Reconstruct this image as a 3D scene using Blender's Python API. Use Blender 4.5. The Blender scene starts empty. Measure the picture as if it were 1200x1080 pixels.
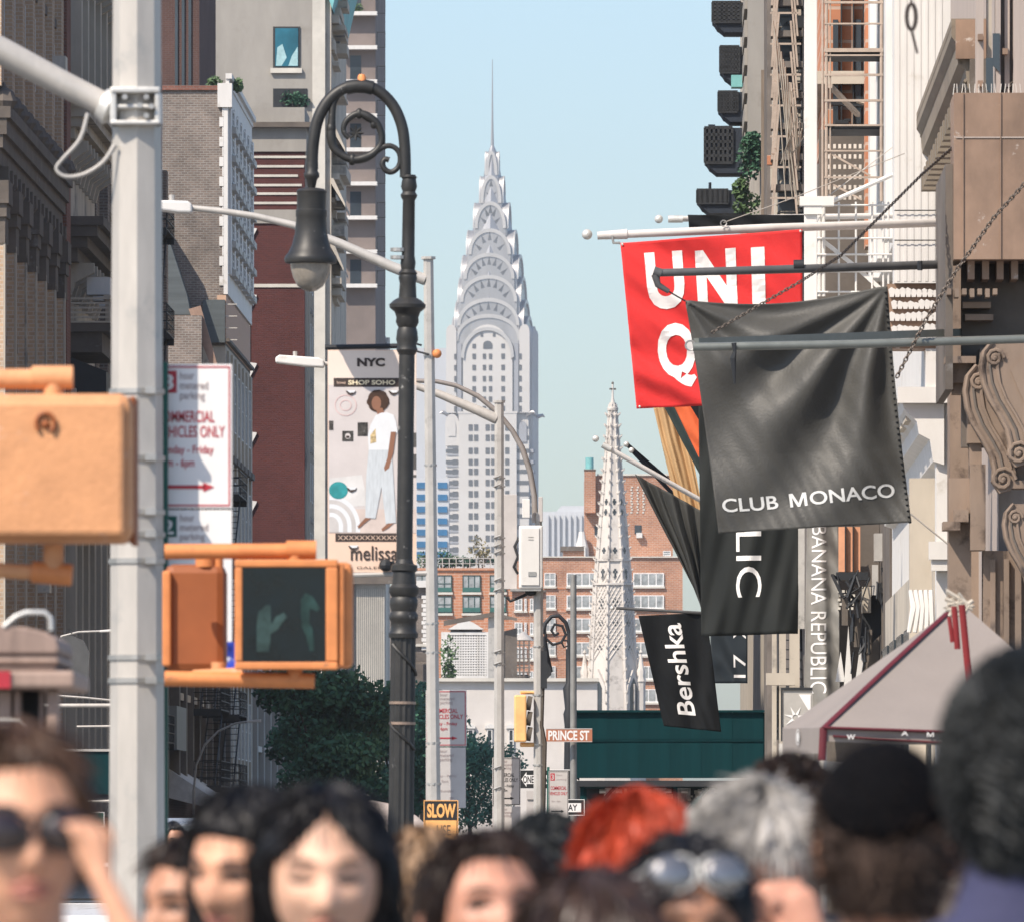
import bpy, bmesh, math, random
from mathutils import Vector, Matrix, noise
random.seed(7)
R = math.radians
PI = math.pi
SC = bpy.context.scene
COL = SC.collection

# ------------------------------------------------------------------ camera, sky, sun, exposure
F = 11000.0          # focal length in photo pixels (photo 1200 wide)
HZ = 985.0           # photo row of the horizon
CX = 600.0
EYE = 1.6
cam_d = bpy.data.cameras.new('camera'); cam = bpy.data.objects.new('camera', cam_d); COL.objects.link(cam)
cam.location = (0, 0, EYE); cam.rotation_euler = (R(90), 0, 0)
cam_d.sensor_fit = 'HORIZONTAL'; cam_d.sensor_width = 36; cam_d.lens = 36*F/1200
cam_d.shift_y = (HZ-540)/1200
cam_d.clip_start = 0.5; cam_d.clip_end = 20000
cam_d.dof.use_dof = True; cam_d.dof.focus_distance = 190; cam_d.dof.aperture_fstop = 15.5
SC.camera = cam

SUN_AZ, SUN_EL = 42, 47      # degrees to the left of straight behind the camera, height
w = bpy.data.worlds.new('World'); SC.world = w; w.use_nodes = True
nt = w.node_tree; nt.nodes.clear()
sky = nt.nodes.new('ShaderNodeTexSky'); sky.sky_type = 'NISHITA'; sky.sun_disc = False
sky.sun_elevation = R(SUN_EL); sky.sun_rotation = R(180+SUN_AZ)
sky.air_density = 1.0; sky.dust_density = 1.2; sky.ozone_density = 3.5; sky.altitude = 0
bg = nt.nodes.new('ShaderNodeBackground'); bg.inputs[1].default_value = 0.118
out = nt.nodes.new('ShaderNodeOutputWorld')
nt.links.new(sky.outputs[0], bg.inputs[0]); nt.links.new(bg.outputs[0], out.inputs[0])

sd = bpy.data.lights.new('sun', 'SUN'); sd.energy = 3.9; sd.angle = R(0.5); sd.color = (1, 0.89, 0.76)
sun = bpy.data.objects.new('sun', sd); COL.objects.link(sun)
sun.rotation_euler = Vector((math.sin(R(SUN_AZ))*math.cos(R(SUN_EL)), math.cos(R(SUN_AZ))*math.cos(R(SUN_EL)), -math.sin(R(SUN_EL)))).to_track_quat('-Z', 'Y').to_euler()
sun.location = (-40, -40, 60)
SC.view_settings.view_transform = 'Standard'; SC.view_settings.look = 'None'
SC.view_settings.exposure = 0.7; SC.view_settings.gamma = 1
SC.view_settings.use_curve_mapping = False

# ------------------------------------------------------------------ helpers: places
VX = 760.0                       # photo column where the lines of the street meet
K = (VX-CX)/F
STREET = -math.atan(K)           # the street's turn about z
def at(px, py, Y):               # photo pixel at a distance -> place
    return Vector(((px-CX)/F*Y, Y, EYE+(HZ-py)/F*Y))
def zz(py, Y): return EYE+(HZ-py)/F*Y
def xx(px, Y): return (px-CX)/F*Y
def m_(p, Y): return p*Y/F       # pixels -> metres
def ST(s, t, z=0): return Vector((s+K*t, t-K*s*0, z))
def sx(px, t): return (px-VX)/F*t    # street offset seen at a column
def ts(px, s): return s*F/(px-VX)    # distance along the street

# ------------------------------------------------------------------ helpers: materials
MATS = {}
def mat(name, col, rough=0.75, metal=0.0, var=0.18, scale=3.0, bump=0.0, bscale=None, spec=0.4, dirt=None, stretch=None, sheen=0, coat=0):
    if name in MATS: return MATS[name]
    m = bpy.data.materials.new(name); m.use_nodes = True; MATS[name] = m
    n = m.node_tree.nodes; l = m.node_tree.links; p = n['Principled BSDF']
    p.inputs['Roughness'].default_value = rough; p.inputs['Metallic'].default_value = metal
    p.inputs['Specular IOR Level'].default_value = spec
    if sheen: p.inputs['Sheen Weight'].default_value = sheen
    if coat: p.inputs['Coat Weight'].default_value = coat
    tc = n.new('ShaderNodeTexCoord'); vec = tc.outputs['Object']
    if stretch:
        mp = n.new('ShaderNodeMapping'); mp.inputs['Scale'].default_value = stretch; l.new(vec, mp.inputs[0]); vec = mp.outputs[0]
    nz = n.new('ShaderNodeTexNoise'); nz.inputs['Scale'].default_value = scale; nz.inputs['Detail'].default_value = 6; nz.inputs['Roughness'].default_value = 0.65
    l.new(vec, nz.inputs[0])
    mr = n.new('ShaderNodeMapRange'); mr.inputs['From Min'].default_value = 0.3; mr.inputs['From Max'].default_value = 0.7
    mr.inputs['To Min'].default_value = 1-var; mr.inputs['To Max'].default_value = 1+var*0.8
    l.new(nz.outputs['Fac'], mr.inputs[0])
    mx = n.new('ShaderNodeVectorMath'); mx.operation = 'SCALE'; mx.inputs[0].default_value = col[:3]
    l.new(mr.outputs[0], mx.inputs['Scale'])
    colout = mx.outputs[0]
    if dirt:      # worn patches of another colour: (colour, amount 0..1, scale)
        n2 = n.new('ShaderNodeTexNoise'); n2.inputs['Scale'].default_value = dirt[2]; n2.inputs['Detail'].default_value = 8; n2.inputs['Roughness'].default_value = 0.7
        l.new(tc.outputs['Object'], n2.inputs[0])
        r2 = n.new('ShaderNodeMapRange'); r2.inputs['From Min'].default_value = 0.66-dirt[1]*0.3; r2.inputs['From Max'].default_value = 0.74-dirt[1]*0.2
        l.new(n2.outputs['Fac'], r2.inputs[0])
        mm = n.new('ShaderNodeMix'); mm.data_type = 'RGBA'; l.new(r2.outputs[0], mm.inputs[0]); l.new(colout, mm.inputs[6]); mm.inputs[7].default_value = (*dirt[0], 1)
        colout = mm.outputs[2]
    l.new(colout, p.inputs['Base Color'])
    rr = n.new('ShaderNodeMapRange'); rr.inputs['To Min'].default_value = max(0.03, rough-0.12); rr.inputs['To Max'].default_value = min(1, rough+0.12)
    l.new(nz.outputs['Fac'], rr.inputs[0]); l.new(rr.outputs[0], p.inputs['Roughness'])
    if bump:
        b = n.new('ShaderNodeBump'); b.inputs['Strength'].default_value = bump; b.inputs['Distance'].default_value = 0.02
        nb = n.new('ShaderNodeTexNoise'); nb.inputs['Scale'].default_value = bscale or scale*6; nb.inputs['Detail'].default_value = 4
        l.new(vec, nb.inputs[0]); l.new(nb.outputs['Fac'], b.inputs['Height']); l.new(b.outputs[0], p.inputs['Normal'])
    return m
def brick(name, c1, c2, mortar, bw=0.23, bh=0.075, ms=0.012, var=0.25, scale=0.25, dirt=0.0, dcol=(0.3, 0.28, 0.26)):
    if name in MATS: return MATS[name]
    m = bpy.data.materials.new(name); m.use_nodes = True; MATS[name] = m
    n = m.node_tree.nodes; l = m.node_tree.links; p = n['Principled BSDF']; p.inputs['Roughness'].default_value = 0.9; p.inputs['Specular IOR Level'].default_value = 0.2
    tc = n.new('ShaderNodeTexCoord'); sp = n.new('ShaderNodeSeparateXYZ'); l.new(tc.outputs['Object'], sp.inputs[0])
    ad = n.new('ShaderNodeMath'); l.new(sp.outputs[0], ad.inputs[0]); l.new(sp.outputs[1], ad.inputs[1])
    cb = n.new('ShaderNodeCombineXYZ'); l.new(ad.outputs[0], cb.inputs[0]); l.new(sp.outputs[2], cb.inputs[1])
    bt = n.new('ShaderNodeTexBrick'); l.new(cb.outputs[0], bt.inputs[0])
    bt.inputs['Scale'].default_value = 1; bt.inputs['Brick Width'].default_value = bw; bt.inputs['Row Height'].default_value = bh; bt.inputs['Mortar Size'].default_value = ms
    bt.inputs['Color1'].default_value = (*c1, 1); bt.inputs['Color2'].default_value = (*c2, 1); bt.inputs['Mortar'].default_value = (*mortar, 1)
    nz = n.new('ShaderNodeTexNoise'); nz.inputs['Scale'].default_value = scale; nz.inputs['Detail'].default_value = 9; nz.inputs['Roughness'].default_value = 0.7; l.new(tc.outputs['Object'], nz.inputs[0])
    mr = n.new('ShaderNodeMapRange'); mr.inputs['From Min'].default_value = 0.3; mr.inputs['From Max'].default_value = 0.7; mr.inputs['To Min'].default_value = 1-var; mr.inputs['To Max'].default_value = 1+var
    l.new(nz.outputs['Fac'], mr.inputs[0])
    mx = n.new('ShaderNodeVectorMath'); mx.operation = 'SCALE'; l.new(bt.outputs['Color'], mx.inputs[0]); l.new(mr.outputs[0], mx.inputs['Scale'])
    co = mx.outputs[0]
    if dirt:
        n2 = n.new('ShaderNodeTexNoise'); n2.inputs['Scale'].default_value = 0.35; n2.inputs['Detail'].default_value = 9; n2.inputs['Roughness'].default_value = 0.75
        mp = n.new('ShaderNodeMapping'); mp.inputs['Scale'].default_value = (1, 1, 0.35); l.new(tc.outputs['Object'], mp.inputs[0]); l.new(mp.outputs[0], n2.inputs[0])
        r2 = n.new('ShaderNodeMapRange'); r2.inputs['From Min'].default_value = 0.62-dirt*0.3; r2.inputs['From Max'].default_value = 0.75-dirt*0.2; r2.inputs['To Max'].default_value = 0.7
        l.new(n2.outputs['Fac'], r2.inputs[0])
        mm = n.new('ShaderNodeMix'); mm.data_type = 'RGBA'; l.new(r2.outputs[0], mm.inputs[0]); l.new(co, mm.inputs[6]); mm.inputs[7].default_value = (*dcol, 1); co = mm.outputs[2]
    l.new(co, p.inputs['Base Color'])
    bp = n.new('ShaderNodeBump'); bp.inputs['Strength'].default_value = 0.6; bp.inputs['Distance'].default_value = 0.01; l.new(bt.outputs['Fac'], bp.inputs['Height']); bp.invert = True
    l.new(bp.outputs[0], p.inputs['Normal'])
    return m

# ------------------------------------------------------------------ helpers: meshes
class MB:
    def __init__(s): s.v = []; s.f = []
    def add(s, vs, fs):
        o = len(s.v); s.v += [tuple(v) for v in vs]; s.f += [tuple(i+o for i in f) for f in fs]; return s
    def box(s, x0, x1, y0, y1, z0, z1):
        return s.add([(x0,y0,z0),(x1,y0,z0),(x1,y1,z0),(x0,y1,z0),(x0,y0,z1),(x1,y0,z1),(x1,y1,z1),(x0,y1,z1)],
                     [(0,3,2,1),(4,5,6,7),(0,1,5,4),(1,2,6,5),(2,3,7,6),(3,0,4,7)])
    def bar(s, a, b, wd, ht=None):            # square bar between two points
        return s.tube([a, b], wd*0.7071 if ht is None else wd*0.7071, 4, rot=PI/4)
    def prism(s, poly, y0, y1, ax='xz'):      # polygon extruded
        n = len(poly)
        if ax == 'xz': P = [(a, y0, b) for a, b in poly]+[(a, y1, b) for a, b in poly]
        elif ax == 'yz': P = [(y0, a, b) for a, b in poly]+[(y1, a, b) for a, b in poly]
        else: P = [(a, b, y0) for a, b in poly]+[(a, b, y1) for a, b in poly]
        fs = [tuple(range(n)), tuple(range(2*n-1, n-1, -1))]+[(i+n, (i+1)%n+n, (i+1)%n, i) for i in range(n)]
        return s.add(P, fs)
    def tube(s, pts, r, n=8, cap=True, rot=0.0, closed=False, flat=1.0):
        pts = [Vector(p) for p in pts]; k = len(pts)
        rs = r if isinstance(r, (list, tuple)) else [r]*k
        up = None; rings = []
        for i, p in enumerate(pts):
            if closed: d = pts[(i+1) % k]-pts[i-1]
            else: d = pts[min(i+1, k-1)]-pts[max(i-1, 0)]
            if d.length < 1e-9: d = Vector((0, 0, 1))
            d.normalize()
            if up is None:
                up = Vector((0, 0, 1)) if abs(d.z) < 0.9 else Vector((0, 1, 0))
            up = (up-d*up.dot(d))
            if up.length < 1e-6: up = d.orthogonal()
            up.normalize()
            e = d.cross(up)
            rr = rs[i]; ra, rb = rr if isinstance(rr, tuple) else (rr, rr*flat)
            rings.append([p+e*ra*math.cos(rot+2*PI*j/n)+up*rb*math.sin(rot+2*PI*j/n) for j in range(n)])
        o = len(s.v); vs = [v for g in rings for v in g]; fs = []
        for i in range(k if closed else k-1):
            i2 = (i+1) % k
            for j in range(n): fs.append((i*n+j, i*n+(j+1) % n, i2*n+(j+1) % n, i2*n+j))
        if cap and not closed:
            fs.append(tuple(range(n-1, -1, -1))); fs.append(tuple((k-1)*n+j for j in range(n)))
        return s.add(vs, fs)
    def lathe(s, prof, cx=0, cy=0, n=20, flutes=0):      # profile (r, z) bottom to top
        vs = []; fs = []; k = len(prof)
        for r, z in prof:
            for j in range(n):
                rr = r*(1-0.09*(j % 2)) if flutes and r > 0.01 else r
                vs.append((cx+rr*math.cos(2*PI*j/n), cy+rr*math.sin(2*PI*j/n), z))
        for i in range(k-1):
            for j in range(n): fs.append((i*n+j, i*n+(j+1) % n, (i+1)*n+(j+1) % n, (i+1)*n+j))
        fs.append(tuple(range(n-1, -1, -1))); fs.append(tuple((k-1)*n+j for j in range(n)))
        return s.add(vs, fs)
    def ball(s, c, r, nu=12, nv=8):
        rx, ry, rz = r if isinstance(r, tuple) else (r, r, r)
        vs = [(c[0], c[1], c[2]-rz)]; fs = []
        for i in range(1, nv):
            t = -PI/2+PI*i/nv
            for j in range(nu): vs.append((c[0]+rx*math.cos(t)*math.cos(2*PI*j/nu), c[1]+ry*math.cos(t)*math.sin(2*PI*j/nu), c[2]+rz*math.sin(t)))
        vs.append((c[0], c[1], c[2]+rz)); N = len(vs)-1
        for j in range(nu):
            fs.append((0, 1+(j+1) % nu, 1+j)); fs.append((N, N-nu+j, N-nu+(j+1) % nu))
        for i in range(nv-2):
            for j in range(nu): fs.append((1+i*nu+j, 1+i*nu+(j+1) % nu, 1+(i+1)*nu+(j+1) % nu, 1+(i+1)*nu+j))
        return s.add(vs, fs)
    def mesh(s, name, m=None, smooth=None):
        me = bpy.data.meshes.new(name); me.from_pydata(s.v, [], s.f); me.update()
        if m: me.materials.append(m)
        if smooth is not None:
            me.polygons.foreach_set('use_smooth', [True]*len(me.polygons)); me.set_sharp_from_angle(angle=R(smooth))
        return me
    def xf(s, M): s.v = [tuple(M @ Vector(v)) for v in s.v]; return s
def obj(name, me, parent=None, loc=None, rot=None):
    o = bpy.data.objects.new(name, me); COL.objects.link(o)
    if parent: o.parent = parent
    if loc is not None: o.location = loc
    if rot is not None: o.rotation_euler = rot
    return o
def part(name, mb, m, parent, loc=None, rot=None, smooth=None, bevel=0, kind=None, label=None):
    o = obj(name, mb.mesh(name, m, smooth), parent, loc, rot)
    if bevel:
        b = o.modifiers.new('bevel', 'BEVEL'); b.width = bevel; b.segments = 2; b.limit_method = 'ANGLE'; b.angle_limit = R(40)
    if kind: o['kind'] = kind
    if label: o['label'] = label
    return o
def tag(o, label, cat, group=None, kind=None):
    o['label'] = label; o['category'] = cat
    if group: o['group'] = group
    if kind: o['kind'] = kind
    return o
def thing(name, label, cat, loc=(0, 0, 0), rz=0.0, group=None, rot=None):
    o = bpy.data.objects.new(name, None); COL.objects.link(o); o.empty_display_size = 0.3
    o.location = loc; o.rotation_euler = rot or (0, 0, rz)
    return tag(o, label, cat, group)
def kids(o): return [c for c in bpy.data.objects if c.parent == o]
def copy_tree(o, parent=None):
    c = o.copy(); COL.objects.link(c); c.parent = parent
    for ch in o.children: copy_tree(ch, c)
    return c

def smooth_path(P, rs, n=4):
    P = [Vector(p) for p in P]; o = []; r = []; k = len(P)
    if not isinstance(rs, (list, tuple)): rs = [rs]*k
    for i in range(k-1):
        a, b_, c, d = P[max(i-1, 0)], P[i], P[i+1], P[min(i+2, k-1)]
        for j in range(n):
            t = j/n
            o.append(.5*((2*b_)+(c-a)*t+(2*a-5*b_+4*c-d)*t*t+(3*b_-a-3*c+d)*t**3)); r.append(rs[i]*(1-t)+rs[i+1]*t)
    return o+[P[-1]], r+[rs[-1]]
# ------------------------------------------------------------------ helpers: lettering
_T = {}
def text2d(s, bold=0.0, shear=0.0):
    key = (s, bold, shear)
    if key in _T: return _T[key]
    if s == 'M':
        _T[key] = ([(0, 0), (.17, 0), (.17, .68), (.43, 0), (.57, 0), (.83, .68), (.83, 0), (1, 0), (1, 1), (.78, 1), (.5, .27), (.22, 1), (0, 1)], [(0, 1, 2, 11, 12), (2, 3, 10, 11), (3, 4, 10), (4, 5, 9, 10), (5, 6, 7, 8, 9)])
        return _T[key]
    cu = bpy.data.curves.new('lettering', 'FONT'); cu.body = s; cu.size = 1; cu.offset = bold; cu.resolution_u = 4; cu.shear = shear
    o = bpy.data.objects.new('lettering', cu); COL.objects.link(o)
    dg = bpy.context.evaluated_depsgraph_get(); me = bpy.data.meshes.new_from_object(o.evaluated_get(dg))
    vs = [(v.co.x, v.co.y) for v in me.vertices]; fs = [tuple(p.vertices) for p in me.polygons]
    bpy.data.objects.remove(o); bpy.data.curves.remove(cu); bpy.data.meshes.remove(me)
    x0 = min(v[0] for v in vs); x1 = max(v[0] for v in vs); y0 = min(v[1] for v in vs); y1 = max(v[1] for v in vs)
    vs = [((a-x0)/(x1-x0), (b-y0)/(y1-y0)) for a, b in vs]
    _T[key] = (vs, fs); return _T[key]
def letter(s, P, U, V, m, parent, bold=0.0, name='lettering', thick=0.0):
    vs, fs = text2d(s, bold); P = Vector(P); U = Vector(U); V = Vector(V)
    mb = MB(); mb.add([P+U*a+V*b for a, b in vs], fs)
    return part(name, mb, m, parent)
def letter_on(s, fn, m, parent, u0, v0, u1, v1, bold=0.0, rot=0, cuts=10, name='lettering'):
    """lettering laid over a surface fn(u, v); rot: 0 upright, 1 reading down, -1 reading up"""
    vs, fs = text2d(s, bold)
    me = bpy.data.meshes.new('lettering'); me.from_pydata([(a, b, 0) for a, b in vs], [], fs)
    bm = bmesh.new(); bm.from_mesh(me)
    n = cuts
    for i in range(1, n*2):
        bmesh.ops.bisect_plane(bm, geom=bm.verts[:]+bm.edges[:]+bm.faces[:], plane_co=(i/(n*2), 0, 0), plane_no=(1, 0, 0))
    for i in range(1, n):
        bmesh.ops.bisect_plane(bm, geom=bm.verts[:]+bm.edges[:]+bm.faces[:], plane_co=(0, i/n, 0), plane_no=(0, 1, 0))
    for v in bm.verts:
        a, b = v.co.x, v.co.y
        if rot == 1: a, b = b, 1-a
        elif rot == -1: a, b = 1-b, a
        v.co = fn(u0+(u1-u0)*a, v0+(v1-v0)*b)+Vector((0, -0.012, 0))
    bm.to_mesh(me); bm.free(); me.materials.append(m)
    return obj(name, me, parent)
# ------------------------------------------------------------------ materials of the place
M_white_paint = mat('white_paint', (0.64, 0.62, 0.59), 0.6, var=0.10, scale=1.5, dirt=((0.5, 0.47, 0.42), 0.25, 1.3), stretch=(1, 1, 0.3))
M_galv = mat('galvanised_steel', (0.47, 0.44, 0.40), 0.5, 0.2, var=0.14, scale=6, dirt=((0.36, 0.35, 0.33), 0.3, 3), stretch=(1, 1, 0.25))
M_galv2 = mat('grey_painted_steel', (0.42, 0.40, 0.37), 0.55, 0.15, var=0.16, scale=3, dirt=((0.26, 0.25, 0.23), 0.3, 2.2))
M_iron = mat('black_iron', (0.022, 0.024, 0.027), 0.6, 0.1, var=0.3, scale=2)
M_glass = mat('dark_glass', (0.035, 0.045, 0.055), 0.12, 0, var=0.4, scale=0.35, spec=0.6)
M_glass2 = mat('pale_glass', (0.16, 0.19, 0.21), 0.15, 0, var=0.6, scale=0.3, spec=0.6)
M_frame = mat('window_frame', (0.62, 0.62, 0.6), 0.6)
M_asphalt = mat('asphalt', (0.05, 0.05, 0.052), 0.9, var=0.25, scale=0.6, bump=0.4, bscale=30)
M_pave = mat('pavement', (0.3, 0.29, 0.27), 0.85, var=0.2, scale=0.8)
M_line = mat('road_paint', (0.7, 0.7, 0.66), 0.7, var=0.2, scale=2)
M_tanbrick = brick('tan_brick', (0.52, 0.37, 0.25), (0.42, 0.30, 0.205), (0.50, 0.42, 0.34), 0.3, 0.13, 0.018, 0.3)
M_greybrick = brick('weathered_brick', (0.21, 0.165, 0.135), (0.14, 0.112, 0.095), (0.25, 0.23, 0.21), 0.3, 0.11, 0.02, 0.35, 0.4, 0.35, (0.11, 0.10, 0.095))
M_redbrick = brick('red_brick', (0.24, 0.10, 0.07), (0.19, 0.08, 0.058), (0.22, 0.15, 0.13), 0.3, 0.11, 0.015)
M_maroon = brick('maroon_brick', (0.096, 0.029, 0.024), (0.074, 0.024, 0.021), (0.09, 0.042, 0.04), 0.3, 0.11, 0.015, 0.22, 0.15, 0.2, (0.05, 0.025, 0.025))
M_aptbrick = brick('apartment_brick', (0.43, 0.195, 0.11), (0.34, 0.15, 0.088), (0.44, 0.33, 0.26), 0.6, 0.22, 0.03, 0.28, 0.2, 0.2, (0.24, 0.13, 0.09))
M_orangebrick = brick('orange_brick', (0.50, 0.215, 0.12), (0.44, 0.19, 0.105), (0.5, 0.36, 0.28), 0.9, 0.3, 0.03, 0.15)
M_stone = mat('grey_stone', (0.45, 0.40, 0.33), 0.85, var=0.25, scale=0.5, bump=0.3, bscale=4, dirt=((0.15, 0.145, 0.14), 0.35, 0.35), stretch=(1, 1, 0.4))
M_darkstone = mat('dark_stone', (0.125, 0.105, 0.088), 0.85, var=0.35, scale=0.6, bump=0.5, bscale=5, dirt=((0.22, 0.21, 0.2), 0.2, 0.8))  # dark brown stone with paler patches
M_stucco = mat('grey_stucco', (0.31, 0.29, 0.26), 0.95, var=0.2, scale=0.35, bump=0.2, bscale=6, dirt=((0.26, 0.24, 0.21), 0.35, 0.3), stretch=(1, 1, 0.35))
M_cream = mat('cream_stone', (0.55, 0.52, 0.46), 0.8, var=0.15, scale=0.6)
M_copper = mat('verdigris_copper', (0.17, 0.42, 0.42), 0.7, var=0.25, scale=0.7, dirt=((0.4, 0.42, 0.4), 0.2, 1))
M_slate = mat('slate_roof', (0.085, 0.10, 0.105), 0.7, var=0.25, scale=1, stretch=(0.2, 0.2, 4))
M_pink = mat('pale_pink_stucco', (0.52, 0.43, 0.40), 0.9, var=0.1, scale=0.4)
M_shed = mat('green_shed_paint', (0.004, 0.030, 0.034), 0.9, spec=.08, var=0.25, scale=0.7, stretch=(4, 4, 0.3))
M_leaf = mat('leaf_green', (0.035, 0.10, 0.055), 0.7, var=0.5, scale=0.8)
M_leaf2 = mat('leaf_mid_green', (0.075, 0.13, 0.05), 0.7, var=0.5, scale=0.8)
M_leaf3 = mat('leaf_dry', (0.24, 0.20, 0.10), 0.8, var=0.4, scale=0.8)
M_bark = mat('bark', (0.09, 0.075, 0.06), 0.9, var=0.3, scale=3)

# ------------------------------------------------------------------ ground, road, pavements
def strip(name, s0, s1, t0, t1, z0, z1, m):
    mb = MB(); mb.box(s0, s1, t0, t1, z0, z1)
    o = part(name, mb, m, None, rot=(0, 0, STREET)); o['kind'] = 'structure'; return o
g = MB(); g.add([(-9000, -3000, -0.16), (9000, -3000, -0.16), (9000, 16000, -0.16), (-9000, 16000, -0.16)], [(0, 1, 2, 3)])
o = part('ground', g, mat('far_ground', (0.2, 0.19, 0.18), 0.9, scale=0.02), None); o['kind'] = 'structure'
g = MB(); g.add([(-13.8, -60, -0.13), (-2.3, -60, -0.13), (-2.3, 1500, -0.13), (-13.8, 1500, -0.13)], [(0, 1, 2, 3)])
o = part('road', g, M_asphalt, None, rot=(0, 0, STREET)); o['kind'] = 'structure'
g = MB()
for s in (-5.8, -10.2):
    for k in range(60): g.add([(s-.06, k*9-30, -.126), (s+.06, k*9-30, -.126), (s+.06, k*9-27, -.126), (s-.06, k*9-27, -.126)], [(0, 1, 2, 3)])
o = part('lane_marking', g, M_line, None, rot=(0, 0, STREET)); o['kind'] = 'structure'
strip('sidewalk', -2.12, 4.3, -60, 178, -0.15, 0, M_pave); strip('sidewalk', -2.12, 4.3, 192, 900, -0.15, 0, M_pave)
strip('sidewalk', -20.2, -13.98, -60, 178, -0.15, 0, M_pave); strip('sidewalk', -20.2, -13.98, 192, 900, -0.15, 0, M_pave)
for a, b in ((-2.3, -2.123), (-13.977, -13.8)):
    strip('kerb', a, b, -60, 178, -0.15, 0.003, M_stone); strip('kerb', a, b, 192, 900, -0.15, 0.003, M_stone)

# ------------------------------------------------------------------ buildings along the street
class Bld:
    """a building; boxes are given in street offsets s, distance t and height z"""
    def __init__(self, name, label, cat, s, t, group=None):
        self.s, self.t = s, t
        self.root = thing(name, label, cat, ST(s, t), STREET, group)
    def box(self, name, m, s0, s1, t0, t1, z0, z1, parent=None, **k):
        mb = MB(); mb.box(s0-self.s, s1-self.s, t0-self.t, t1-self.t, z0, z1)
        return part(name, mb, m, parent or self.root, **k)
    def mb(self, name, mb, m, parent=None, **k): return part(name, mb, m, parent or self.root, **k)
    def share(self, name, me, s, t, z, rz=0, parent=None):
        return obj(name, me, parent or self.root, (s-self.s, t-self.t, z), (0, 0, rz) if rz else None)
def win_meshes(w_, h_, key, fm=None, gm=None, two=1, rail=True, depth=0.12, fw=0.06):
    """window facing -y, base-centre at origin: frame and pane meshes"""
    f = MB(); y0, y1 = -depth, 0.02
    f.box(-w_/2, -w_/2+fw, y0, y1, 0, h_); f.box(w_/2-fw, w_/2, y0, y1, 0, h_)
    f.box(-w_/2+fw, w_/2-fw, y0, y1, h_-fw, h_); f.box(-w_/2+fw, w_/2-fw, y0, y1, 0, fw)
    for i in range(1, two): f.box(-w_/2+w_*i/two-fw/2, -w_/2+w_*i/two+fw/2, y0+.01, y1, fw, h_-fw)
    if rail: f.box(-w_/2+fw, w_/2-fw, y0+.02, y1-.01, h_*.5-fw/2, h_*.5+fw/2)
    p = MB(); p.box(-w_/2+fw*.5, w_/2-fw*.5, y0+.05, y1-.02, fw*.5, h_-fw*.5)
    return f.mesh('window', fm or M_frame), p.mesh('pane', gm or M_glass)
def put_window(b, meshes, s, t, z, rz=0, parent=None):
    o = b.share('window', meshes[0], s, t, z, rz, parent)
    if parent is None or parent == b.root:
        obj('pane', meshes[1], o)
    return o
def oblique(b, side, s, t0, t1, z0, z1, bays, floors, pier_m, depth=0.35, pw=0.9, ledge_m=None, ledge=0.25, wm=None, ledge_h=0.3):
    """pilasters, sill courses and windows of a facade on the street line. side=+1: faces +s"""
    L = t1-t0; H = z1-z0; bw = L/bays; fh = H/floors
    me = MB().box(0 if side > 0 else -depth, depth if side > 0 else 0, 0, pw, 0, H).mesh('pilaster', pier_m)
    for i in range(bays+1): b.share('pilaster', me, s, t0+(L-pw)*i/bays, z0)
    if ledge_m:
        lm = MB().box(0 if side > 0 else -ledge, ledge if side > 0 else 0, pw+.003, bw-.003-pw*(1/bays), 0, ledge_h).mesh('sill_course', ledge_m)
        for j in range(floors):
            for i in range(bays): b.share('sill_course', lm, s, t0+(L-pw)*i/bays, z0+fh*j)
    if wm is None: wm = win_meshes(min(1.5, (bw-pw)*0.62), fh*0.55, '')
    for j in range(floors):
        for i in range(bays):
            put_window(b, wm, s, t0+(L-pw)*i/bays+pw/2+bw/2, z0+fh*(j+0.3), PI/2 if side > 0 else -PI/2)
def cornice(b, name, m, side, s, t0, t1, z, steps, parent=None, brk=None, bm=None):
    """stepped cornice: steps = list of (projection, height) from the bottom up; brk=(n, w, h, d) brackets below"""
    mb = MB(); h = z
    for pr, dh in steps:
        a, c = (s-b.s, s+pr-b.s) if side > 0 else (s-pr-b.s, s-b.s)
        mb.box(a, c, t0-b.t-pr*0.5, t1-b.t+pr*0.3, h, h+dh); h += dh
    o = b.mb(name, mb, m)
    if brk:
        n, w_, hh, d = brk
        q = MB().prism([(0, 0), (d*side, 0), (d*side, -hh*.3), (d*.35*side, -hh*.6), (0.2*d*side, -hh), (0, -hh)], 0, w_).mesh('bracket', bm or m)
        for i in range(n): b.share('bracket', q, s, t0+(t1-t0-w_)*(i+0.5)/n, z)
    return o
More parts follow.
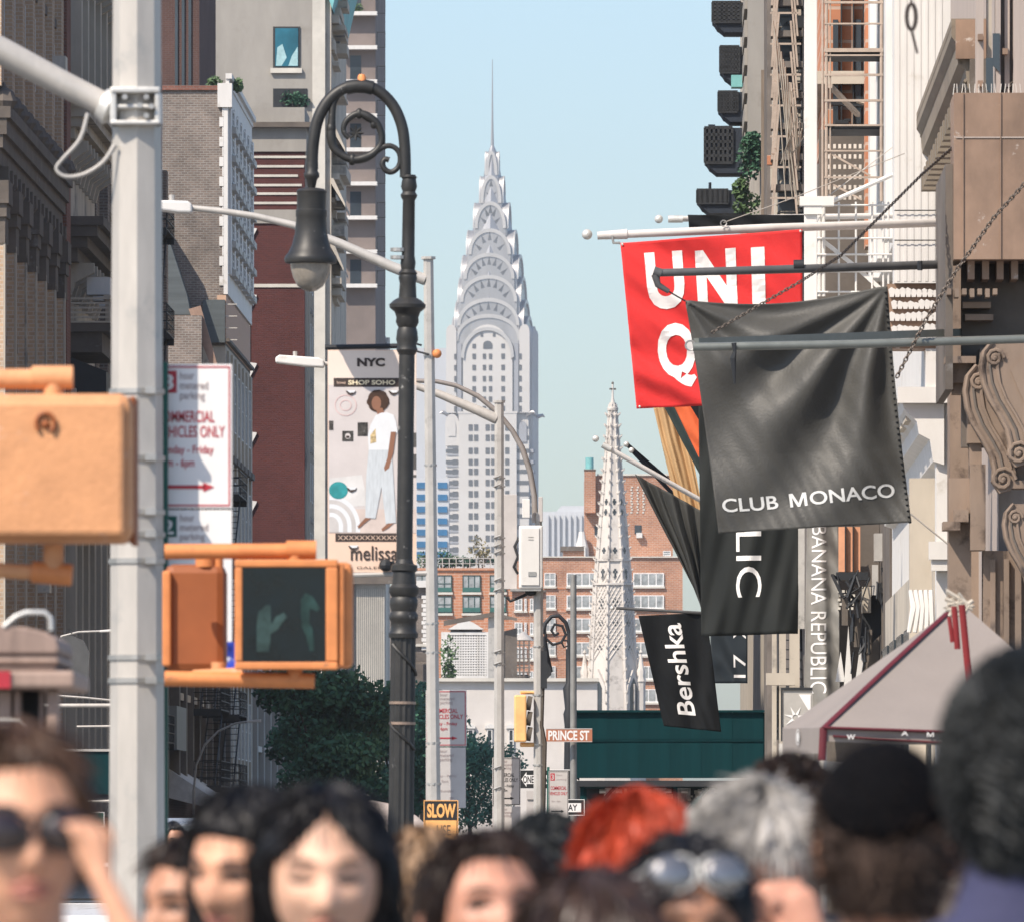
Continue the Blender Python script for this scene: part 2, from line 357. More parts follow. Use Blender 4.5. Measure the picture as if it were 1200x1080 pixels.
def fire_escape(b, side, s, t0, t1, levels, fh, z0, proj=1.2, m=None, ladders=True, bars=14):
    m = m or M_iron
    L = t1-t0
    pl = MB()
    x0, x1 = (0.02, proj) if side > 0 else (-proj, -0.02)
    pl.box(x0, x1, 0, L, -0.05, 0)
    pl.box(x0, x1, 0, .06, -.3, -.05); pl.box(x0, x1, L-.06, L, -.3, -.05)
    pm = pl.mesh('fire_escape', m)
    r = MB()
    for h in (0.35, 0.7, 1.05):
        xo = x1 if side > 0 else x0
        r.box(xo-.02, xo+.02, 0, L, h-.02, h+.02)
        for y in (0, L): r.box(x0, x1, y-.02, y+.02, h-.02, h+.02)
    for i in range(bars+1):
        y = L*i/bars; xo = x1 if side > 0 else x0
        r.box(xo-.012, xo+.012, y-.012, y+.012, 0, 1.05)
    for i in range(5):
        x = x0+(x1-x0)*i/4
        for y in (0, L): r.box(x-.012, x+.012, y-.012, y+.012, 0, 1.05)
    rm = r.mesh('railing', m)
    q = MB()
    xm = (x0+x1)/2
    for d in (-.3, .3): q.tube([(xm+d, .4, 0), (xm+d, L-.5, fh)], .035, 4)
    for i in range(1, 12): q.box(xm-.3, xm+.3, .4+(L-.9)*i/12-.1, .4+(L-.9)*i/12+.1, fh*i/12-.015, fh*i/12+.015)
    qm = q.mesh('stair', m)
    for k in range(levels):
        f = b.share('fire_escape', pm, s, t0, z0+fh*k)
        obj('railing', rm, f)
        if ladders and k < levels-1: obj('stair', qm, f)

# ---- left row -------------------------------------------------------------
SL = -20.0
# tan brick building with the dark carved belt
b = Bld('brick_building', 'tan brick building with a dark carved cornice across it, at the left edge', 'building', SL, 286)
b.box('wall', M_tanbrick, SL-22, SL, 286, 316.5, 0, 46)
oblique(b, 1, SL, 286, 316.5, 24.6, 45.9, 6, 5, M_tanbrick, 0.28, 1.2, M_darkstone, 0.12)
oblique(b, 1, SL, 286, 316.5, 3.2, 21.5, 6, 4, M_tanbrick, 0.34, 1.3, M_darkstone, 0.12)
for i in range(7):      # stone edge of each pier, carved capitals
    t = 286+(30.5-1.3)*i/6
    b.box('stone_edge', M_stone, SL+.343, SL+.40, t-.02, t+.5, 3.2, 20)
    b.mb('capital', MB().box(0, .45, t-286-.15, t-286+1.5, 20.6, 21.0).box(0, .52, t-286-.25, t-286+1.6, 21.003, 21.7).box(0, .40, t-286-.05, t-286+1.35, 19.8, 20.6), M_darkstone)
cornice(b, 'cornice', M_darkstone, 1, SL, 286, 316.5, 22.2, [(0.24, .5), (0.34, .4), (0.46, .5), (0.58, .35)], brk=(16, .55, 1.3, .44))
q = MB().lathe([(0.3, 0), (.42, .2), (.3, .5), (.1, .62), (.02, .8)], n=8).mesh('finial', M_darkstone)
for i in range(11): b.share('finial', q, SL+.32, 286.5+i*2.95, 23.95)
q = MB().box(0, .7, 0, 1.0, 0, .55).mesh('air_conditioner', M_galv)
for i, z in ((1, 15), (2, 12), (3, 9.6), (4, 16.2), (2, 25.9), (5, 27)): b.share('air_conditioner', q, SL+.02, 288+i*4.2+1.5, z)
# grey stone building with bays
b = Bld('stone_building', 'grey stone building with stacked cornices and a balcony, beside the tan brick building', 'building', SL, 317)
b.box('wall', M_stone, SL-22, SL, 317, 339, 0, 50)
b.box('party_pier', M_redbrick, SL+.003, SL+.35, 317.02, 319.2, 12, 50)
for (z, hh, p) in ((31.5, 1.6, 1.5), (25.6, 1.3, 1.1), (21.4, 1.5, 1.4)):
    cornice(b, 'cornice', M_darkstone if p > 1.2 else M_stone, 1, SL, 321, 338.5, z, [(p*.35, hh*.3), (p*.6, hh*.25), (p*.85, hh*.25), (p, hh*.2)], brk=(9, .4, 1.1, p*.7), bm=M_stone)
oblique(b, 1, SL, 319.5, 338.8, 26.9, 31.4, 5, 1, M_stone, 0.7, .8, M_stone, .3)
oblique(b, 1, SL, 319.5, 338.8, 33.2, 49, 5, 4, M_stone, 0.6, .9, M_stone, .3)
oblique(b, 1, SL, 319.5, 338.8, 2.5, 17, 5, 3, M_stone, 0.5, 1.0, M_stone, .3)
bal = b.mb('balcony', MB().box(0, 1.6, 4, 12, 19.0, 19.3).box(0, 1.3, 4.2, 11.8, 18.3, 18.997), M_darkstone)
q = MB()
for i in range(20): q.box(1.42, 1.55, 4.1+i*.41, 4.25+i*.41, 19.303, 20.1)
q.box(1.35, 1.6, 4, 12, 20.103, 20.25)
for i in range(6):
    q.box(.02, 1.6, 3.96, 4.0, 19.3+i*.16, 19.36+i*.16)
part('balustrade', q, M_stone, bal)
q = MB().box(0, .8, 0, .95, 0, .6).mesh('air_conditioner', M_white_paint)
for i in range(3): b.share('air_conditioner', q, SL+.7, 322.5+i*3.6, 20.35-.4*0)
b.mb('dark_shade_box', MB().prism([(0, 12.2), (1.5, 13.2), (1.5, 17.6), (0, 18.2)], 3.2, 12.0), M_iron)  # black box stands in for the dark shade below the balcony
# dark brick building behind the signal pole
b = Bld('brick_building', 'dark brown brick building mostly hidden by the near octagonal pole', 'building', SL, 340)
b.box('wall', M_greybrick, SL-22, SL, 340, 386, 0, 29.5)
b.box('upper_wall', M_redbrick, SL-22, SL+.003, 354, 386, 29.503, 33)
oblique(b, 1, SL, 342, 385, 3, 29, 8, 6, M_greybrick, 0.3, 1.2, M_darkstone, .25)
fire_escape(b, 1, SL, 366, 372, 6, 4, 5.5, bars=10)
b.mb('bay', MB().box(0, 1.3, 4, 11, 10.2, 21), M_galv2)
q = MB()
for i in range(5): q.box(1.303, 1.36, 4.2+i*1.35, 5.1+i*1.35, 15, 19.6)
b.mb('bay_glazing', q, M_glass)
# pale pink gable far behind and dark red building over the brick wall
b = Bld('apartment_block', 'pale pink stucco block showing high between the stone building and the pole', 'building', SL-8.2, 500)
b.box('wall', M_pink, SL-30, SL-8.2, 500, 520, 0, 62)
b.mb('parapet', MB().box(-22.2, .2, -.3, 20.2, 62.003, 62.7), M_cream)
b = Bld('brick_building', 'dark red brick building rising behind the weathered party wall', 'building', sx(233, 500), 500.6)
s1 = sx(233, 500)
b.box('wall', brick('dark_red_brick', (.095, .05, .042), (.08, .042, .036), (.11, .08, .07), .3, .11, .015), s1-4.2, s1, 500.6, 519.5, 0, 50)
for i in range(3): b.box('window_strip', M_glass, s1-1.3+i*.36, s1-1.15+i*.36, 500.5, 500.62, 38, 49)
b.mb('exterior_stair', MB().tube([(-5.6, -.3, 46), (-2.9, -.3, 39)], .09, 4).tube([(-5.9, -.3, 44.4), (-3.4, -.3, 37.6)], .09, 4), M_white_paint)

# weathered party wall with a white quoined front
T = 444.0
b = Bld('brick_building', 'weathered grey brown brick party wall with white quoins up its right edge', 'building', SL, T)
Hh = zz(106, T)
sq = sx(262, T)
b.box('wall', M_greybrick, -26.5, sq, T, T+27, 0, Hh)
b.box('coping', M_redbrick, -26.7, sq-.05, T-.12, T+27, Hh+.003, Hh+.22)
b.box('front_wall', M_white_paint, sq+.003, SL+.1, T-.05, T+27, zz(345, T), zz(99, T))
for i in range(48):     # toothed quoins, alternately long and short
    z = zz(126, T)-i*.47
    if z < zz(345, T)+.5: break
    ln = .20 if i % 2 else .06
    b.box('quoin', M_white_paint, sq-ln, sq-.002, T-.06, T-.003, z-.44, z)
b.box('cap_block', M_white_paint, sq-.28, sq+.4, T-.16, T+.9, zz(126, T), zz(98, T))
b.box('tan_pier', mat('tan_stone', (0.5, 0.33, 0.23), .85, var=.1), sq-.3, SL+.02, T-.12, T+27, zz(402, T), zz(346, T)-.01)
for i in range(4): b.box('stone_course', M_cream, sq-.33, sq+.65, T-.14, T-.123, zz(402, T)+.12+i*.56, zz(402, T)+.16+i*.56)
b.box('lower_front', M_stone, sq-1.2, SL, T-.05, T+27, 0, zz(405, T))
cornice(b, 'cornice', M_darkstone, 1, sq-1.3, T+.5, T+27, zz(405, T)+.02, [(1.4, .15), (1.6, .15)])
oblique(b, 1, SL+.1, T+1, T+27, zz(345, T)+1, zz(99, T)-.8, 6, 6, M_white_paint, 0.10, 1.2, M_galv2, .3)
oblique(b, 1, SL, T+1, T+27, 4, zz(410, T), 6, 4, M_stone, 0.12, 1.2, M_darkstone, .3)
cornice(b, 'cornice', M_white_paint, 1, SL, T-.04, T+27, zz(99, T)+.003, [(.16, .25), (.3, .25)])
b.mb('slate_roof', MB().prism([(-26.4, zz(372, T)), (sx(226, T), zz(372, T)), (sx(222, T), zz(350, T)), (sx(192, T), zz(258, T)), (-26.4, zz(258, T))], T-2.2-T, -.003), M_slate)
mbx = MB().prism([(sx(224, T), zz(366, T)), (sx(238, T), zz(362, T)), (sx(258, T), zz(432, T)), (sx(250, T), zz(432, T))], -2.6, -2.25)
mbx.v = [(x-SL, y, z) for x, y, z in mbx.v]; b.mb('roof_edge', mbx, mat('rust_stone', (0.30, 0.2, 0.15), .85))
q = [o for o in b.root.children if o.name.startswith('slate_roof')][0]
for v in q.data.vertices: v.co.x -= SL
b.box('slate_panel', M_slate, sx(238, T), sx(264, T), T-.35, T-.13, zz(402, T), zz(352, T))
b.box('side_wing', M_greybrick, -26.5, sx(240, T), T-3.2, T-.6-1.7, 0, zz(374, T))
# maroon wall
T = 552.0
b = Bld('brick_building', 'maroon brick side wall with cream stripes near its top and white notched quoins', 'building', SL, T)
sR = sx(357, T); sLt = sx(270, T)
b.box('wall', M_maroon, sLt, sR, T, T+8, 0, zz(178, T))
b.box('frieze', M_stucco, sLt, sR+.1, T-.12, T+8, zz(178, T)+.003, zz(150, T))
b.box('cornice', M_darkstone, sLt, sR+.5, T-.6, T+8, zz(150, T)+.003, zz(144, T))
b.box('parapet', M_stucco, sLt, sR, T-.05, T+8, zz(144, T)+.003, zz(126, T))
for y in (184, 195, 206, 217, 227, 238): b.box('stripe', M_cream, sLt, sR-.1+.3*math.sin(y), T-.06, T-.003, zz(y+1.6, T), zz(y-1.2, T))
b.box('band', M_stucco, sLt, sR+.05, T-.1, T-.003, zz(262, T), zz(246, T))
b.box('stripe', M_cream, sLt, sR+.05, T-.07, T-.003, zz(337, T), zz(333, T))
b.box('front_wall', M_stone, sR+.003, SL-.1, T+.4, T+8, 0, zz(178, T))
oblique(b, 1, SL-.1, T+1, T+8, 4, zz(180, T)-1, 2, 9, M_stone, .15, .8, M_darkstone, .15)
T2 = 470
for k, y in enumerate((262, 340, 420, 501, 581)):    # white notches of the edge nearer the camera
    mbx = MB().prism([(sx(291, T), zz(y+26, T)), (sx(300.5, T), zz(y+8, T)), (sx(301, T), zz(y+6, T)), (sx(294, T), zz(y+5, T)), (sx(291, T), zz(y+4, T))], -.14, -.01)
    mbx.v = [(x-SL, yy, z) for x, yy, z in mbx.v]; b.mb('quoin', mbx, M_white_paint)
b.box('edge_strip', M_white_paint, sx(288, T), sx(293, T), T-.08, T-.003, 0, zz(268, T))
# tall stucco building
T = 592.0
b = Bld('tall_building', 'tall grey stucco building with one blue window high in its blank side', 'building', SL, T)
sR = sx(366, T)
b.box('wall', M_stucco, sx(238, T), sR, T, T+30, 0, 64)
b.box('lower_wall', M_stone, sR-1, SL+.003, T+.6, T+30.3, 0, zz(380, T))
b.box('corner_pier', M_cream, sR+.003, sx(381, T), T-.05, T+1.5, 0, 63.9)
b.box('front_wall', M_stone, sx(381, T)+.003, sx(386, T)+.1, T+.3, T+30, 0, 63.5)
wf = b.box('window', mat('dark_window_frame', (.03, .03, .03), .6), sx(320, T), sx(351.5, T), T-.10, T+.02, zz(80, T), zz(31.5, T))
wp = MB().box(sx(322.5, T)-SL, sx(349.5, T)-SL, -.14, -.103, zz(78, T), zz(33.5, T)); part('pane', wp, mat('blue_glass', (0.02, 0.12, 0.17), .2, var=.5, scale=.4), wf)
cu = MB().add([(sx(323.5, T)-SL, -.146, zz(77.5, T)), (sx(330, T)-SL, -.146, zz(77.5, T)), (sx(336, T)-SL, -.146, zz(68, T)), (sx(331, T)-SL, -.146, zz(52, T)), (sx(325, T)-SL, -.146, zz(56, T))], [(0, 1, 2, 3, 4)])
cu.add([(sx(338, T)-SL, -.146, zz(77.5, T)), (sx(349, T)-SL, -.146, zz(77.5, T)), (sx(349, T)-SL, -.146, zz(55, T)), (sx(342, T)-SL, -.146, zz(66, T))], [(0, 1, 2, 3)])
part('curtain', cu, mat('curtain', (.32, .5, .52), .8), wf)
b.box('sill', M_cream, sx(317, T), sx(354, T), T-.25, T-.003, zz(86, T), zz(80.3, T))
wf = b.box('window', M_iron, sx(320, T), sx(360, T), T-.06, T+.02, zz(126, T), zz(104, T))
random.seed(3)
def leaves(mb, cs, n, sz, rad):
    for i in range(n):
        c, r = random.choice(cs)
        d = Vector((random.gauss(0, 1), random.gauss(0, 1), random.gauss(0, 1))); d.normalize()
        d *= random.random()**0.4
        p = Vector((c[0]+d.x*r[0], c[1]+d.y*r[1], c[2]+d.z*r[2]))
        a = Vector((random.gauss(0, 1), random.gauss(0, 1), random.gauss(0, 1))); a.normalize(); e = a.orthogonal(); s = sz*random.uniform(.6, 1.4)
        mb.add([p-a*s, p+e*s*.55, p+a*s, p-e*s*.55], [(0, 1, 2, 3)])
    return mb
def shrub(name, label, P, cs, n, sz, m, cat='plant', group=None, stem=True):
    r = thing(name, label, cat, P, 0, group)
    mb = leaves(MB(), cs, n, sz, 0); part('foliage', mb, m, r)
    if stem:
        q = MB()
        for c, rr in cs: q.tube([(c[0]*.6, c[1]*.6, 0), (c[0]*.9, c[1]*.9, c[2]*.6), c], [.05*sz*10, .03*sz*10, .01*sz*10], 5)
        part('stem', q, M_bark, r)
    return r
def tower_ledges(b, s0, s1, t, ys):
    pass
shrub('potted_plant', 'green plant filling the lower opening of the tall stucco building', Vector((xx(343, T), T-.2, zz(125, T))), [((0, 0, .5), (.9, .2, .5)), ((.5, 0, .35), (.6, .2, .4))], 260, .12, M_leaf)
shrub('rooftop_shrub', 'small green shrub growing on the coping of the weathered brick wall', Vector((xx(250, 444), 446, zz(104, 444))), [((0, 0, .4), (.4, .3, .4)), ((1.1, 0, .3), (.25, .3, .35))], 320, .09, M_leaf2)
# carved right edge of the tall building and its copper cornice
random.seed(5)
q = MB()
for i in range(60):
    z = random.uniform(zz(350, T), 63); q.box(sx(386, T)+.1-SL, sx(386, T)+.1-SL+random.uniform(.2, .9), random.uniform(.5, 5), random.uniform(6, 12), z, z+random.uniform(.2, .7))
b.mb('carved_relief', q, M_stone)
for (y, p, hgt) in ((150, .9, 60), (215, .9, 70), (290, .8, 60)):
    q = MB().prism([(0, zz(y, T)), (p, zz(y+28, T)), (p, zz(y+24, T)), (.15, zz(y-6, T)), (0, zz(y-6, T))], 0, 9); q.v = [(x+sx(386, T)+.1-SL, yy, z) for x, yy, z in q.v]; b.mb('stone_hood', q, M_stone)
q = MB(); q.prism([(0, 55.0), (.35, 54.0), (.9, 56.5), (1.5, 58.6), (2.5, 59.6), (2.5, 60.2), (0, 60.2)], -.2, 28); q.v = [(x+sx(383, T)-SL, yy, z) for x, yy, z in q.v]
b.mb('copper_cornice', q, M_copper)
# stepped terraces tower
T = 690.0
b = Bld('apartment_tower', 'brown apartment tower with white balcony ledges and railings stacked against the sky', 'building', sx(440, T), T)
s0 = sx(396, T); s1 = sx(440, T)
b.box('wall', mat('brown_concrete', (0.20, 0.165, 0.15), .9, var=.2, scale=.3), s0, s1, T, T+26, 0, 66)
me = MB().box(s0-s1, .15, -.9, 0-.003, 0, .28).mesh('balcony_ledge', M_white_paint)
rl = MB()
for i in range(4): rl.box(.12, .16, -.85+.26*i, -.82+.26*i, .28, 1.25)
rl.box(.12, .75, -.9, -.86, 1.2, 1.27); rl.box(.72, .76, -.9, -.86, .1, 1.27); rl.box(.12, .75, -.9, -.86, .1, .16)
rlm = rl.mesh('railing', M_iron)
for i in range(12):
    z = zz(338, T)+i*2.5
    l = b.share('balcony_ledge', me, s1, T, z); obj('railing', rlm, l)
    if i % 2 == 0: b.box('doorway', M_glass, s0+.9, s0+1.7, T-.03, T-.003+.01, z+.28, z+2.1)
random.seed(9)
for k, z in ((8, 0), (10, 0)):
    shrub('balcony_plant', ('leafy pots on the third terrace below the top' if k == 8 else 'leafy pots on the topmost terrace of the brown tower'), ST(s0+1.3, T-.5, zz(338, T)+k*2.5+.3), [((0, 0, .3), (.8, .2, .3))], 90, .1, M_leaf2)
# small houses behind the banner
T = 716.0
b = Bld('small_building', 'low building with pale green wall, turquoise copper gutter and carved cornice above the banner', 'building', sx(452, T), T)
s1 = sx(452, T)
b.box('wall', M_cream, sx(380, T), sx(436, T), T, T+14, 0, zz(382, T))
b.box('green_wall', mat('sage_green_paint', (0.14, 0.23, 0.19), .85), sx(388, T), sx(428, T), T-.3, T-.003, zz(369, T), zz(347, T))
b.box('gutter', mat('turquoise_paint', (0.16, 0.50, 0.50), .5), sx(392, T), sx(432, T), T-.6, T-.303, zz(378, T), zz(370, T))
b.box('penthouse', M_galv, sx(392, T), sx(437, T), T+1, T+12, zz(382, T)+.003, zz(320, T))
b.box('service_box', M_galv2, sx(430, T), sx(445, T), T-.5, T+3, zz(364, T), zz(342, T))
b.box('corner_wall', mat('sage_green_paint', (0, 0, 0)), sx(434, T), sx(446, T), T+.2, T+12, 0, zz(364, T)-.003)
b.box('carved_frieze', M_stone, sx(412, T), sx(434, T), T-.4, T-.003, zz(396, T), zz(379.5, T))
for i in range(4):
    q = MB().ball((sx(416+i*5, T)-s1, -.45, zz(386, T)), (.12, .1, .28), 8, 6); b.mb('carved_boss', q, M_cream, smooth=50)
q = MB().lathe([(.55, 0), (.5, .2)], n=16); q.xf(Matrix.Translation((sx(404, T)-s1, -.25, zz(401, T))) @ Matrix.Rotation(PI/2, 4, 'X')); b.mb('round_window', q, M_glass)
q = MB().tube([(sx(452, T)-s1, 1, 0), (sx(452, T)-s1, 1, zz(395, T))], .3, 6); b.mb('corner_pier', q, M_galv)
b.mb('sloping_brace', MB().tube([(sx(437, T)-s1, 0, zz(360, T)), (sx(454, T)-s1, 0, zz(405, T))], .12, 6), M_galv2)
# low building between, with fire escapes above the street
b = Bld('brick_building', 'low dark building with fire escapes above a white awning, right of the near pole', 'building', SL, 387)
M_shadestone = mat('shaded_brown_stone', (.13, .115, .10), .9, var=.35, scale=.8)  # stone colour darkened to stand in for the shade of the street canyon
b.box('wall', MATS['dark_red_brick'], SL-6, SL, 387, 441, 0, 20.5)
oblique(b, 1, SL, 392, 441, 3.4, 20, 8, 4, M_shadestone, .4, 1.2, M_stone, .3)
fire_escape(b, 1, SL+.4, 404, 412, 5, 3.3, 4.0, bars=10)
fire_escape(b, 1, SL+.4, 422, 430, 5, 3.3, 4.0, bars=10)
cornice(b, 'cornice', M_stone, 1, SL+.003, 387.3, 397, 9.6, [(.3, .3), (.5, .3)])
b.mb('shop_sign', MB().box(.02, .5, 1, 9, 5.4, 7.2), mat('grey_sign_board', (.2, .22, .22), .6))
q = MB().prism([(0.02, 4.6), (2.0, 3.3), (2.0, 2.9), (0.02, 3.4)], 4, 20); b.mb('awning', q, mat('pale_canvas', (.5, .52, .53), .85))
b = Bld('stone_building', 'pale grey end wall rising at the left edge of the dark street trees', 'building', SL, 478)
b.box('wall', M_stone, SL-6, sx(289, 478), 478, 548, 0, 15)
oblique(b, 1, sx(289, 478), 479, 548, 2, 14.6, 8, 3, M_stucco, .5, 1.4, M_cream, .4)
for i in range(4): b.box('iron_anchor', M_iron, sx(279, 478), sx(282, 478), 477.9, 477.996, 3.6+i*1.6, 4.3+i*1.6)

# ---- right row ------------------------------------------------------------
SR = 4.1
M_tanst = mat('tan_facade_stone', (0.23, 0.17, 0.128), .85, var=.3, scale=1.2, bump=.25, bscale=8, dirt=((.085, .06, .045), .38, 2.2), stretch=(1, 1, .3))
M_pinkst = mat('pinkish_stone', (0.38, 0.32, 0.28), .85, var=.14, scale=1.5, bump=.2, bscale=10, stretch=(3, 3, .2))
M_brownp = mat('brown_metal_panel', (0.25, 0.165, 0.115), .75, var=.35, scale=1.1, bump=.2, bscale=6, dirt=((.6, .55, .5), .14, 2.6), stretch=(1, 1, .6))
M_brownc = mat('brown_cornice_paint', (0.20, 0.165, 0.125), .8, var=.25, scale=1.5, stretch=(1, .3, 1))
T0 = 110.0
b = Bld('stone_building', 'tan stone building with brown panel, scrolled brackets and dark cornice at the right edge', 'building', SR, T0)
zp1, zp0 = zz(109, T0), zz(304, T0)
sp = sx(1118, T0)
b.box('wall', M_pinkst, SR+.05, SR+14, T0+1.2, 129, 0, 26)
b.box('base_pier', M_tanst, sx(1113, 118), SR+.6, 118, 119, 0, zz(305, 118))
b.box('panel_box', M_brownp, sp, SR+4, T0, T0+1.25, zp0, zp1)
b.box('panel_side', M_darkstone, sp-.09, sp-.003, T0+.3, T0+4, zz(455, T0), zz(190, T0))
b.box('panel_seam', M_pinkst, sp+.02, SR+4, T0-.012, T0-.003, zz(162, T0), zz(160.5, T0))
for x in (1128, 1172): b.box('panel_rib', M_brownp, sx(x, T0), sx(x+1.2, T0), T0-.02, T0-.003, zp0, zp1)
q = MB()
for i in range(34):
    x = sx(1118+i*5, T0)-SR; q.tube([(x, .3, zp1), (x+random.uniform(-.02, .02), .3, zp1+.13)], .006, 3)
b.mb('bird_spikes', q, M_galv)
b.box('recess', M_darkstone, sx(1127, T0+.9), SR+4, T0+.9, T0+1.19, zz(520, T0), zp0-.003)  # dark sheet painting the black shadow cast below the panel
for i in range(5):      # beams of the recess soffit
    b.box('soffit_beam', M_brownp, sx(1135+i*17, T0), sx(1143+i*17, T0), T0+.25, T0+.89, zz(326, T0), zp0-.003)
# fluted pilasters over the panel
for (p0, p1, zt, zb, d, m) in ((1147, 1156, 0, 112, .25, M_pinkst), (1160, 1166, 0, 112, .18, M_stone), (1170, 1176, 0, 112, .3, M_pinkst), (1181, 1187, 0, 112, .2, M_pinkst), (1191, 1204, 0, 112, .34, M_pinkst)):
    b.box('pilaster', m, sx(p0, T0), sx(p1, T0), T0+1.2-d, T0+1.197, zp1+.004, 26)
for (p, y) in ((1149, 33), (1149, 88), (1178, 50)):
    b.box('block', M_brownp, sx(p, T0), sx(p+6, T0), T0+.8, T0+.949, zz(y+7, T0), zz(y, T0))
for (p0, p1, y0, y1) in ((1166.5, 1175, 32, 78), (1158.5, 1167, 61, 106)):
    b.mb('window_slit', MB().prism([(sx(p0, T0)-SR, zz(y0, T0)), (sx(p1, T0)-SR, zz(y0, T0)), (sx(p1, T0)-SR, zz(y1, T0)), (sx(p0, T0)-SR, zz(y1-8, T0))][::-1], .86, .889), M_glass)
# cornice of the street front
z1 = zz(22, 115)
sf = sx(1115, 115)
prof = [(SR+.1, z1-1.25), (SR-.02, z1-1.25), (SR-.06, z1-.95), (sf+.20, z1-.85), (sf+.17, z1-.62), (sf+.08, z1-.55), (sf+.06, z1-.3), (sf, z1-.22), (sf, z1), (SR+.1, z1)]
q = MB().prism(prof, 115-T0, 130-T0); q.v = [(x-SR, y, z) for x, y, z in q.v]; b.mb('cornice', q, M_brownc)
for i in range(4):
    q = MB().tube([(sf-SR+.02+.05*i, 115-T0, z1-.1-.22*i), (sf-SR+.02+.05*i, 130-T0, z1-.1-.22*i)], .025, 4); b.mb('cornice_moulding', q, M_brownc)
b.box('cornice_end', M_brownp, sf+.05, SR+.25, 114.9, 114.996, z1-.5, z1-.02)
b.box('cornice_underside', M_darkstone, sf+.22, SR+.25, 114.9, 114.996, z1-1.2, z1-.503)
for i in range(14): b.box('modillion', M_brownc, SR-.35, SR-.003, 115.4+i*1.02, 115.8+i*1.02, z1-1.15, z1-.9)
# stack of stone mouldings and scroll brackets under the panel
def stack(name, m, items, T):
    for p0, p1, y0, y1, d in items: b.box(name, m, sx(p0, T), sx(p1, T), T-d, T-d+.5, zz(y1, T), zz(y0, T))
stack('stone_block', M_tanst, [(1127, 1160, 356, 363, .35), (1130, 1163, 370, 377, .3), (1106, 1142, 420, 428, .5), (1112, 1138, 428, 450, .3), (1116, 1136, 450, 462, .2),
      (1133, 1156, 462, 520, .22), (1136, 1150, 520, 562, .15), (1117, 1134, 598, 612, .3), (1104, 1124, 612, 622, .4), (1112, 1138, 560, 1000, .02), (1136, 1154, 545, 645, .3),
      (1184, 1204, 508, 520, .6), (1180, 1204, 565, 574, .6), (1190, 1204, 520, 565, .4), (1152, 1204, 645, 1100, .05), (1160, 1166, 655, 1100, .12), (1176, 1182, 655, 1100, .14), (1189, 1196, 640, 1100, .18)], T0+.8)
def scroll(px, py, size, Tt):
    """S-shaped stone console seen on the cheek"""
    x0, z0 = sx(px, Tt)-SR, zz(py, Tt); y0 = Tt-T0
    ed = [(0, 0), (-.10, -.12), (-.13, -.30), (-.10, -.50), (-.02, -.70), (.09, -.88), (.18, -1.05), (.22, -1.22), (.21, -1.36)]
    q = MB().prism([(x0+a*size, z0+c*size) for a, c in ed+[(.30, -1.50), (.44, -1.46), (.50, -1.30), (.48, -1.1), (.80, -.9), (.85, 0)]], y0, y0+.3)
    b.mb('scroll_bracket', q, M_tanst)
    # raised edge fillet, leaf and the two volutes, a dark groove inside the edge
    b.mb('bracket_fillet', MB().tube([(x0+(a+.035)*size, y0-.012, z0+c*size) for a, c in ed], .028*size, 6), M_tanst, smooth=50)
    b.mb('bracket_groove', MB().tube([(x0+(a+.13)*size, y0-.002, z0+c*size) for a, c in ed[1:]], .022*size, 5), M_darkstone)
    b.mb('bracket_fillet', MB().tube([(x0+(a+.22)*size, y0-.010, z0+c*size) for a, c in ed[1:-1]], .022*size, 6), M_tanst, smooth=50)
    for cx_, cz_, r_ in ((.345, -1.34, .15), (.06, -.2, .11)):
        sp_ = [(x0+(cx_+r_*(1-k/18)*math.cos(k*.7))*size, y0-.02, z0+(cz_+r_*(1-k/18)*math.sin(k*.7))*size) for k in range(17)]
        b.mb('volute', MB().tube(sp_, .024*size, 6), M_tanst, smooth=50)
        b.mb('volute_eye', MB().ball((x0+cx_*size, y0-.015, z0+cz_*size), (.04*size, .03, .04*size), 10, 8), M_tanst, smooth=60)
    b.mb('bracket_leaf', MB().prism([(x0+(a+.25)*size, z0+c*size) for a, c in ((0, -.35), (.2, -.15), (.45, -.2), (.5, -.5), (.35, -.62), (.42, -.85), (.2, -.8), (.1, -.6))], y0-.035, y0-.002), M_tanst)
scroll(1141, 428, 1.0, T0+.2); scroll(1160, 400, .98, T0-.1); scroll(1185, 590, .8, T0-.1)
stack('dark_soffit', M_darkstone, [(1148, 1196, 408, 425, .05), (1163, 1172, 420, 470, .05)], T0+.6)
q = MB()
for i in range(7): q.box(sx(1110+i*9, T0)-SR, sx(1115+i*9, T0)-SR, .05, .4, zz(345+3*(i % 2), T0), zz(338, T0))
b.mb('dentils', q, M_tanst)
q = MB().tube([(sx(1062, 118)-SR, 6, zz(608, 118)), (sx(1105, 118)-SR, 6, zz(643, 118)), (sx(1165, 118)-SR, 6, zz(654, 118))], .012, 4); b.mb('cable', q, M_galv)

T1 = 130.0
b = Bld('white_building', 'white painted building with a smooth grooved pier, carved frieze and heavy white cornice', 'building', SR, T1)
sA, sB = sx(1048, T1), sx(1111, T1)
b.box('wall', M_white_paint, SR, SR+12, T1+.9, 158, 0, 30)
b.box('pier', M_white_paint, sA, SR+.5, T1, T1+.897, zz(332, T1), 30)
for i in range(7): b.box('fluting', M_white_paint, sA+.035+i*.098, sA+.075+i*.098, T1-.007, T1-.003, zz(330, T1), 30)
for y in (247, 282): b.mb('light_string', MB().tube([(sA-SR, -.05, zz(y, T1)), (sB-SR, -.05, zz(y, T1))], .008, 4), M_iron)
b.box('frieze_panel', M_brownp, sx(1040, T1), sx(1100, T1), T1+.1, T1+.896, zz(408, T1), zz(332, T1)-.003)
random.seed(4)
me = MB().prism([(0, 0), (.055, 0), (.075, .1), (.02, .13), (-.02, .1)], -.06, .0).mesh('acanthus_leaf', M_white_paint)
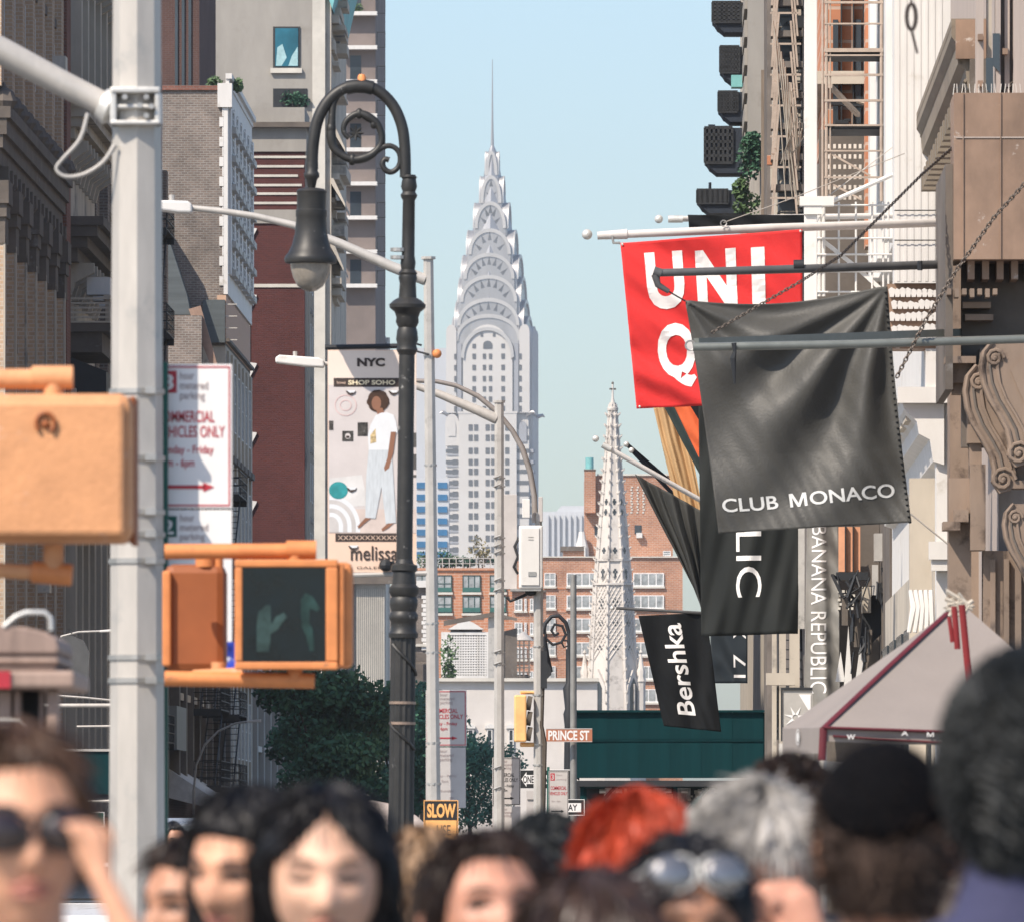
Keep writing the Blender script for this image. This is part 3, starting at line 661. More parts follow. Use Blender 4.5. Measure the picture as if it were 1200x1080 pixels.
for r in range(5):
    for i in range(9):
        b.share('acanthus_leaf', me, sx(1043+i*6.4+(r % 2)*3, T1), T1+.098, zz(404-r*14, T1)).scale = (1, 1, random.uniform(.7, 1.1))
# heavy cornice running away from us
z0c = zz(455, T1)
sO = sx(1052, T1)
prof = [(SR, z0c-1.05), (SR-.15, z0c-1.0), (SR-.2, z0c-.7), (SR-.35, z0c-.62), (SR-.38, z0c-.45), (sO+.1, z0c-.28), (sO+.06, z0c-.16), (sO, z0c-.13), (sO, z0c), (SR, z0c)]
q = MB().prism(prof, .2, 27); q.v = [(x-SR, y, z) for x, y, z in q.v]; b.mb('cornice', q, M_white_paint)
b.box('cornice_return', M_white_paint, sO, SR+.6, T1+.05, T1+.196, z0c-.2, z0c+.02)
for i in range(10): b.box('soffit_panel', M_stone, sO+.14, SR-.4, T1+1.2+i*2.4, T1+2.6+i*2.4, z0c-.40, z0c-.33)
b.box('plinth', M_white_paint, sx(1085, T1), SR+.5, T1+.1, T1+.896, z0c+.023, zz(408, T1)-.003)
b.box('corner_pier', M_white_paint, sx(1098, T1), SR+.6, T1+.3, T1+.896, 0, z0c-.203)
b.box('capital', M_white_paint, sx(1089, T1), SR+.6, T1+.0, T1+.297, zz(655, T1), zz(634, T1))
b.box('capital', M_white_paint, sx(1092, T1), SR+.6, T1+.05, T1+.297, zz(668, T1), zz(655, T1)-.003)
b.box('lower_shaft', M_stone, sx(1066, 132), sx(1097, 132), 132, 132.4, 0, zz(560, 132))
q = MB()
for i in range(5): q.tube([(sx(1068+i*6, T1)-SR, .4, zz(690, T1)), (sx(1072+i*5, T1)-SR, .35, zz(710, T1)), (sx(1066+i*7, T1)-SR, .3, zz(740, T1))], [.03, .05, .03], 6)
b.mb('carved_garland', q, M_white_paint, smooth=50)
oblique(b, -1, SR, T1+1, 158, 11, 29, 5, 5, M_white_paint, .4, 1.2, M_white_paint, .25)
b.box('shop_level', M_stone, SR-.12, SR-.003, T1+1, 157.9, 0, 5.6)  # added grey sheet, its tone paints shade over the white wall
for i in range(6): b.box('shop_window', M_glass, SR-.2, SR-.123, T1+2+i*4.3, T1+5+i*4.3, .4, 4.8)
for i in range(8): b.box('bracket', M_white_paint, sx(1096, T1)-.1, SR-.003+.2, T1+.02, T1+.295, zz(20+i*17+9, T1), zz(20+i*17, T1))

# orange brick building with the fire escape at its near end
b = Bld('brick_building', 'orange brick building behind the ladder-like fire escape, with an arched dark shop front below', 'building', SR, 159)
b.box('wall', M_orangebrick, SR, SR+12, 160, 177.5, zz(175, 160), 30)
b.box('return_wall', M_orangebrick, sx(968, 168), SR-.003, 168, 177, zz(150, 168), 30)
b.box('base_wall', M_darkstone, SR+.01, SR+12, 160.003, 177.4, 0, zz(175, 160)-.003)
b.box('stone_band', M_stone, sx(958, 168)-.1, SR, 167.7, 177, zz(100, 168), zz(85, 168))
for p in (985, 999, 1011): b.box('downpipe', M_iron, sx(p, 168), sx(p+1.6, 168), 167.8, 167.996, zz(150, 168), 30)
for p0, p1 in ((976, 982), (1002, 1009), (1017, 1029)): 
    b.box('window_bay', M_glass if p0 < 1015 else M_pink, sx(p0, 168), sx(p1, 168), 167.85, 167.997, zz(146, 168), zz(24, 168))
q = MB()
for k in range(26):
    x = random.uniform(sx(965, 167), sx(1045, 167))-SR; z = random.uniform(zz(230, 167), zz(120, 167)); w_ = random.uniform(.1, .5)
    q.box(x, x+w_, 8.2, 8.5, z, z+random.uniform(.03, .14))
b.mb('shop_front_ironwork', q, M_iron)
q = MB()
for r in range(6):
    for i in range(8): q.box(sx(970+i*6, 166)-SR, sx(973+i*6, 166)-SR, 6.6, 6.8, zz(176+r*12, 166), zz(171+r*12, 166))
b.mb('pierced_screen', q, M_cream)
b.box('dark_front', M_darkstone, sx(960, 167), SR, 167, 167.6, 0, zz(152, 167))
q = MB().prism([(sx(1025, 166)-SR, zz(128, 166)), (sx(1045, 166)-SR, zz(122, 166)), (sx(1045, 166)-SR, zz(114, 166)), (sx(1003, 166)-SR, zz(122, 166))], 6.4, 6.8); b.mb('hood_moulding', q, M_stone)
for rr in (.16, .26): b.mb('round_relief', MB().tube([(sx(1031, 166)-SR+rr*math.cos(a*PI/8), 6.8, zz(188, 166)+rr*math.sin(a*PI/8)) for a in range(16)], .03, 5, closed=True), M_stone)
oblique(b, -1, SR, 160.5, 177, 12, 29, 4, 5, M_orangebrick, .3, 1.1, M_stone, .2)
# the near fire escape, seen from its end: a thing fixed to the front
M_fe = mat('buff_painted_iron', (0.40, 0.32, 0.26), .7, var=.2, scale=4, dirt=((.2, .12, .08), .2, 4))
T2 = 150.0
fe = thing('fire_escape', 'buff painted iron fire escape seen end on in front of the orange brick wall', 'fire escape', ST(SR, T2), STREET)
for p, rr in ((964, .018), (968.5, .025), (973, .012), (1033, .028)):
    part('post', MB().tube([(sx(p, T2)-SR, 0, zz(236, T2)), (sx(p, T2)-SR, 0, 17)], rr, 8), M_fe, fe, smooth=40)
for y, th in ((-25, .03), (3, .03), (28, .02), (59, .05), (65, .02), (88, .03), (118, .03), (147, .022), (177, .02), (208, .022)):
    part('crossbar', MB().box(sx(966, T2)-SR, sx(1035, T2)-SR, -.03, .03, zz(y, T2)-th*.6, zz(y, T2)+th*.6), M_fe, fe)
for y in (59, -25, 147):
    part('platform', MB().box(sx(968, T2)-SR, .0, .06, 1.5, zz(y, T2)-.06, zz(y, T2)-.0), M_iron, fe)
part('brace', MB().bar((sx(970, T2)-SR, .02, zz(178, T2)), (sx(1020, T2)-SR, .02, zz(206, T2)), .03).bar((sx(972, T2)-SR, .05, zz(214, T2)), (sx(1010, T2)-SR, .05, zz(234, T2)), .03), M_fe, fe)
part('stair', MB().bar((sx(975, T2)-SR, 1.5, zz(92, T2)), (sx(1012, T2)-SR, 4, zz(112, T2)), .07).bar((sx(960, T2)-SR, 2.5, zz(0, T2)), (sx(949, T2)-SR, 2.6, zz(150, T2)), .03), M_fe, fe)
q = MB()
for i in range(16):
    q.tube([(sx(905+i*2.4, 175)-SR, 24, zz(30+i*9, 175)), (sx(925+random.uniform(-12, 12), 175)-SR, 25, zz(240-i*4, 175))], .012, 4)
part('cables', q, M_stone, fe)
# white mast and white railing cage
T3 = 138.0
mast = thing('white_mast', 'tall square white mast rising behind the red banner', 'mast', ST(sx(950, T3), T3), STREET)
part('shaft', MB().box(-.095, .095, -.09, .09, zz(600, T3), 15), M_white_paint, mast, bevel=.012)
for z_ in (600, 470): part('bracket', MB().box(-.06, SR-sx(950, T3)+.1, .095, .16, zz(z_, T3), zz(z_-8, T3)), M_white_paint, mast)
part('collar', MB().box(-.16, .34, -.16, .12, zz(242, T3), zz(231, T3)).box(-.1, .16, -.14, .11, zz(252, T3), zz(242, T3)-.003), M_white_paint, mast)
cg = thing('balcony_cage', 'white railed balcony cage between the white mast and the white building', 'balcony', ST(sx(1000, T3), T3+.5), STREET)
cgx = lambda p: sx(p, T3+.5)-sx(1000, T3+.5)
for y in (238, 262, 277, 296, 316, 340): part('rail', MB().tube([(cgx(945), 0, zz(y, T3)), (cgx(1046), 0, zz(y, T3))], .016, 6), M_white_paint, cg, smooth=40)
for i, p in enumerate((948, 961, 966, 984, 1004, 1023, 1036, 1042)): part('baluster', MB().tube([(cgx(p), .03, zz(345, T3)), (cgx(p), .03, zz(234, T3))], .016 if i not in (1, 2) else .028, 6), M_white_paint, cg, smooth=40)
part('brace', MB().bar((cgx(966), .06, zz(280, T3)), (cgx(1006), .06, zz(312, T3)), .06).bar((cgx(1006), .06, zz(312, T3)), (cgx(1072), .06, zz(372, T3)), .06), M_white_paint, cg)
part('floor', MB().box(cgx(945), cgx(1060), .1, 2.0, zz(352, T3)-.1, zz(352, T3)), M_white_paint, cg)
part('support_rod', MB().tube([(cgx(956), -.2, zz(243, T3)), (cgx(1084), -.2, zz(187, T3))], .032, 8), M_white_paint, cg, smooth=40)
part('guy_wire', MB().tube([(cgx(945), -.1, zz(248, T3)), (cgx(1076), -.1, zz(148, T3))], .007, 4), M_galv, cg)
part('guy_wire', MB().tube([(cgx(1046), -.1, zz(63, T3)), (cgx(1098), -.1, zz(64, T3))], .007, 4), M_galv, cg)

# beyond Prince Street on the right
b = Bld('stone_building', 'pale grey stone building edged with dark blue fire escapes against the sky', 'building', SR, 330)
b.box('wall', M_stone, SR, SR+14, 330, 420, 0, 42)
b.box('end_wall', M_stucco, sx(876, 330), SR-.003, 330, 345, zz(165, 330), 42)
for i in range(7): b.box('stone_edge', M_stucco, sx(872, 331), sx(876, 330)-.003, 330.2, 338, zz(155-i*33, 330)-.6, zz(155-i*33, 330))
random.seed(11)
q = MB()
for i in range(30): q.box(sx(880, 329.5)-SR-random.uniform(.0, .4)-.4, sx(872, 330)-SR+.3, -.4, -.05, zz(160-i*7, 330), zz(160-i*7, 330)+.1)
M_fd = mat('blue_black_iron', (0.014, 0.021, 0.034), .7, var=.3)
for (p0, p1, y0, y1) in ((835, 868, 3, 38), (844, 866, 55, 97), (842, 864, 108, 143), (826, 858, 150, 203), (817, 853, 223, 250)):
    t = 388
    f = b.mb('fire_escape', MB().prism([(sx(p0, t)-SR, zz(y0, t)), (sx(879, t)-SR, zz(y0, t)), (sx(879, t)-SR, zz(y1, t)), (sx(p0+14, t)-SR, zz(y1, t)), (sx(p0+8, t)-SR, zz(y1-5, t)), (sx(p0+6, t)-SR, zz(y1-6, t)), (sx(p0+3, t)-SR, zz(y1-11, t)), (sx(p0, t)-SR, zz(y1-14, t))], t-330, t-327.6), M_fd)
    q = MB()
    for i in range(6): q.box(sx(p0-.6, t)-SR, sx(p1+.5, t)-SR, t-330.12, t-330.0, zz(y0+i*(y1-y0-12)/5, t)-.06, zz(y0+i*(y1-y0-12)/5, t)+.06)
    for i in range(7): q.box(sx(p0+i*(p1-p0)/6, t)-SR-.05, sx(p0+i*(p1-p0)/6, t)-SR+.05, t-330.12, t-330.0, zz(y1-12, t), zz(y0, t))
    part('railing', q, M_iron, f)
b.mb('rail_finial', MB().box(sx(830, 388)-SR, sx(838, 388)-SR, 58, 58.3, zz(150, 388), zz(146, 388)).tube([(sx(838, 388)-SR, 58, zz(149, 388)), (sx(858, 388)-SR, 58, zz(149, 388))], .05, 4).tube([(sx(832, 388)-SR, 58, zz(222, 388)), (sx(832, 388)-SR, 58, zz(214, 388))], .06, 4), M_fd)
b.mb('copper_hood', MB().box(sx(857, 360)-SR, sx(870, 360)-SR, 30, 31, zz(102, 360), zz(88, 360)), M_copper)
random.seed(21)
shrub('climbing_plant', 'upper dark green shrub spilling beside the stacked fire escapes', Vector((xx(878, 322), 322, zz(205, 322))), [((0, 0, .5), (.45, .4, .75)), ((.1, 0, 1.1), (.35, .3, .4))], 700, .08, M_leaf, 'plant')
shrub('climbing_plant', 'lower pale flowering shrub above the furled black banner', Vector((xx(875, 322), 322, zz(252, 322))), [((0, 0, .4), (.5, .4, .55)), ((-.2, 0, .9), (.3, .3, .4))], 500, .08, M_leaf2, 'plant')
b = Bld('dark_building', 'dark weathered facade crowded with ironwork between the stone building and the white mast', 'building', SR, 232)
b.box('wall', mat('brown_grey_stone', (.16, .14, .125), .9, var=.35, scale=.8, bump=.4, bscale=4), SR, SR+12, 232, 320, 0, 32)
b.box('timber_mast', mat('weathered_timber', (.20, .16, .125), .9, var=.3, scale=3, stretch=(3, 3, .3)), sx(892, 300), sx(900, 300), 300, 300.3, zz(258, 300), zz(82, 300))
b.box('return_wall', MATS['brown_grey_stone'], sx(899, 292), SR-.003, 292, 300, 0, 40)
b.box('bay_wall', M_stone, sx(908, 252), SR+.003, 251, 258, 15, 34)
random.seed(13)
me = MB().box(0, .35, 0, .5, 0, .5).mesh('stone_block', M_stone)
for i in range(46): b.share('stone_block', me, sx(random.uniform(903, 938), 250), 250+random.uniform(-.1, .3), random.uniform(zz(250, 250), zz(-10, 250)))
fire_escape(b, -1, SR, 246, 250, 9, 3.1, 4.6, .7, M_iron, bars=6)
for i in range(9):
    z = zz(262-i*36, 245)
    b.box('balcony_slab', MATS['brown_grey_stone'], sx(903, 245), sx(940, 245), 244.2, 245, z, z+.16)
    b.mb('arched_recess', MB().prism([(sx(912, 245)-SR, z+.3), (sx(932, 245)-SR, z+.3), (sx(932, 245)-SR, z+.95), (sx(922, 245)-SR, z+1.25), (sx(912, 245)-SR, z+.95)], 12.6, 12.9), M_glass)
    b.mb('iron_rail', MB().bar((sx(902, 245)-SR, 12.1, z+.6), (sx(938, 245)-SR, 12.1, z+.6), .05).bar((sx(904, 245)-SR, 12.1, z), (sx(912, 245)-SR, 12.1, z+2.2), .06).bar((sx(934, 245)-SR, 12.1, z), (sx(926, 245)-SR, 12.1, z+2.0), .05), M_fe)
b.box('brick_patch', M_orangebrick, sx(899, 245), sx(925, 245), 245, 245.4, zz(193, 245), zz(182, 245))
b = Bld('stone_building', 'row of dark shop fronts with columns under the banners on the right', 'building', SR, 196)
b.box('wall', M_darkstone, SR-.0, SR+12, 196, 231, 0, 15)
for p, w_ in ((913, 8), (925, 12), (905, 5)):
    b.box('column', M_stone, sx(p, 200), sx(p+w_, 200), 200, 200.6, 0, zz(700, 200))
b.box('balcony_slab', M_stone, sx(898, 199), sx(932, 199), 199, 199.6, zz(802, 199), zz(788, 199))
TQ = 166.6
b = Bld('shop_building', 'cluttered dark shop front with orange window and grey piers above the market tent', 'shop', SR, TQ)
b.box('wall', M_darkstone, sx(975, TQ), SR, TQ+.1, TQ+.3, 0, zz(615, TQ))
b.box('orange_window', mat('orange_panel', (.62, .30, .17), .6), sx(981, TQ), sx(1006, TQ), TQ-1.4, TQ-1.1, zz(672, TQ), zz(620, TQ))
for p in (988, 997): b.box('mullion', M_iron, sx(p, TQ), sx(p+1.2, TQ), TQ-1.5, TQ-1.403, zz(676, TQ), zz(618, TQ))
b.box('sill', M_iron, sx(978, TQ), sx(1015, TQ), TQ-1.6, TQ-1.2, zz(682, TQ), zz(673, TQ))
b.box('grey_pier', M_galv2, sx(1022, TQ), sx(1044, TQ), TQ-1.6, TQ-1.1, zz(660, TQ), zz(628, TQ))
b.box('grey_pier', M_stone, sx(1044, TQ), sx(1062, TQ), TQ-1.7, TQ-1.1, zz(740, TQ), zz(640, TQ))
b.box('grey_pier', M_stone, sx(1008, TQ), sx(1018, TQ), TQ-1.7, TQ-1.1, zz(720, TQ), zz(690, TQ))
q = MB()
for r in range(5):
    for i in range(4): q.box(sx(981+i*5+(r % 2)*2, TQ)-SR, sx(984+i*5+(r % 2)*2, TQ)-SR, -.7, -.5, zz(695+r*5, TQ), zz(692+r*5, TQ))
b.mb('glass_globes', q, M_cream)
for i, (p, y0, y1) in enumerate(((992, 735, 815), (1006, 755, 800), (983, 765, 800))):
    b.mb('banner_point', MB().prism([(sx(p, TQ)-SR, zz(y0, TQ)), (sx(p+5, TQ)-SR, zz(y1, TQ)), (sx(p-6, TQ)-SR, zz(y1, TQ))], -1.6, -1.55), M_white_paint)
b.mb('dark_awning', MB().prism([(sx(1012, TQ)-SR, zz(690, TQ)), (sx(1046, TQ)-SR, zz(680, TQ)), (sx(1030, TQ)-SR, zz(745, TQ)), (sx(1004, TQ)-SR, zz(770, TQ))], -1.4, -1.2), M_iron)
random.seed(31)
q = MB()
for i in range(26):
    a = sx(random.uniform(982, 1046), TQ)-SR; z = zz(random.uniform(690, 800), TQ); d = random.uniform(-.25, .25)
    q.tube([(a, -2.1, z), (a+d, -2.0, z+random.uniform(.1, .5)), (a+d*.3, -1.9, z+.3)], random.uniform(.012, .035), 4)
b.mb('lamp_fittings', q, M_iron, kind='stuff')
for p, y0, y1 in ((984, 700, 735), (998, 705, 760), (1019, 665, 700), (1030, 700, 790), (1012, 740, 800)):
    b.box('shop_pillar', M_galv2 if p % 2 else M_darkstone, sx(p, TQ), sx(p+7, TQ), TQ-1.9, TQ-1.75, zz(y1, TQ), zz(y0, TQ))

# green sidewalk shed beyond the crossing
T = 214.0
sh = thing('sidewalk_shed', 'long dark green construction shed spanning the right pavement beyond the crossing', 'shed', ST(sx(783, T), T), STREET)
lx = lambda p: sx(p, T)-sx(783, T)
pw = 36.5
me = MB().box(0, m_(pw, T)-.004, 0, .05, 0, zz(868, T)-zz(912, T)).mesh('panel', M_shed)
me2 = MB().box(0, m_(pw, T)-.004, 0, .05, 0, zz(834, T)-zz(867, T)).mesh('panel', M_shed)
for i in range(6):
    obj('panel', me, sh, (lx(676+i*pw), random.uniform(0, .015), zz(911, T))); obj('panel', me2, sh, (lx(676+i*pw), .06+random.uniform(0, .015), zz(866, T)))
part('coping', MB().box(lx(672), lx(896), -.03, .12, zz(834, T), zz(831.5, T)).box(lx(676), lx(896), -.02, -.002, zz(868.2, T), zz(866.6, T)), M_shed, sh)
part('backing', MB().box(lx(676), lx(896), .115, .125, zz(911, T), zz(834.5, T)), M_shed, sh)
part('roof_deck', MB().box(lx(676), lx(896), .13, 16, zz(914, T)-.1, zz(911.5, T)-.05), M_shed, sh)
part('beam', MB().box(lx(674), lx(896), -.05, .2, zz(921, T), zz(914.5, T)), M_iron, sh)
for k in range(3):
    for p in (680, 735, 790, 845, 890):
        part('post', MB().box(lx(p), lx(p+4), .1+k*5, .2+k*5, 0, zz(921, T)-.003), M_shed, sh)
part('brace', MB().bar((lx(682), .15, zz(965, T)), (lx(720), .15, zz(922, T)), .08).bar((lx(738), .15, zz(922, T)), (lx(760), .15, zz(965, T)), .08).bar((lx(792), .15, zz(965, T)), (lx(830), .15, zz(922, T)), .08), M_shed, sh)
part('wing_panel', MB().prism([(lx(676), zz(912, T)), (lx(676), zz(834, T)), (lx(664), zz(812, T)), (lx(664), zz(822, T)), (lx(672), zz(905, T))], .1, 8), M_shed, sh)
q = MB()
for i in range(9):
    p = 700+i*20; q.tube([(lx(p), 9, zz(924, T)), (lx(p+8), 9, zz(924, T))], .05, 5)
part('strip_light', q, M_white_paint, sh)
M_post = mat('poster_print', (.5, .5, .5), .6, var=.9, scale=3)
q = MB()
for i in range(5): q.box(lx(706+i*30), lx(722+i*30), 12, 12.05, 0.8, 2.9)
part('poster', q, M_post, sh)
part('shade_panel', MB().box(lx(640), lx(905), 15, 15.1, 0, 3.0), M_iron, sh)  # added black sheet standing in for the deep shade under the shed
random.seed(61)
q = MB()
for i in range(46):
    a = lx(random.uniform(690, 890)); z = random.choice((random.uniform(2.55, 2.75), random.uniform(.9, 2.2))); q.box(a, a+random.uniform(.03, .4), 11, 11.05, z, z+random.uniform(.04, .16))
part('notices', q, M_cream, sh, kind='stuff')

# ---- middle distance, up the avenue -----------------------------------------
def flat_building(name, label, px0, px1, pytop, Y, m, depth=20, cat='building', rz=0.0, base=0.0):
    c = xx((px0+px1)/2, Y); r = thing(name, label, cat, (c, Y, 0), rz)
    w_ = m_(px1-px0, Y)/2
    part('wall', MB().box(-w_, w_, 0, depth, base, zz(pytop, Y)), m, r)
    return r, (lambda p: xx(p, Y)-c), (lambda p: zz(p, Y))
def grid_windows(r, X, Z, cols, rows, h, fm, gm, lites=None, sillm=None, yoff=0.0):
    """cols: (px0, px1, lites); rows: py of the top"""
    cache = {}
    for (p0, p1, n) in cols:
        for y in rows:
            k = (round(p1-p0, 1), n)
            if k not in cache:
                w_ = X(p1)-X(p0); hh = Z(0)-Z(h)
                cache[k] = win_meshes(w_, hh, '', fm, gm, n, n < 3, depth=.18, fw=max(.09, w_*.035))
            o = obj('window', cache[k][0], r, ((X(p0)+X(p1))/2, yoff-.025, Z(y+h)))
            obj('pane', cache[k][1], o)
            if sillm:
                if ('s', k) not in cache: cache[('s', k)] = MB().box(-(X(p1)-X(p0))/2-.1, (X(p1)-X(p0))/2+.1, -.3, .0, -.25, -.003).mesh('sill', sillm)
                obj('sill', cache[('s', k)], o)
M_wframe = mat('white_window_frame', (.75, .74, .72), .6)
M_gl3 = mat('reflecting_glass', (.34, .36, .36), .2, var=.9, scale=.45)
# red brick apartment house with its tower
r, X, Z = flat_building('apartment_house', 'red brick apartment house with white framed windows and a windowless brick tower', 598, 800, 653, 1150, M_aptbrick, 26)
grid_windows(r, X, Z, [(638, 651, 2), (664, 700, 4), (742, 778, 4), (618, 626, 1)], [671, 697, 724, 752, 780, 807], 15.5, M_wframe, M_gl3, sillm=M_cream)
part('parapet', MB().box(X(597), X(801), -.3, 26, Z(653)+.003, Z(651.5)), M_cream, r)
for y in (687, 714, 741, 769): part('brick_band', MB().box(X(651.5), X(663.5), -.08, -.003, Z(y+3), Z(y)), M_orangebrick, r)
part('tower', MB().box(X(686), X(789), 3, 22, Z(653)+.01, Z(556)), M_aptbrick, r)
part('tower_parapet', MB().box(X(700), X(789.5), 2.8, 22, Z(556)+.003, Z(554)), M_cream, r)
q = part('chimney', MB().box(X(685), X(698), 1.5, 4, Z(600), Z(549)), M_aptbrick, r)
part('flue', MB().lathe([(.5, Z(549)), (.5, Z(535))], X(691), 2.5, 10), M_copper, q, smooth=40)
part('chimney_cap', MB().box(X(684.5), X(698.5), 1.4, 4.1, Z(550.5), Z(549.2)), M_darkstone, q)
for p0, p1, y0, y1 in ((697, 701, 615, 627), (744, 752, 614, 624)): part('vent_window', MB().box(X(p0), X(p1), 2.9, 3.02, Z(y1), Z(y0)), M_glass, r)
part('air_conditioner', MB().box(X(746), X(753), 2.3, 2.95, Z(629), Z(623)), M_white_paint, r)
for k, x0 in enumerate((739, 746, 753)):
    me = MB().box(0, m_(2.2, 1150), 2.93, 2.999, 0, m_(2.0, 1150)).mesh('brick', M_cream)
    for i in range(10): obj('brick', me, r, (X(x0+(i % 2)*.9), 0, Z(600-i*3.3)))
part('brick_pilaster', MB().box(X(709), X(711.5), 2.8, 2.996, Z(603), Z(572)).box(X(713), X(715), 2.8, 2.996, Z(603), Z(572)), M_redbrick, r)
part('water_tank_shed', MB().box(X(660), X(686), 1, 6, Z(653)+.005, Z(645)), M_aptbrick, r)
part('shed_roof', MB().box(X(657), X(686), .6, 6.3, Z(645)+.003, Z(639.5)), M_darkstone, r)
part('vent_pipe', MB().box(X(684.6), X(686), .5, .9, Z(651), Z(640)), M_white_paint, r)
part('roof_statue', MB().lathe([(.9, Z(651)), (.8, Z(640)), (.5, Z(630)), (.35, Z(622))], X(682), 2, 8), M_white_paint, r)
grid_windows(r, X, Z, [(777, 786, 1)], [645], 6, M_wframe, M_gl3)
# left wing, nearer
r, X, Z = flat_building('apartment_house', 'lower red brick wing with narrow paired windows below the white equipment box', 596, 640, 693, 1120, M_aptbrick, 20)
grid_windows(r, X, Z, [(603, 612, 2), (614.5, 617, 1), (621, 625, 1)], [701, 729, 758, 786, 812], 14, M_wframe, M_gl3, sillm=M_cream)
part('cornice', MB().box(X(594), X(640), -.6, 20, Z(693)+.003, Z(691)), M_darkstone, r)
# orange brick loft
r, X, Z = flat_building('loft_building', 'orange brick building with wide green glazed windows and planted roof', 476, 600, 668, 1000, M_orangebrick, 22)
grid_windows(r, X, Z, [(512, 529.5, 2), (542, 563, 3), (574, 593, 2), (486, 503, 2)], [673.5, 698], 20, mat('dark_green_frame', (.02, .06, .055), .5), M_gl3, sillm=M_cream)
q = MB()
for p0, p1 in ((512, 529.5), (542, 563), (574, 593), (486, 503)):
    for y in (688, 711.5): q.box(X(p0), X(p1), -.28, -.17, Z(y+5), Z(y))
part('green_spandrel', q, mat('green_spandrel_paint', (.04, .13, .11), .5), r)
part('parapet', MB().box(X(475), X(601), -.2, 22, Z(668)+.003, Z(665)), M_orangebrick, r)
for i in range(13): part('balustrade_post', MB().box(X(494+i*8), X(495.0+i*8), .2, .4, Z(665)+.003, Z(653)), M_galv, r)
part('roof_rail', MB().box(X(492), X(598), .22, .38, Z(654), Z(653)).box(X(492), X(598), .22, .38, Z(660), Z(659.3)), M_galv, r)
random.seed(41)
for k, (p, y, rx, rz_, m, n, lab) in enumerate(((497, 655, .9, 1.0, M_leaf2, 260, 'green bush on the planted roof at the left end, beside the banner'), (517, 654, 1.2, 1.2, M_leaf, 320, 'rounded bush on the planted roof right of the plain lamp pole'),
        (561, 644, 1.3, 1.7, M_leaf3, 260, 'tall dry reddish shrub in the middle of the planted roof'), (583, 657, 1.1, .7, M_leaf, 260, 'low dark bush on the planted roof right of the dry shrub'), (544, 657, 1.1, .6, M_leaf, 240, 'low dark bush on the planted roof left of the dry shrub'), (530, 656, .8, .6, M_leaf2, 160, 'small pale bush on the planted roof between two larger ones'))):
    h = m_(665-y, 1000)
    shrub('rooftop_shrub', lab, Vector((xx(p, 1001), 1001, zz(665, 1001))), [((0, 0, h), (rx, .8, rz_)), ((rx*.5, 0, h*.6), (rx*.6, .6, rz_*.6))], n, .16, m, 'bush', None)
# white low building with narrow arched windows
r, X, Z = flat_building('white_building', 'low off-white building with narrow dark windows behind the parking signs', 470, 700, 798, 800, mat('offwhite_plaster', (.58, .54, .50), .9, var=.1, scale=.3), 16)
grid_windows(r, X, Z, [(548, 555, 1), (570.5, 577, 1), (596, 602, 1), (661, 667, 1)], [854], 27, M_white_paint, M_glass)
part('cornice', MB().box(X(468), X(702), -.5, 16, Z(798)+.003, Z(794)), M_cream, r)
for p in (545, 568, 593): part('window_hood', MB().prism([(X(p), Z(853)), (X(p+12), Z(853)), (X(p+12), Z(850)), (X(p+6), Z(847)), (X(p), Z(850))], -.3, -.002), M_white_paint, r)
r, X, Z = flat_building('stair_bulkhead', 'grey rooftop pier with a dark leaning shed beside it, right of the lattice screen', 572, 586, 722, 820, M_galv2, 6)
part('lean_roof', MB().prism([(X(586)+.01, Z(740)), (X(606), Z(735)), (X(606), Z(800)), (X(586)+.01, Z(800))], .5, 4), M_darkstone, r)
part('sloping_beam', MB().prism([(X(520), Z(727)), (X(578), Z(717)), (X(606), Z(724)), (X(606), Z(727)), (X(578), Z(722)), (X(520), Z(733))], -.6, -.1), M_darkstone, r)
r, X, Z = flat_building('water_tower', 'open dark wooden rooftop structure with a small cone roof, left of the traffic signal', 604, 620, 790, 830, mat('grey_timber', (.16, .14, .125), .9, var=.4, scale=1), 2)
part('cone_roof', MB().lathe([(1.0, Z(750)), (.7, Z(746)), (.05, Z(739))], X(613), 1.2, 12), M_galv, r, smooth=50)
q = MB()
for i in range(10): q.box(X(602+2*(i % 2)), X(622), -.5, -.3, Z(750+i*5.3)-.05, Z(750+i*5.3)+.05)
for p in (604, 609, 614, 620): q.box(X(p)-.07, X(p)+.07, -.48, -.28, Z(800), Z(750))
part('tank_staves', q, MATS['grey_timber'], r)
# lattice screen
Y = 850.0
r = thing('lattice_screen', 'white square rooftop screen pierced by a grid of dark holes under a small gable', 'screen', (xx(545, Y), Y, 0))
X = lambda p: xx(p, Y)-xx(545, Y); Z = lambda p: zz(p, Y)
part('frame', MB().box(X(517), X(524), -.2, .3, Z(800), Z(740)).box(X(570), X(573.5), -.2, .3, Z(800), Z(740)).box(X(524)+.003, X(570)-.003, -.2, .3, Z(743.5), Z(740)).box(X(524)+.003, X(570)-.003, -.2, .3, Z(799), Z(791)).box(X(517), X(573), .3, 4, 0, Z(801)), M_white_paint, r)
n = 15
vm = MB().box(0, X(546.6)-X(545), -.12, .1, Z(791), Z(743.5)).mesh('lattice_bar', M_white_paint)
hm = MB().box(X(524), X(570), -.15, .05, 0, Z(740)-Z(741.7)).mesh('lattice_bar', M_white_paint)
for i in range(n): obj('lattice_bar', vm, r, (X(525.5+i*3.02), 0, 0))
for i in range(n): obj('lattice_bar', hm, r, (0, 0, Z(747+i*3.05)))
part('backing', MB().box(X(524), X(570), .9, 1.2, Z(799), Z(742)), M_darkstone, r)
part('gable', MB().prism([(X(525), Z(737)), (X(567), Z(737)), (X(556), Z(730)), (X(547), Z(725.5)), (X(540), Z(728))], -.4, 3), M_white_paint, r)
part('gable_wall', MB().box(X(528), X(565), .5, 2.5, Z(740)+.003, Z(737)-.003), M_darkstone, r)
random.seed(51)
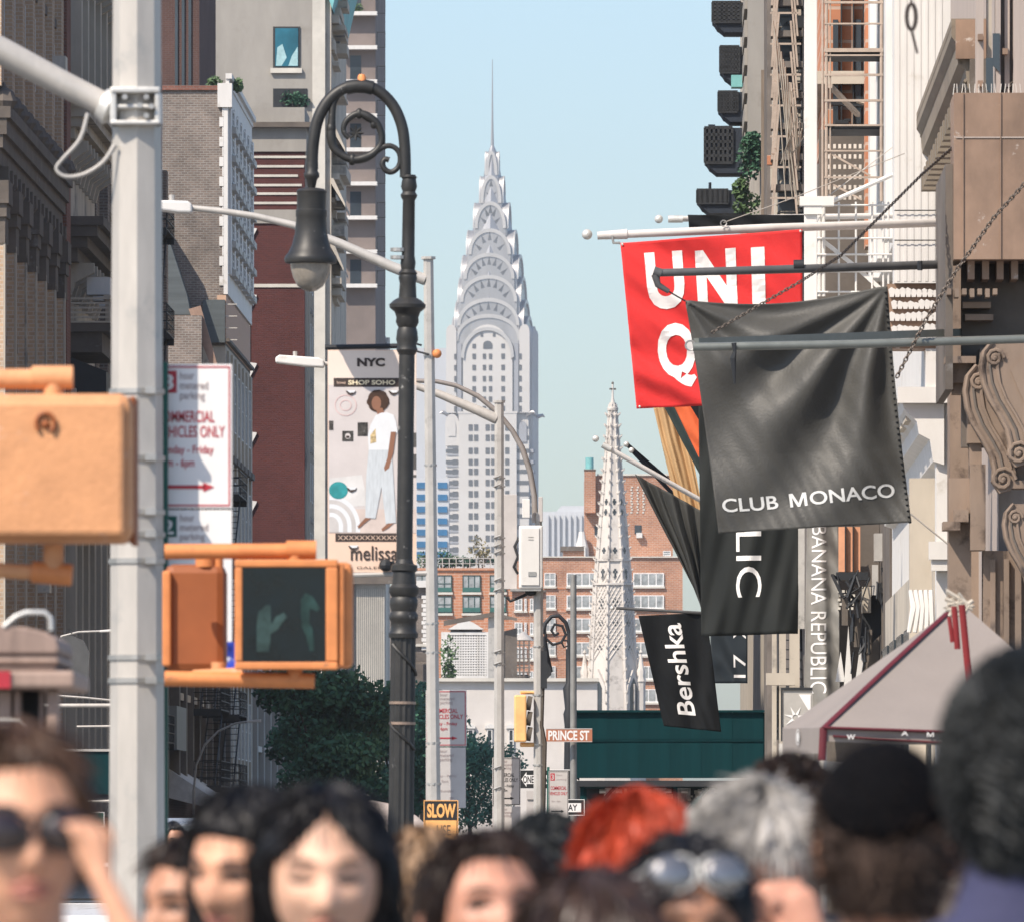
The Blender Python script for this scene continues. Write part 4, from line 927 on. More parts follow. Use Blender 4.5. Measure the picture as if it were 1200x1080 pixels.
shrub('rooftop_tree', 'spiky yellow green shrub between the plain lamp pole and the lattice screen', Vector((xx(526, 845), 845, zz(800, 845))), [((0, 0, 2.6), (.9, .8, 1.7)), ((0, 0, 1.0), (.7, .6, 1.0))], 380, .16, M_leaf2, 'shrub')
# buildings seen left of the plain pole, behind the ornate lamp
r, X, Z = flat_building('pale_building', 'ribbed pale grey building between the banner and the ornate lamp post', 383, 452, 668, 690, M_galv2, 12)
for i in range(14): part('rib', MB().box(X(418+i*2.4), X(419.2+i*2.4), -.15, -.003, 0, Z(690)), M_cream, r)
part('dark_bay', MB().box(X(388), X(415), -.3, -.003, 0, Z(684)), M_glass, r)
part('canopy', MB().box(X(384), X(488), -.8, -.31, Z(684), Z(674)), M_darkstone, r)
r, X, Z = flat_building('brick_building', 'narrow grey brick house with a white quoined edge right of the ornate lamp post', 440, 500, 688, 760, M_greybrick, 10)
part('cornice', MB().box(X(478), X(502), -.6, 10, Z(688)+.003, Z(680)), M_white_paint, r)
for i in range(13): part('quoin', MB().box(X(494+(i % 2)*1.6), X(500), -.15, -.003, Z(697+i*5+4.2), Z(697+i*5)), M_white_paint, r)
part('band', MB().box(X(470), X(503), -.3, -.003, Z(757), Z(754)), M_cream, r)
part('roof_clutter', MB().box(X(478), X(500), -1.2, -.6, Z(775), Z(765)).box(X(480), X(496), -1.4, -.7, Z(800), Z(778)), M_darkstone, r)
# pale towers far away
M_palec = mat('pale_concrete', (.52, .53, .54), .8, var=.06, scale=.02)
r, X, Z = flat_building('office_tower', 'pale hazy tower partly hidden behind the left side of the tall stepped spire', 484, 530, 408, 4300, M_palec, 40)
r, X, Z = flat_building('office_building', 'hazy white office block with bright blue window bands', 486, 526, 560, 2600, M_palec, 30)
me = MB().box(X(488), X(503), -.4, .1, 0, Z(0)-Z(7)).mesh('window_band', mat('blue_glazing', (.02, .14, .30), .25, var=.3, scale=.2))
me2 = MB().box(X(513), X(524), -.4, .1, 0, Z(0)-Z(7)).mesh('window_band', MATS['blue_glazing'])
for y in (569, 583, 597, 611, 624, 638, 650): obj('window_band', me, r, (0, 0, Z(y+3))); obj('window_band', me2, r, (0, 0, Z(y+3)))
r, X, Z = flat_building('office_tower', 'far pale tower block with upright ribs between the equipment box and the brick tower', 636, 700, 599, 3200, M_palec, 30)
for i in range(9): part('rib', MB().box(X(640+i*6.5), X(643+i*6.5), -1.2, -.01, 0, Z(603)), M_palec, r)
part('roof_house', MB().prism([(X(652), Z(599)+.01), (X(658), Z(592)), (X(692), Z(592)), (X(692), Z(599)+.01)], 2, 20), M_palec, r)
# ------------------------------------------------------------------ the silver spire tower
Y = 3800.0
cy_ = Y
tw = thing('skyscraper', 'very tall white tower crowned with stepped silver arches and a needle spire', 'skyscraper', (xx(577, Y), Y, 0), R(-6.5))
S_ = Y/F
Z = lambda p: EYE+(HZ-p)*S_
M_wb = mat('white_tower_brick', (.54, .52, .49), .85, var=.06, scale=.05)
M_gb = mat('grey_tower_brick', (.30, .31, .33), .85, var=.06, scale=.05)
M_steel = mat('spire_steel', (.40, .39, .38), .38, .6, var=.12, scale=.06, stretch=(3, 3, .4))
M_steel2 = mat('spire_steel_rim', (.52, .50, .47), .42, .45, var=.08, scale=.1)
M_twin = mat('tower_window', (.10, .105, .11), .3, var=.4, scale=.05)
hwp = lambda p: p*S_
def arch(hw, z0, zs, z1, n=20, pw=2.0):   # arch outline: straight to zs then a rounded top
    P = [(-hw, z0), (hw, z0)]
    for i in range(n+1):
        a = PI*i/n
        P.append((hw*math.cos(a), zs+(z1-zs)*math.sin(a)**.9))
    return P
# lower block and shaft
part('lower_shaft', MB().box(-hwp(48), hwp(48), -hwp(44), hwp(44), 0, Z(505)), M_wb, tw)
part('lower_shaft', MB().box(-hwp(34), hwp(34), -hwp(48.5), hwp(48.5), 0, Z(486)).box(-hwp(51), hwp(51), -hwp(30), hwp(30), 0, Z(490)), M_wb, tw)
part('upper_shaft', MB().box(-hwp(47), hwp(47), -hwp(40), hwp(40), Z(505)+.01, Z(389)), M_wb, tw)
part('upper_bay', MB().prism(arch(hwp(29), Z(486)+.01, Z(425), Z(383)), -hwp(47), hwp(47)), M_wb, tw)
part('side_bay', MB().prism(arch(hwp(29), Z(486)+.01, Z(425), Z(383)), -hwp(50), hwp(50), 'yz'), M_wb, tw)
# crown tiers: (half width, spring row, top row)
tiers = [(38, 402, 371, 43), (36, 384, 352, 39.5), (33, 356, 325, 36), (29.5, 329, 299, 32.5), (24.5, 300, 270, 27), (18, 269, 238, 19.5), (12, 239, 207, 13), (6.5, 206, 178, 7)]
base = Z(486)+.02
for k, (hw, ys, yt, d) in enumerate(tiers):
    bt = Z(ys+34) if k else base
    for ax in ('xz', 'yz'):
        part('crown_arch', MB().prism(arch(hwp(hw), bt, Z(ys), Z(yt)), -hwp(d), hwp(d), ax), M_steel, tw, smooth=40)
        # bright rim of the arch on both faces
        ou = arch(hwp(hw)+.15, Z(ys), Z(ys), Z(yt)+.15)[2:]; inn = arch(hwp(hw-3.2), Z(ys), Z(ys), Z(yt+4.0))[2:]
        for sg in ((-1,) if ax == 'xz' else (-1, 1)):
            q = MB(); a, c = sorted((sg*hwp(d), sg*(hwp(d)+.5))); n_ = len(ou)
            q.prism(ou+inn[::-1], a, c, ax); q.f = q.f[2:]
            for i in range(n_-1):
                for k0 in (0, 2*n_): q.f.append((k0+i, k0+i+1, k0+2*n_-2-i, k0+2*n_-1-i))
            part('arch_rim', q, M_steel2, tw, smooth=40)
        # triangular windows
        if k >= 1:
            nw = (0, 7, 7, 7, 5, 5, 3, 0)[k]
            for i in range(nw):
                u = (i-(nw-1)/2)/((nw-1)/2 or 1)
                ang = u*1.02
                cx = math.sin(ang)*hwp(hw-8.5); cz = Z(ys+3)+(Z(yt+9)-Z(ys+3))*math.cos(ang)**1.1
                hh = hwp(10 if k < 6 else 8); ww = hwp(2.3)
                ca, sa = math.cos(-ang*.8), math.sin(-ang*.8)
                tri = [(cx+ca*a-sa*c, cz+sa*a+ca*c) for a, c in ((-ww, -hh*.45), (ww, -hh*.45), (0, hh*.55))]
                for sg in ((-1,) if ax == 'xz' else (-1, 1)):
                    a = sg*(hwp(d)+.05)
                    part('triangular_window', MB().prism(tri, min(a, a-sg*.3), max(a, a-sg*.3)+.02, ax), M_twin, tw)
# horizontal ribs on the sides of the crown
q = MB().tube([(0, 0, Z(205)), (0, 0, Z(178)), (0, 0, Z(170))], [hwp(7.5), hwp(4.8), hwp(1.6)], 8)
part('spire_cone', q, M_steel, tw, smooth=30)
part('crown_core', MB().tube([(0, 0, Z(y)) for y in (402, 385, 371, 352, 325, 299, 270, 238, 207, 178)], [hwp(r_) for r_ in (42, 41, 39, 36.5, 33.5, 29, 23.5, 16.5, 10.5, 5.5)], 8), M_steel, tw)
part('spire_needle', MB().tube([(0, 0, Z(172)), (0, 0, Z(140)), (0, 0, Z(70))], [hwp(2.0), hwp(1.1), hwp(.35)], 8), M_steel, tw, smooth=40)
# face of the big window arch
ou = arch(hwp(31), Z(486)+.02, Z(421), Z(386))[2:]; inn = arch(hwp(27.5), Z(486), Z(423), Z(390))[2:]
q = MB()
for i in range(len(ou)-1): q.prism([ou[i], ou[i+1], inn[i+1], inn[i]][::1], -hwp(49.3), -hwp(44.5))
part('window_arch', q, M_steel2, tw, smooth=40)
for sg in (-1, 1):
    part('corner_buttress', MB().prism(arch(hwp(6), Z(486)+.02, Z(392), Z(383)), -hwp(46), hwp(46)).xf(Matrix.Translation((sg*hwp(43), 0, 0))), M_wb, tw)
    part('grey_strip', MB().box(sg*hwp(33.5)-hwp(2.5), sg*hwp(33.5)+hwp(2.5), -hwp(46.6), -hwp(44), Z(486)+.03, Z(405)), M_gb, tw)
wm = {}
def tower_window(px, py, w_, h_, yy, name='window', m=M_twin):
    k = (w_, h_, m.name)
    if k not in wm: wm[k] = MB().box(-hwp(w_)/2, hwp(w_)/2, -.25, .3, -hwp(h_)/2, hwp(h_)/2).mesh(name, m)
    return obj(name, wm[k], tw, (hwp(px), -hwp(yy), Z(py)))
for y in (420, 433, 446, 458, 470, 481):
    for px in (-16, -1.8-2.2, 3.2, 18): tower_window(px, y, 4 if abs(px) > 10 else 3.6, 6, 47)
    for px in (-38, 38): tower_window(px, y, 3, 6, 46 if False else 46.2)
for px in (-16, 18): tower_window(px, 408, 4, 5, 47)
part('arched_window', MB().prism(arch(hwp(5.2), Z(411), Z(407), Z(402)), -hwp(47)-.3, -hwp(47)+.3), M_twin, tw)
for px in (-7, 7.5): tower_window(px, 395, 3, 4, 47)
rows = [503, 515, 530, 543, 554, 567, 580, 593, 606, 619, 632, 645, 658]
for y in rows:
    for px in (-20, -13.5, 0, 6.5, 16, 23): tower_window(px, y, 4.6, 7, 48.5)
    if y > 510:
        for px, w_ in ((-42, 15), (41, 15)): 
            o = tower_window(px, y, w_, 4.4, 44); 
        tower_window(-38.5, y, 6, 6.4, 44.1)
for y in rows[2:]:
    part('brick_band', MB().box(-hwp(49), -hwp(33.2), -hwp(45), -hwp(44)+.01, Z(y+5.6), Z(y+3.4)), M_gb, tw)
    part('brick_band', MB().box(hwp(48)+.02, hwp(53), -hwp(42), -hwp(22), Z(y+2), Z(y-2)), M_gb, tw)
part('tower_arch', MB().prism(arch(hwp(4.4), Z(513), Z(502), Z(493)), -hwp(44)-1.2, -hwp(44)-.2).xf(Matrix.Translation((-hwp(42), 0, 0))), M_wb, tw)
part('corner_head', MB().prism(arch(hwp(8), Z(524), Z(500), Z(487)), -hwp(46.5), -hwp(43)).xf(Matrix.Translation((-hwp(42), 0, 0))), M_wb, tw)
part('corner_window', MB().prism(arch(hwp(4.5), Z(509), Z(503), Z(497)), -hwp(46.5)-.3, -hwp(46)).xf(Matrix.Translation((-hwp(42), 0, 0))), M_twin, tw)
part('corner_window', MB().prism(arch(hwp(4.5), Z(520), Z(503), Z(496)), -hwp(44)-.6, -hwp(43)).xf(Matrix.Translation((hwp(41), 0, 0))), M_gb, tw)
for sx_, sy_ in ((-1, -1), (1, -1), (1, 1), (-1, 1)):   # eagles at the corners
    a, c = sx_*hwp(45), sy_*hwp(41); dx, dy = sx_*hwp(9), sy_*hwp(6)
    q = MB().tube([(a, c, Z(489)), (a+dx*.5, c+dy*.5, Z(486.5)), (a+dx, c+dy, Z(485)), (a+dx*1.25, c+dy*1.25, Z(487))], [hwp(2.8), hwp(2.6), hwp(2.0), hwp(.6)], 7)
    part('eagle_gargoyle', q, M_steel, tw, smooth=50)
part('parapet', MB().box(-hwp(35), hwp(35), -hwp(49), -hwp(48.4), Z(487), Z(484.5)), M_wb, tw)
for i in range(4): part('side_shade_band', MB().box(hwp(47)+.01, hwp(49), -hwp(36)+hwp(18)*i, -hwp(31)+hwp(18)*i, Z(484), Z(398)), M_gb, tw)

# ------------------------------------------------------------------ church steeple
Y = 1000.0
ch = thing('church_steeple', 'white marble church steeple with lattice tracery in front of the brick apartment house', 'steeple', (xx(718, Y), Y, 0), R(22.5+8))
X = lambda p: m_(p, Y); Z = lambda p: zz(p, Y)
M_marble = mat('white_marble', (.54, .50, .455), .8, var=.2, scale=.4, dirt=((.27, .245, .22), .4, .5), stretch=(1, 1, .4))
def hw_at(y):   # half width of the spire at a row
    t = (y-470)/(835-470)
    return 4.2+t*(30-4.2)
ys = [835, 690, 560, 470]
part('spire', MB().tube([(0, 0, 0), (0, 0, Z(835)), (0, 0, Z(690)), (0, 0, Z(560)), (0, 0, Z(472))], [X(36), X(31), X(22.5), X(11), X(4.2)], 8), M_marble, ch)
part('finial', MB().lathe([(X(3.5), Z(483)), (X(6.5), Z(481)), (X(6.5), Z(478)), (X(3), Z(476)), (X(2.2), Z(470)), (X(1.3), Z(466)), (X(1.1), Z(450))], n=10), M_marble, ch, smooth=40)
part('cross', MB().box(-X(4), X(4), -.08, .08, Z(457), Z(455)).ball((0, 0, Z(449)), .16, 6, 4), M_darkstone, ch)
for y, r_ in ((656, 20.5), (684, 23.5)): 
    part('band', MB().tube([(0, 0, Z(y+1.2)), (0, 0, Z(y-1.2))], X(r_+1.5), 8), M_marble, ch)
rr = lambda y: X(31+(22.5-31)*(835-y)/145 if y > 690 else 22.5+(11-22.5)*(690-y)/130 if y > 560 else 11+(4.2-11)*(560-y)/88)
me = MB().ball((0, 0, 0), (.20, .20, .26), 6, 4).tube([(0, 0, 0), (.28, 0, .14), (.36, 0, .34)], [.12, .09, .04], 5).mesh('crocket', M_marble)
for j in range(8):
    a = 2*PI*j/8
    for i in range(27):
        y = 825-i*13
        if y < 485: break
        o = obj('crocket', me, ch, ((rr(y)+.02)*math.cos(a), (rr(y)+.02)*math.sin(a), Z(y)), (0, 0, a))
    part('edge_rib', MB().tube([(X(31.1)*math.cos(a), X(31.1)*math.sin(a), Z(835)), (X(22.6)*math.cos(a), X(22.6)*math.sin(a), Z(690)), (X(11.1)*math.cos(a), X(11.1)*math.sin(a), Z(560)), (X(4.3)*math.cos(a), X(4.3)*math.sin(a), Z(474))], [.22, .18, .14, .1], 5), M_marble, ch)
# tracery: diagonal ribs over each face, and dark quatrefoils
for j in range(8):
    a = 2*PI*(j+.5)/8; n = Vector((math.cos(a), math.sin(a), 0)); tdir = Vector((-math.sin(a), math.cos(a), 0))
    ap = math.cos(PI/8)
    def P(u, y): return n*(rr(y)*ap+.03)+tdir*(u*rr(y)*math.sin(PI/8)*.9)+Vector((0, 0, Z(y)))
    q = MB()
    for i in range(12):
        y = 775-i*8
        if y-26 < 664: continue
        q.tube([P(-1, y), P(1, y-26)], .075, 4); q.tube([P(1, y), P(-1, y-26)], .075, 4)
    part('tracery', q, M_marble, ch)
    d = MB()
    for y in (588, 600, 645, 670, 677, 705, 712, 730, 760):
        for du, dv in ((-.22, 0), (.22, 0), (0, -2.2), (0, 2.2)):
            c = P(du, y+dv); 
            e1 = tdir*.11; e2 = Vector((0, 0, .13)); d.add([c-e1-e2, c+e1-e2, c+e1+e2, c-e1+e2], [(0, 1, 2, 3)])
    part('quatrefoil', d, M_glass, ch, kind=None)
    # pointed belfry lights low on the faces
    if j % 2 == 0:
        C = n*(rr(815)*ap+.25)
        q = MB().prism([(-.62, Z(840)), (.62, Z(840)), (.62, Z(806)), (.35, Z(800)), (0, Z(794)), (-.35, Z(800)), (-.62, Z(806))], -.05, .4)
        g2 = MB().prism([(-1.0, Z(842)), (1.0, Z(842)), (1.0, Z(804)), (.0, Z(784)), (-1.0, Z(804))], .0, .9)
        M = Matrix.Translation(C) @ Matrix.Rotation(a+PI/2, 4, 'Z')
        part('gablet', g2.xf(M), M_marble, ch); pl = part('belfry_light', q.xf(Matrix.Translation(n*.0) @ M), M_glass, ch)
        part('light_mullion', MB().box(-.07, .07, -.18, -.06, Z(840), Z(801)).xf(M), M_marble, pl)
for j in range(8):        # corner pinnacles
    a = 2*PI*j/8+PI/8*0
    if math.sin(a+R(30.5)) < -.35: continue
    c = (X(34)*math.cos(a), X(34)*math.sin(a))
    part('pinnacle', MB().lathe([(.5, 0), (.5, Z(800)), (.62, Z(798)), (.42, Z(792)), (.5, Z(786)), (.34, Z(782)), (.1, Z(766)), (.22, Z(764)), (.02, Z(760))], c[0], c[1], 8), M_marble, ch, smooth=30)
part('belfry', MB().tube([(0, 0, 0), (0, 0, Z(845))], X(40), 8), M_marble, ch)

# ------------------------------------------------------------------ street trees
M_leafd = mat('street_tree_leaf', (.042, .135, .080), .65, var=.55, scale=.6)
def tree(label, s, t, h, crown, seed, n=8500, sz=.125, m=None):
    random.seed(seed)
    r = thing('street_tree', label, 'tree', ST(s, t), 0, 'street trees on the left pavement')
    th = h*.32
    q = MB().tube([(0, 0, 0), (.05, .1, th*.6), (0, .1, th)], [.2, .16, .13], 8)
    cs = []
    for i in range(9):
        a = 2*PI*i/9+random.uniform(-.3, .3); e = random.uniform(.35, 1.0)
        p = Vector((math.cos(a)*crown*.62*e, math.sin(a)*crown*.62*e, th+(h-th)*(random.uniform(.15, .85))))
        q.tube([(0, .1, th*.9), (p.x*.5, p.y*.5, (th+p.z)*.5), p], [.1, .06, .025], 5)
        k = random.uniform(.30, .46)*crown
        cs.append((p, (k*1.1, k*1.1, k*.85)))
    cs.append((Vector((0, 0, h-crown*.3)), (crown*.4, crown*.4, crown*.32)))
    part('trunk', q, M_bark, r, smooth=40)
    part('crown', leaves(MB(), cs, n, sz, 0), m or M_leafd, r)
tree('dark green street tree nearest the camera, left of the ornate lamp post', -13.2, 392, 9.2, 3.9, 1)
tree('dark green street tree whose crown starts at the grey end wall', -14.6, 428, 9.4, 3.6, 2)
tree('dark green street tree directly behind the ornate lamp post', -12.4, 455, 9.0, 3.6, 3)
tree('dark green street tree between the ornate lamp post and the plain lamp pole', -13.4, 540, 9.8, 3.9, 4)
tree('dark green street tree right of the parking sign on the plain lamp pole', -12.2, 640, 8.6, 3.9, 5)
tree('rear dark green street tree under the narrow grey brick house', -14.5, 600, 11.8, 3.6, 6)

# ------------------------------------------------------------------ street furniture
M_iron2 = mat('charcoal_lamp_paint', (0.027, 0.026, 0.024), .5, .15, var=.3, scale=5, dirt=((.30, .29, .27), .06, 7), spec=.5)
M_orange = mat('signal_orange', (0.62, 0.225, 0.075), .6, var=.16, scale=9, dirt=((.30, .14, .07), .16, 11))
M_yellow = mat('signal_yellow', (0.60, 0.29, 0.135), .65, var=.14, scale=7, dirt=((.62, .40, .30), .15, 9), bump=.15, bscale=40)
M_alu = mat('cast_aluminium', (0.58, 0.57, 0.54), .45, .35, var=.15, scale=8, bump=.3, bscale=12)
M_band = mat('steel_band', (0.40, 0.39, 0.37), .4, .6, var=.2, scale=10)
M_signw = mat('sign_white', (.74, .72, .70), .5, var=.05, scale=4)
M_signr = mat('sign_red', (.42, .03, .045), .5)
M_signk = mat('sign_black', (.02, .02, .02), .5)
M_signg = mat('sign_green', (.01, .09, .07), .5)
M_signgrey = mat('sign_grey_print', (.36, .30, .29), .6)
M_signback = mat('sign_grey_white', (.46, .43, .41), .55, var=.1, scale=3)
def pole_thing(name, label, cat, px, Y, group=None, tilt=0.0):
    return thing(name, label, cat, (xx(px, Y), Y, 0), 0, group, rot=(0, tilt, 0))
# big octagonal pole with a mast arm
Y = 44.0
p = pole_thing('signal_pole', 'thick pale octagonal signal pole in the left foreground with a mast arm', 'pole', 160.5, Y)
X = lambda q_: xx(q_, Y)-xx(160.5, Y); Z = lambda q_: zz(q_, Y)
part('shaft', MB().tube([(0, 0, 0), (0, 0, Z(-60))], [.1375, .1115], 8, rot=PI/8+.35), M_galv, p)
part('mast_arm', MB().tube([(X(128), -.02, Z(126)), (X(70), -.02, Z(97)), (X(0), -.05, Z(60)), (X(-300), -.2, Z(-40))], [.058, .062, .066, .07], 14), M_galv, p, smooth=50)
q = MB().box(-.115, .115, -.16, .13, Z(149), Z(144)).box(-.115, .115, -.16, .13, Z(112), Z(105)).box(-.12, -.09, -.15, .12, Z(149), Z(105)).box(.088, .115, -.15, .12, Z(149), Z(105))
q.box(-.09, .09, -.135, -.10, Z(130), Z(125))
clamp = part('clamp', q, M_alu, p, bevel=.008)
part('clamp_cup', MB().tube([(X(140), -.03, Z(130)), (X(128), -.03, Z(126)), (X(118), -.03, Z(121))], [.05, .09, .07], 12), M_alu, p, smooth=50)
for dx, zq in ((.05, 117), (.05, 139), (-.05, 117), (.02, 127), (.075, 128)):
    part('bolt', MB().tube([(dx, -.17, Z(zq)), (dx, -.10, Z(zq))], .014, 6), M_band, clamp)
part('cable_loop', MB().tube(*smooth_path([(X(104), -.1, Z(135)), (X(95), -.1, Z(165)), (X(75), -.1, Z(188)), (X(67), -.1, Z(200)), (X(78), -.1, Z(209)), (X(100), -.1, Z(206)), (X(122), -.1, Z(192)), (X(136), -.1, Z(172))], [.010, .010, .009, .008, .010, .010, .010, .014]), 8), M_galv2, p, smooth=60)
for y in (459, 537, 600, 626, 657, 770, 797):
    z = Z(y); rb = .1375-(.026)*z/6+.003
    part('band', MB().tube([(0, 0, z-.012), (0, 0, z+.012)], rb+.006, 8, rot=PI/8+.35).box(rb*.35, rb*.75, -rb-.02, -rb*.7, z-.016, z+.016), M_band, p)
# parking signs on it
def parking_sign(name, label, P, wd, ht, lines, m_bg, group=None, border=M_signr, arrow=True, badge=None, post=False, rz=0):
    """lines: (text, x0, x1, y0, y1, material) as fractions from the top left"""
    r = thing(name, label, 'parking sign', P, rz, group or 'parking signs along the kerb')
    part('panel', MB().box(0, wd, 0, .006, 0, ht), m_bg, r, bevel=.002)
    if border:
        q = MB(); i, o_ = .045*wd, .025*wd
        q.box(i, wd-i, -.002, -.0002, ht-i, ht-o_).box(i, wd-i, -.002, -.0002, o_, i).box(o_, i-.0005, -.002, -.0002, o_, ht-o_).box(wd-i+.0005, wd-o_, -.002, -.0002, o_, ht-o_)
        part('border', q, border, r)
    if badge:
        t_, bm = badge
        part('badge', MB().box(.09*wd, .31*wd, -.0025, -.0003, ht*.80, ht*.955), bm, r)
        letter(t_, (.13*wd, -.004, ht*.82), (.14*wd, 0, 0), (0, 0, ht*.11), m_bg, r, .02)
    for tx, x0, x1, y0, y1, mm in lines:
        letter(tx, (x0*wd, -.003, ht*(1-y1)), ((x1-x0)*wd, 0, 0), (0, 0, ht*(y1-y0)), mm, r, .012)
    if arrow:
        a = MB().add([(wd*.12, -.003, ht*.135), (wd*.66, -.003, ht*.135), (wd*.66, -.003, ht*.16), (wd*.12, -.003, ht*.16)], [(0, 1, 2, 3)])
        a.add([(wd*.64, -.003, ht*.115), (wd*.78, -.003, ht*.1475), (wd*.64, -.003, ht*.18)], [(0, 1, 2)])
        part('arrow', a, border or M_signr, r)
    return r
std = [('3', .0, .0, 0, 0, None)]
L1 = [('hour', .35, .53, .05, .105, M_signgrey), ('metered', .35, .70, .12, .175, M_signgrey), ('parking', .35, .66, .19, .26, M_signgrey),
      ('COMMERCIAL', .07, .78, .325, .405, M_signr), ('VEHICLES ONLY', .08, .91, .43, .51, M_signr),
      ('Monday - Friday', .07, .77, .565, .64, M_signr), ('8am - 6pm', .10, .53, .655, .73, M_signr)]
Ys = 44.135
wd = m_(94, Ys)
parking_sign('parking_sign', 'white metered parking sign with red border on the near octagonal pole, upper of the two', Vector((xx(178, Ys), Ys, zz(595, Ys))), wd, m_(168, Ys), L1, M_signw, badge=('3', M_signr), rz=R(0))
L2 = [('hour', .35, .53, .03, .085, M_signgrey), ('metered', .35, .70, .10, .155, M_signgrey), ('parking', .35, .66, .17, .24, M_signgrey), ('Monday - Friday', .10, .78, .45, .5, M_signgrey), ('9am - 7pm', .12, .56, .54, .59, M_signgrey)]
parking_sign('parking_sign', 'lower white parking sign with green badge behind the pedestrian signal', Vector((xx(178, Ys), Ys+.003, zz(755, Ys))), wd, m_(158, Ys), L2, M_signw, border=None, arrow=False, badge=('2', M_signg))
st = tag(part('sign_post', MB().box(xx(189.5, 44), xx(196, 44), 44.04, 44.12, 0, zz(424, 44)), M_signg, None), 'narrow green sign post beside the near octagonal pole', 'post')
tag(part('sticker', MB().box(xx(261, 43.6), xx(275.5, 43.6), 43.85, 43.853, zz(786, 43.6), zz(750, 43.6)), mat('sticker_blue', (.03, .06, .40), .4, var=.9, scale=9, dirt=((.75, .76, .8), .35, 22)), None), 'blue and white sticker beside the dark pedestrian screen', 'sticker')

# pedestrian signal facing us, with its sister on the corner
def rbox(name, x0, x1, y0, y1, z0, z1, m, parent, bev=.02):
    return part(name, MB().box(x0, x1, y0, y1, z0, z1), m, parent, bevel=bev)
Y = 42.6
ps = thing('pedestrian_signal', 'orange pedestrian signal with a dark unlit screen facing the camera', 'signal', (xx(344, Y), Y, zz(785, Y)))
X = lambda q_: xx(q_, Y)-xx(344, Y); Z = lambda q_: zz(q_, Y)-zz(785, Y)
w0, w1, h0, h1 = X(275), X(396), Z(784), Z(655)
q = MB(); e = .035
q.box(w0, w1, 0, .05, h1-e, h1).box(w0, w1, 0, .05, h0, h0+e).box(w0, w0+e, 0, .05, h0+e+.0005, h1-e-.0005).box(w1-e-.02, w1, 0, .05, h0+e+.0005, h1-e-.0005)
part('bezel', q, M_orange, ps, bevel=.008)
rbox('housing', w0+.005, X(413), .055, .30, h0+.01, h1-.01, M_orange, ps, .03)
part('hinge', MB().tube([(X(400), .03, h0+.02), (X(400), .03, h1-.02)], .014, 8), M_orange, ps, smooth=40)
M_screen = mat('signal_screen', (.012, .025, .027), .22, var=.4, scale=7, spec=.6)
part('screen', MB().box(w0+e-.003, w1-e-.017, .02, .048, h0+e-.003, h1-e+.003), M_screen, ps)
q = MB()
for i in range(1, 30): q.box(w0+e+i*(w1-w0-2*e-.02)/30-.0008, w0+e+i*(w1-w0-2*e-.02)/30+.0008, .004, .018, h0+e, h1-e)
part('screen_grid', q, M_screen, ps)
M_refl = mat('painted_reflection', (.06, .11, .10), .6, var=.7, scale=9); M_refl2 = mat('painted_reflection_green', (.03, .075, .065), .6, var=.9, scale=7)  # colours of vague screen reflections, painted as hand and walker shapes
hx = lambda a: X(a)
def zq(a): return Z(a)
part('hand_reflection', MB().prism([(hx(301), zq(763)), (hx(315), zq(763)), (hx(317), zq(742)), (hx(324), zq(738)), (hx(336), zq(722)), (hx(333), zq(717)), (hx(323), zq(722)), (hx(318), zq(731)), (hx(317), zq(708)), (hx(312), zq(708)), (hx(308), zq(712)), (hx(303), zq(716)), (hx(300), zq(738))][::-1], .010, .019), M_refl, ps)
part('walker_reflection', MB().prism([(hx(363), zq(762)), (hx(368), zq(762)), (hx(367), zq(738)), (hx(362), zq(728)), (hx(363), zq(712)), (hx(372), zq(716)), (hx(375), zq(712)), (hx(366), zq(698)), (hx(358), zq(694)), (hx(352), zq(702)), (hx(352), zq(720)), (hx(354), zq(735)), (hx(359), zq(745))][::-1], .010, .019), M_refl2, ps)
q = MB().tube([(hx(192), .1, zq(645)), (hx(368), .1, zq(644))], m_(9, Y), 12).tube([(hx(345), .1, zq(644)), (hx(345), .1, zq(657))], m_(9, Y), 10)
part('upper_bracket', q, M_orange, ps, smooth=50)
part('bracket_cap', MB().tube([(hx(335), .1, zq(643)), (hx(370), .1, zq(643))], m_(11, Y), 12), M_orange, ps, smooth=50)
q = MB().tube([(hx(192), .1, zq(794)), (hx(368), .1, zq(797))], m_(9, Y), 12).tube([(hx(345), .1, zq(783)), (hx(345), .1, zq(797))], m_(9, Y), 10)
part('lower_bracket', q, M_orange, ps, smooth=50)
Y2 = 42.9
p2 = thing('pedestrian_signal', 'orange pedestrian signal seen from behind, between the pole and the dark screen', 'signal', (xx(234, Y2), Y2, zz(787, Y2)))
X2 = lambda q_: xx(q_, Y2)-xx(234, Y2); Z2 = lambda q_: zz(q_, Y2)-zz(787, Y2)
M_orange2 = mat('signal_orange_deep', (0.29, 0.088, 0.027), .6, var=.12, scale=5)  # deeper, browner orange than the facing signal
rbox('housing', X2(192), X2(264), .06, .34, Z2(787), Z2(660), M_orange2, p2, .04)
rbox('rim', X2(190), X2(200), .02, .10, Z2(780), Z2(668), M_orange, p2, .01)
part('hub', MB().tube([(X2(240), .1, Z2(643)), (X2(240), .1, Z2(663))], m_(12, Y2), 10).tube([(X2(255), .1, Z2(646)), (X2(255), .1, Z2(664))], m_(6, Y2), 8), M_orange, p2, smooth=50)
part('hub', MB().tube([(X2(256), .05, Z2(775)), (X2(256), .05, Z2(800))], m_(9, Y2), 10).tube([(X2(226), .0, Z2(792)), (X2(284), .0, Z2(789))], m_(8, Y2), 10), M_yellow, p2, smooth=50)
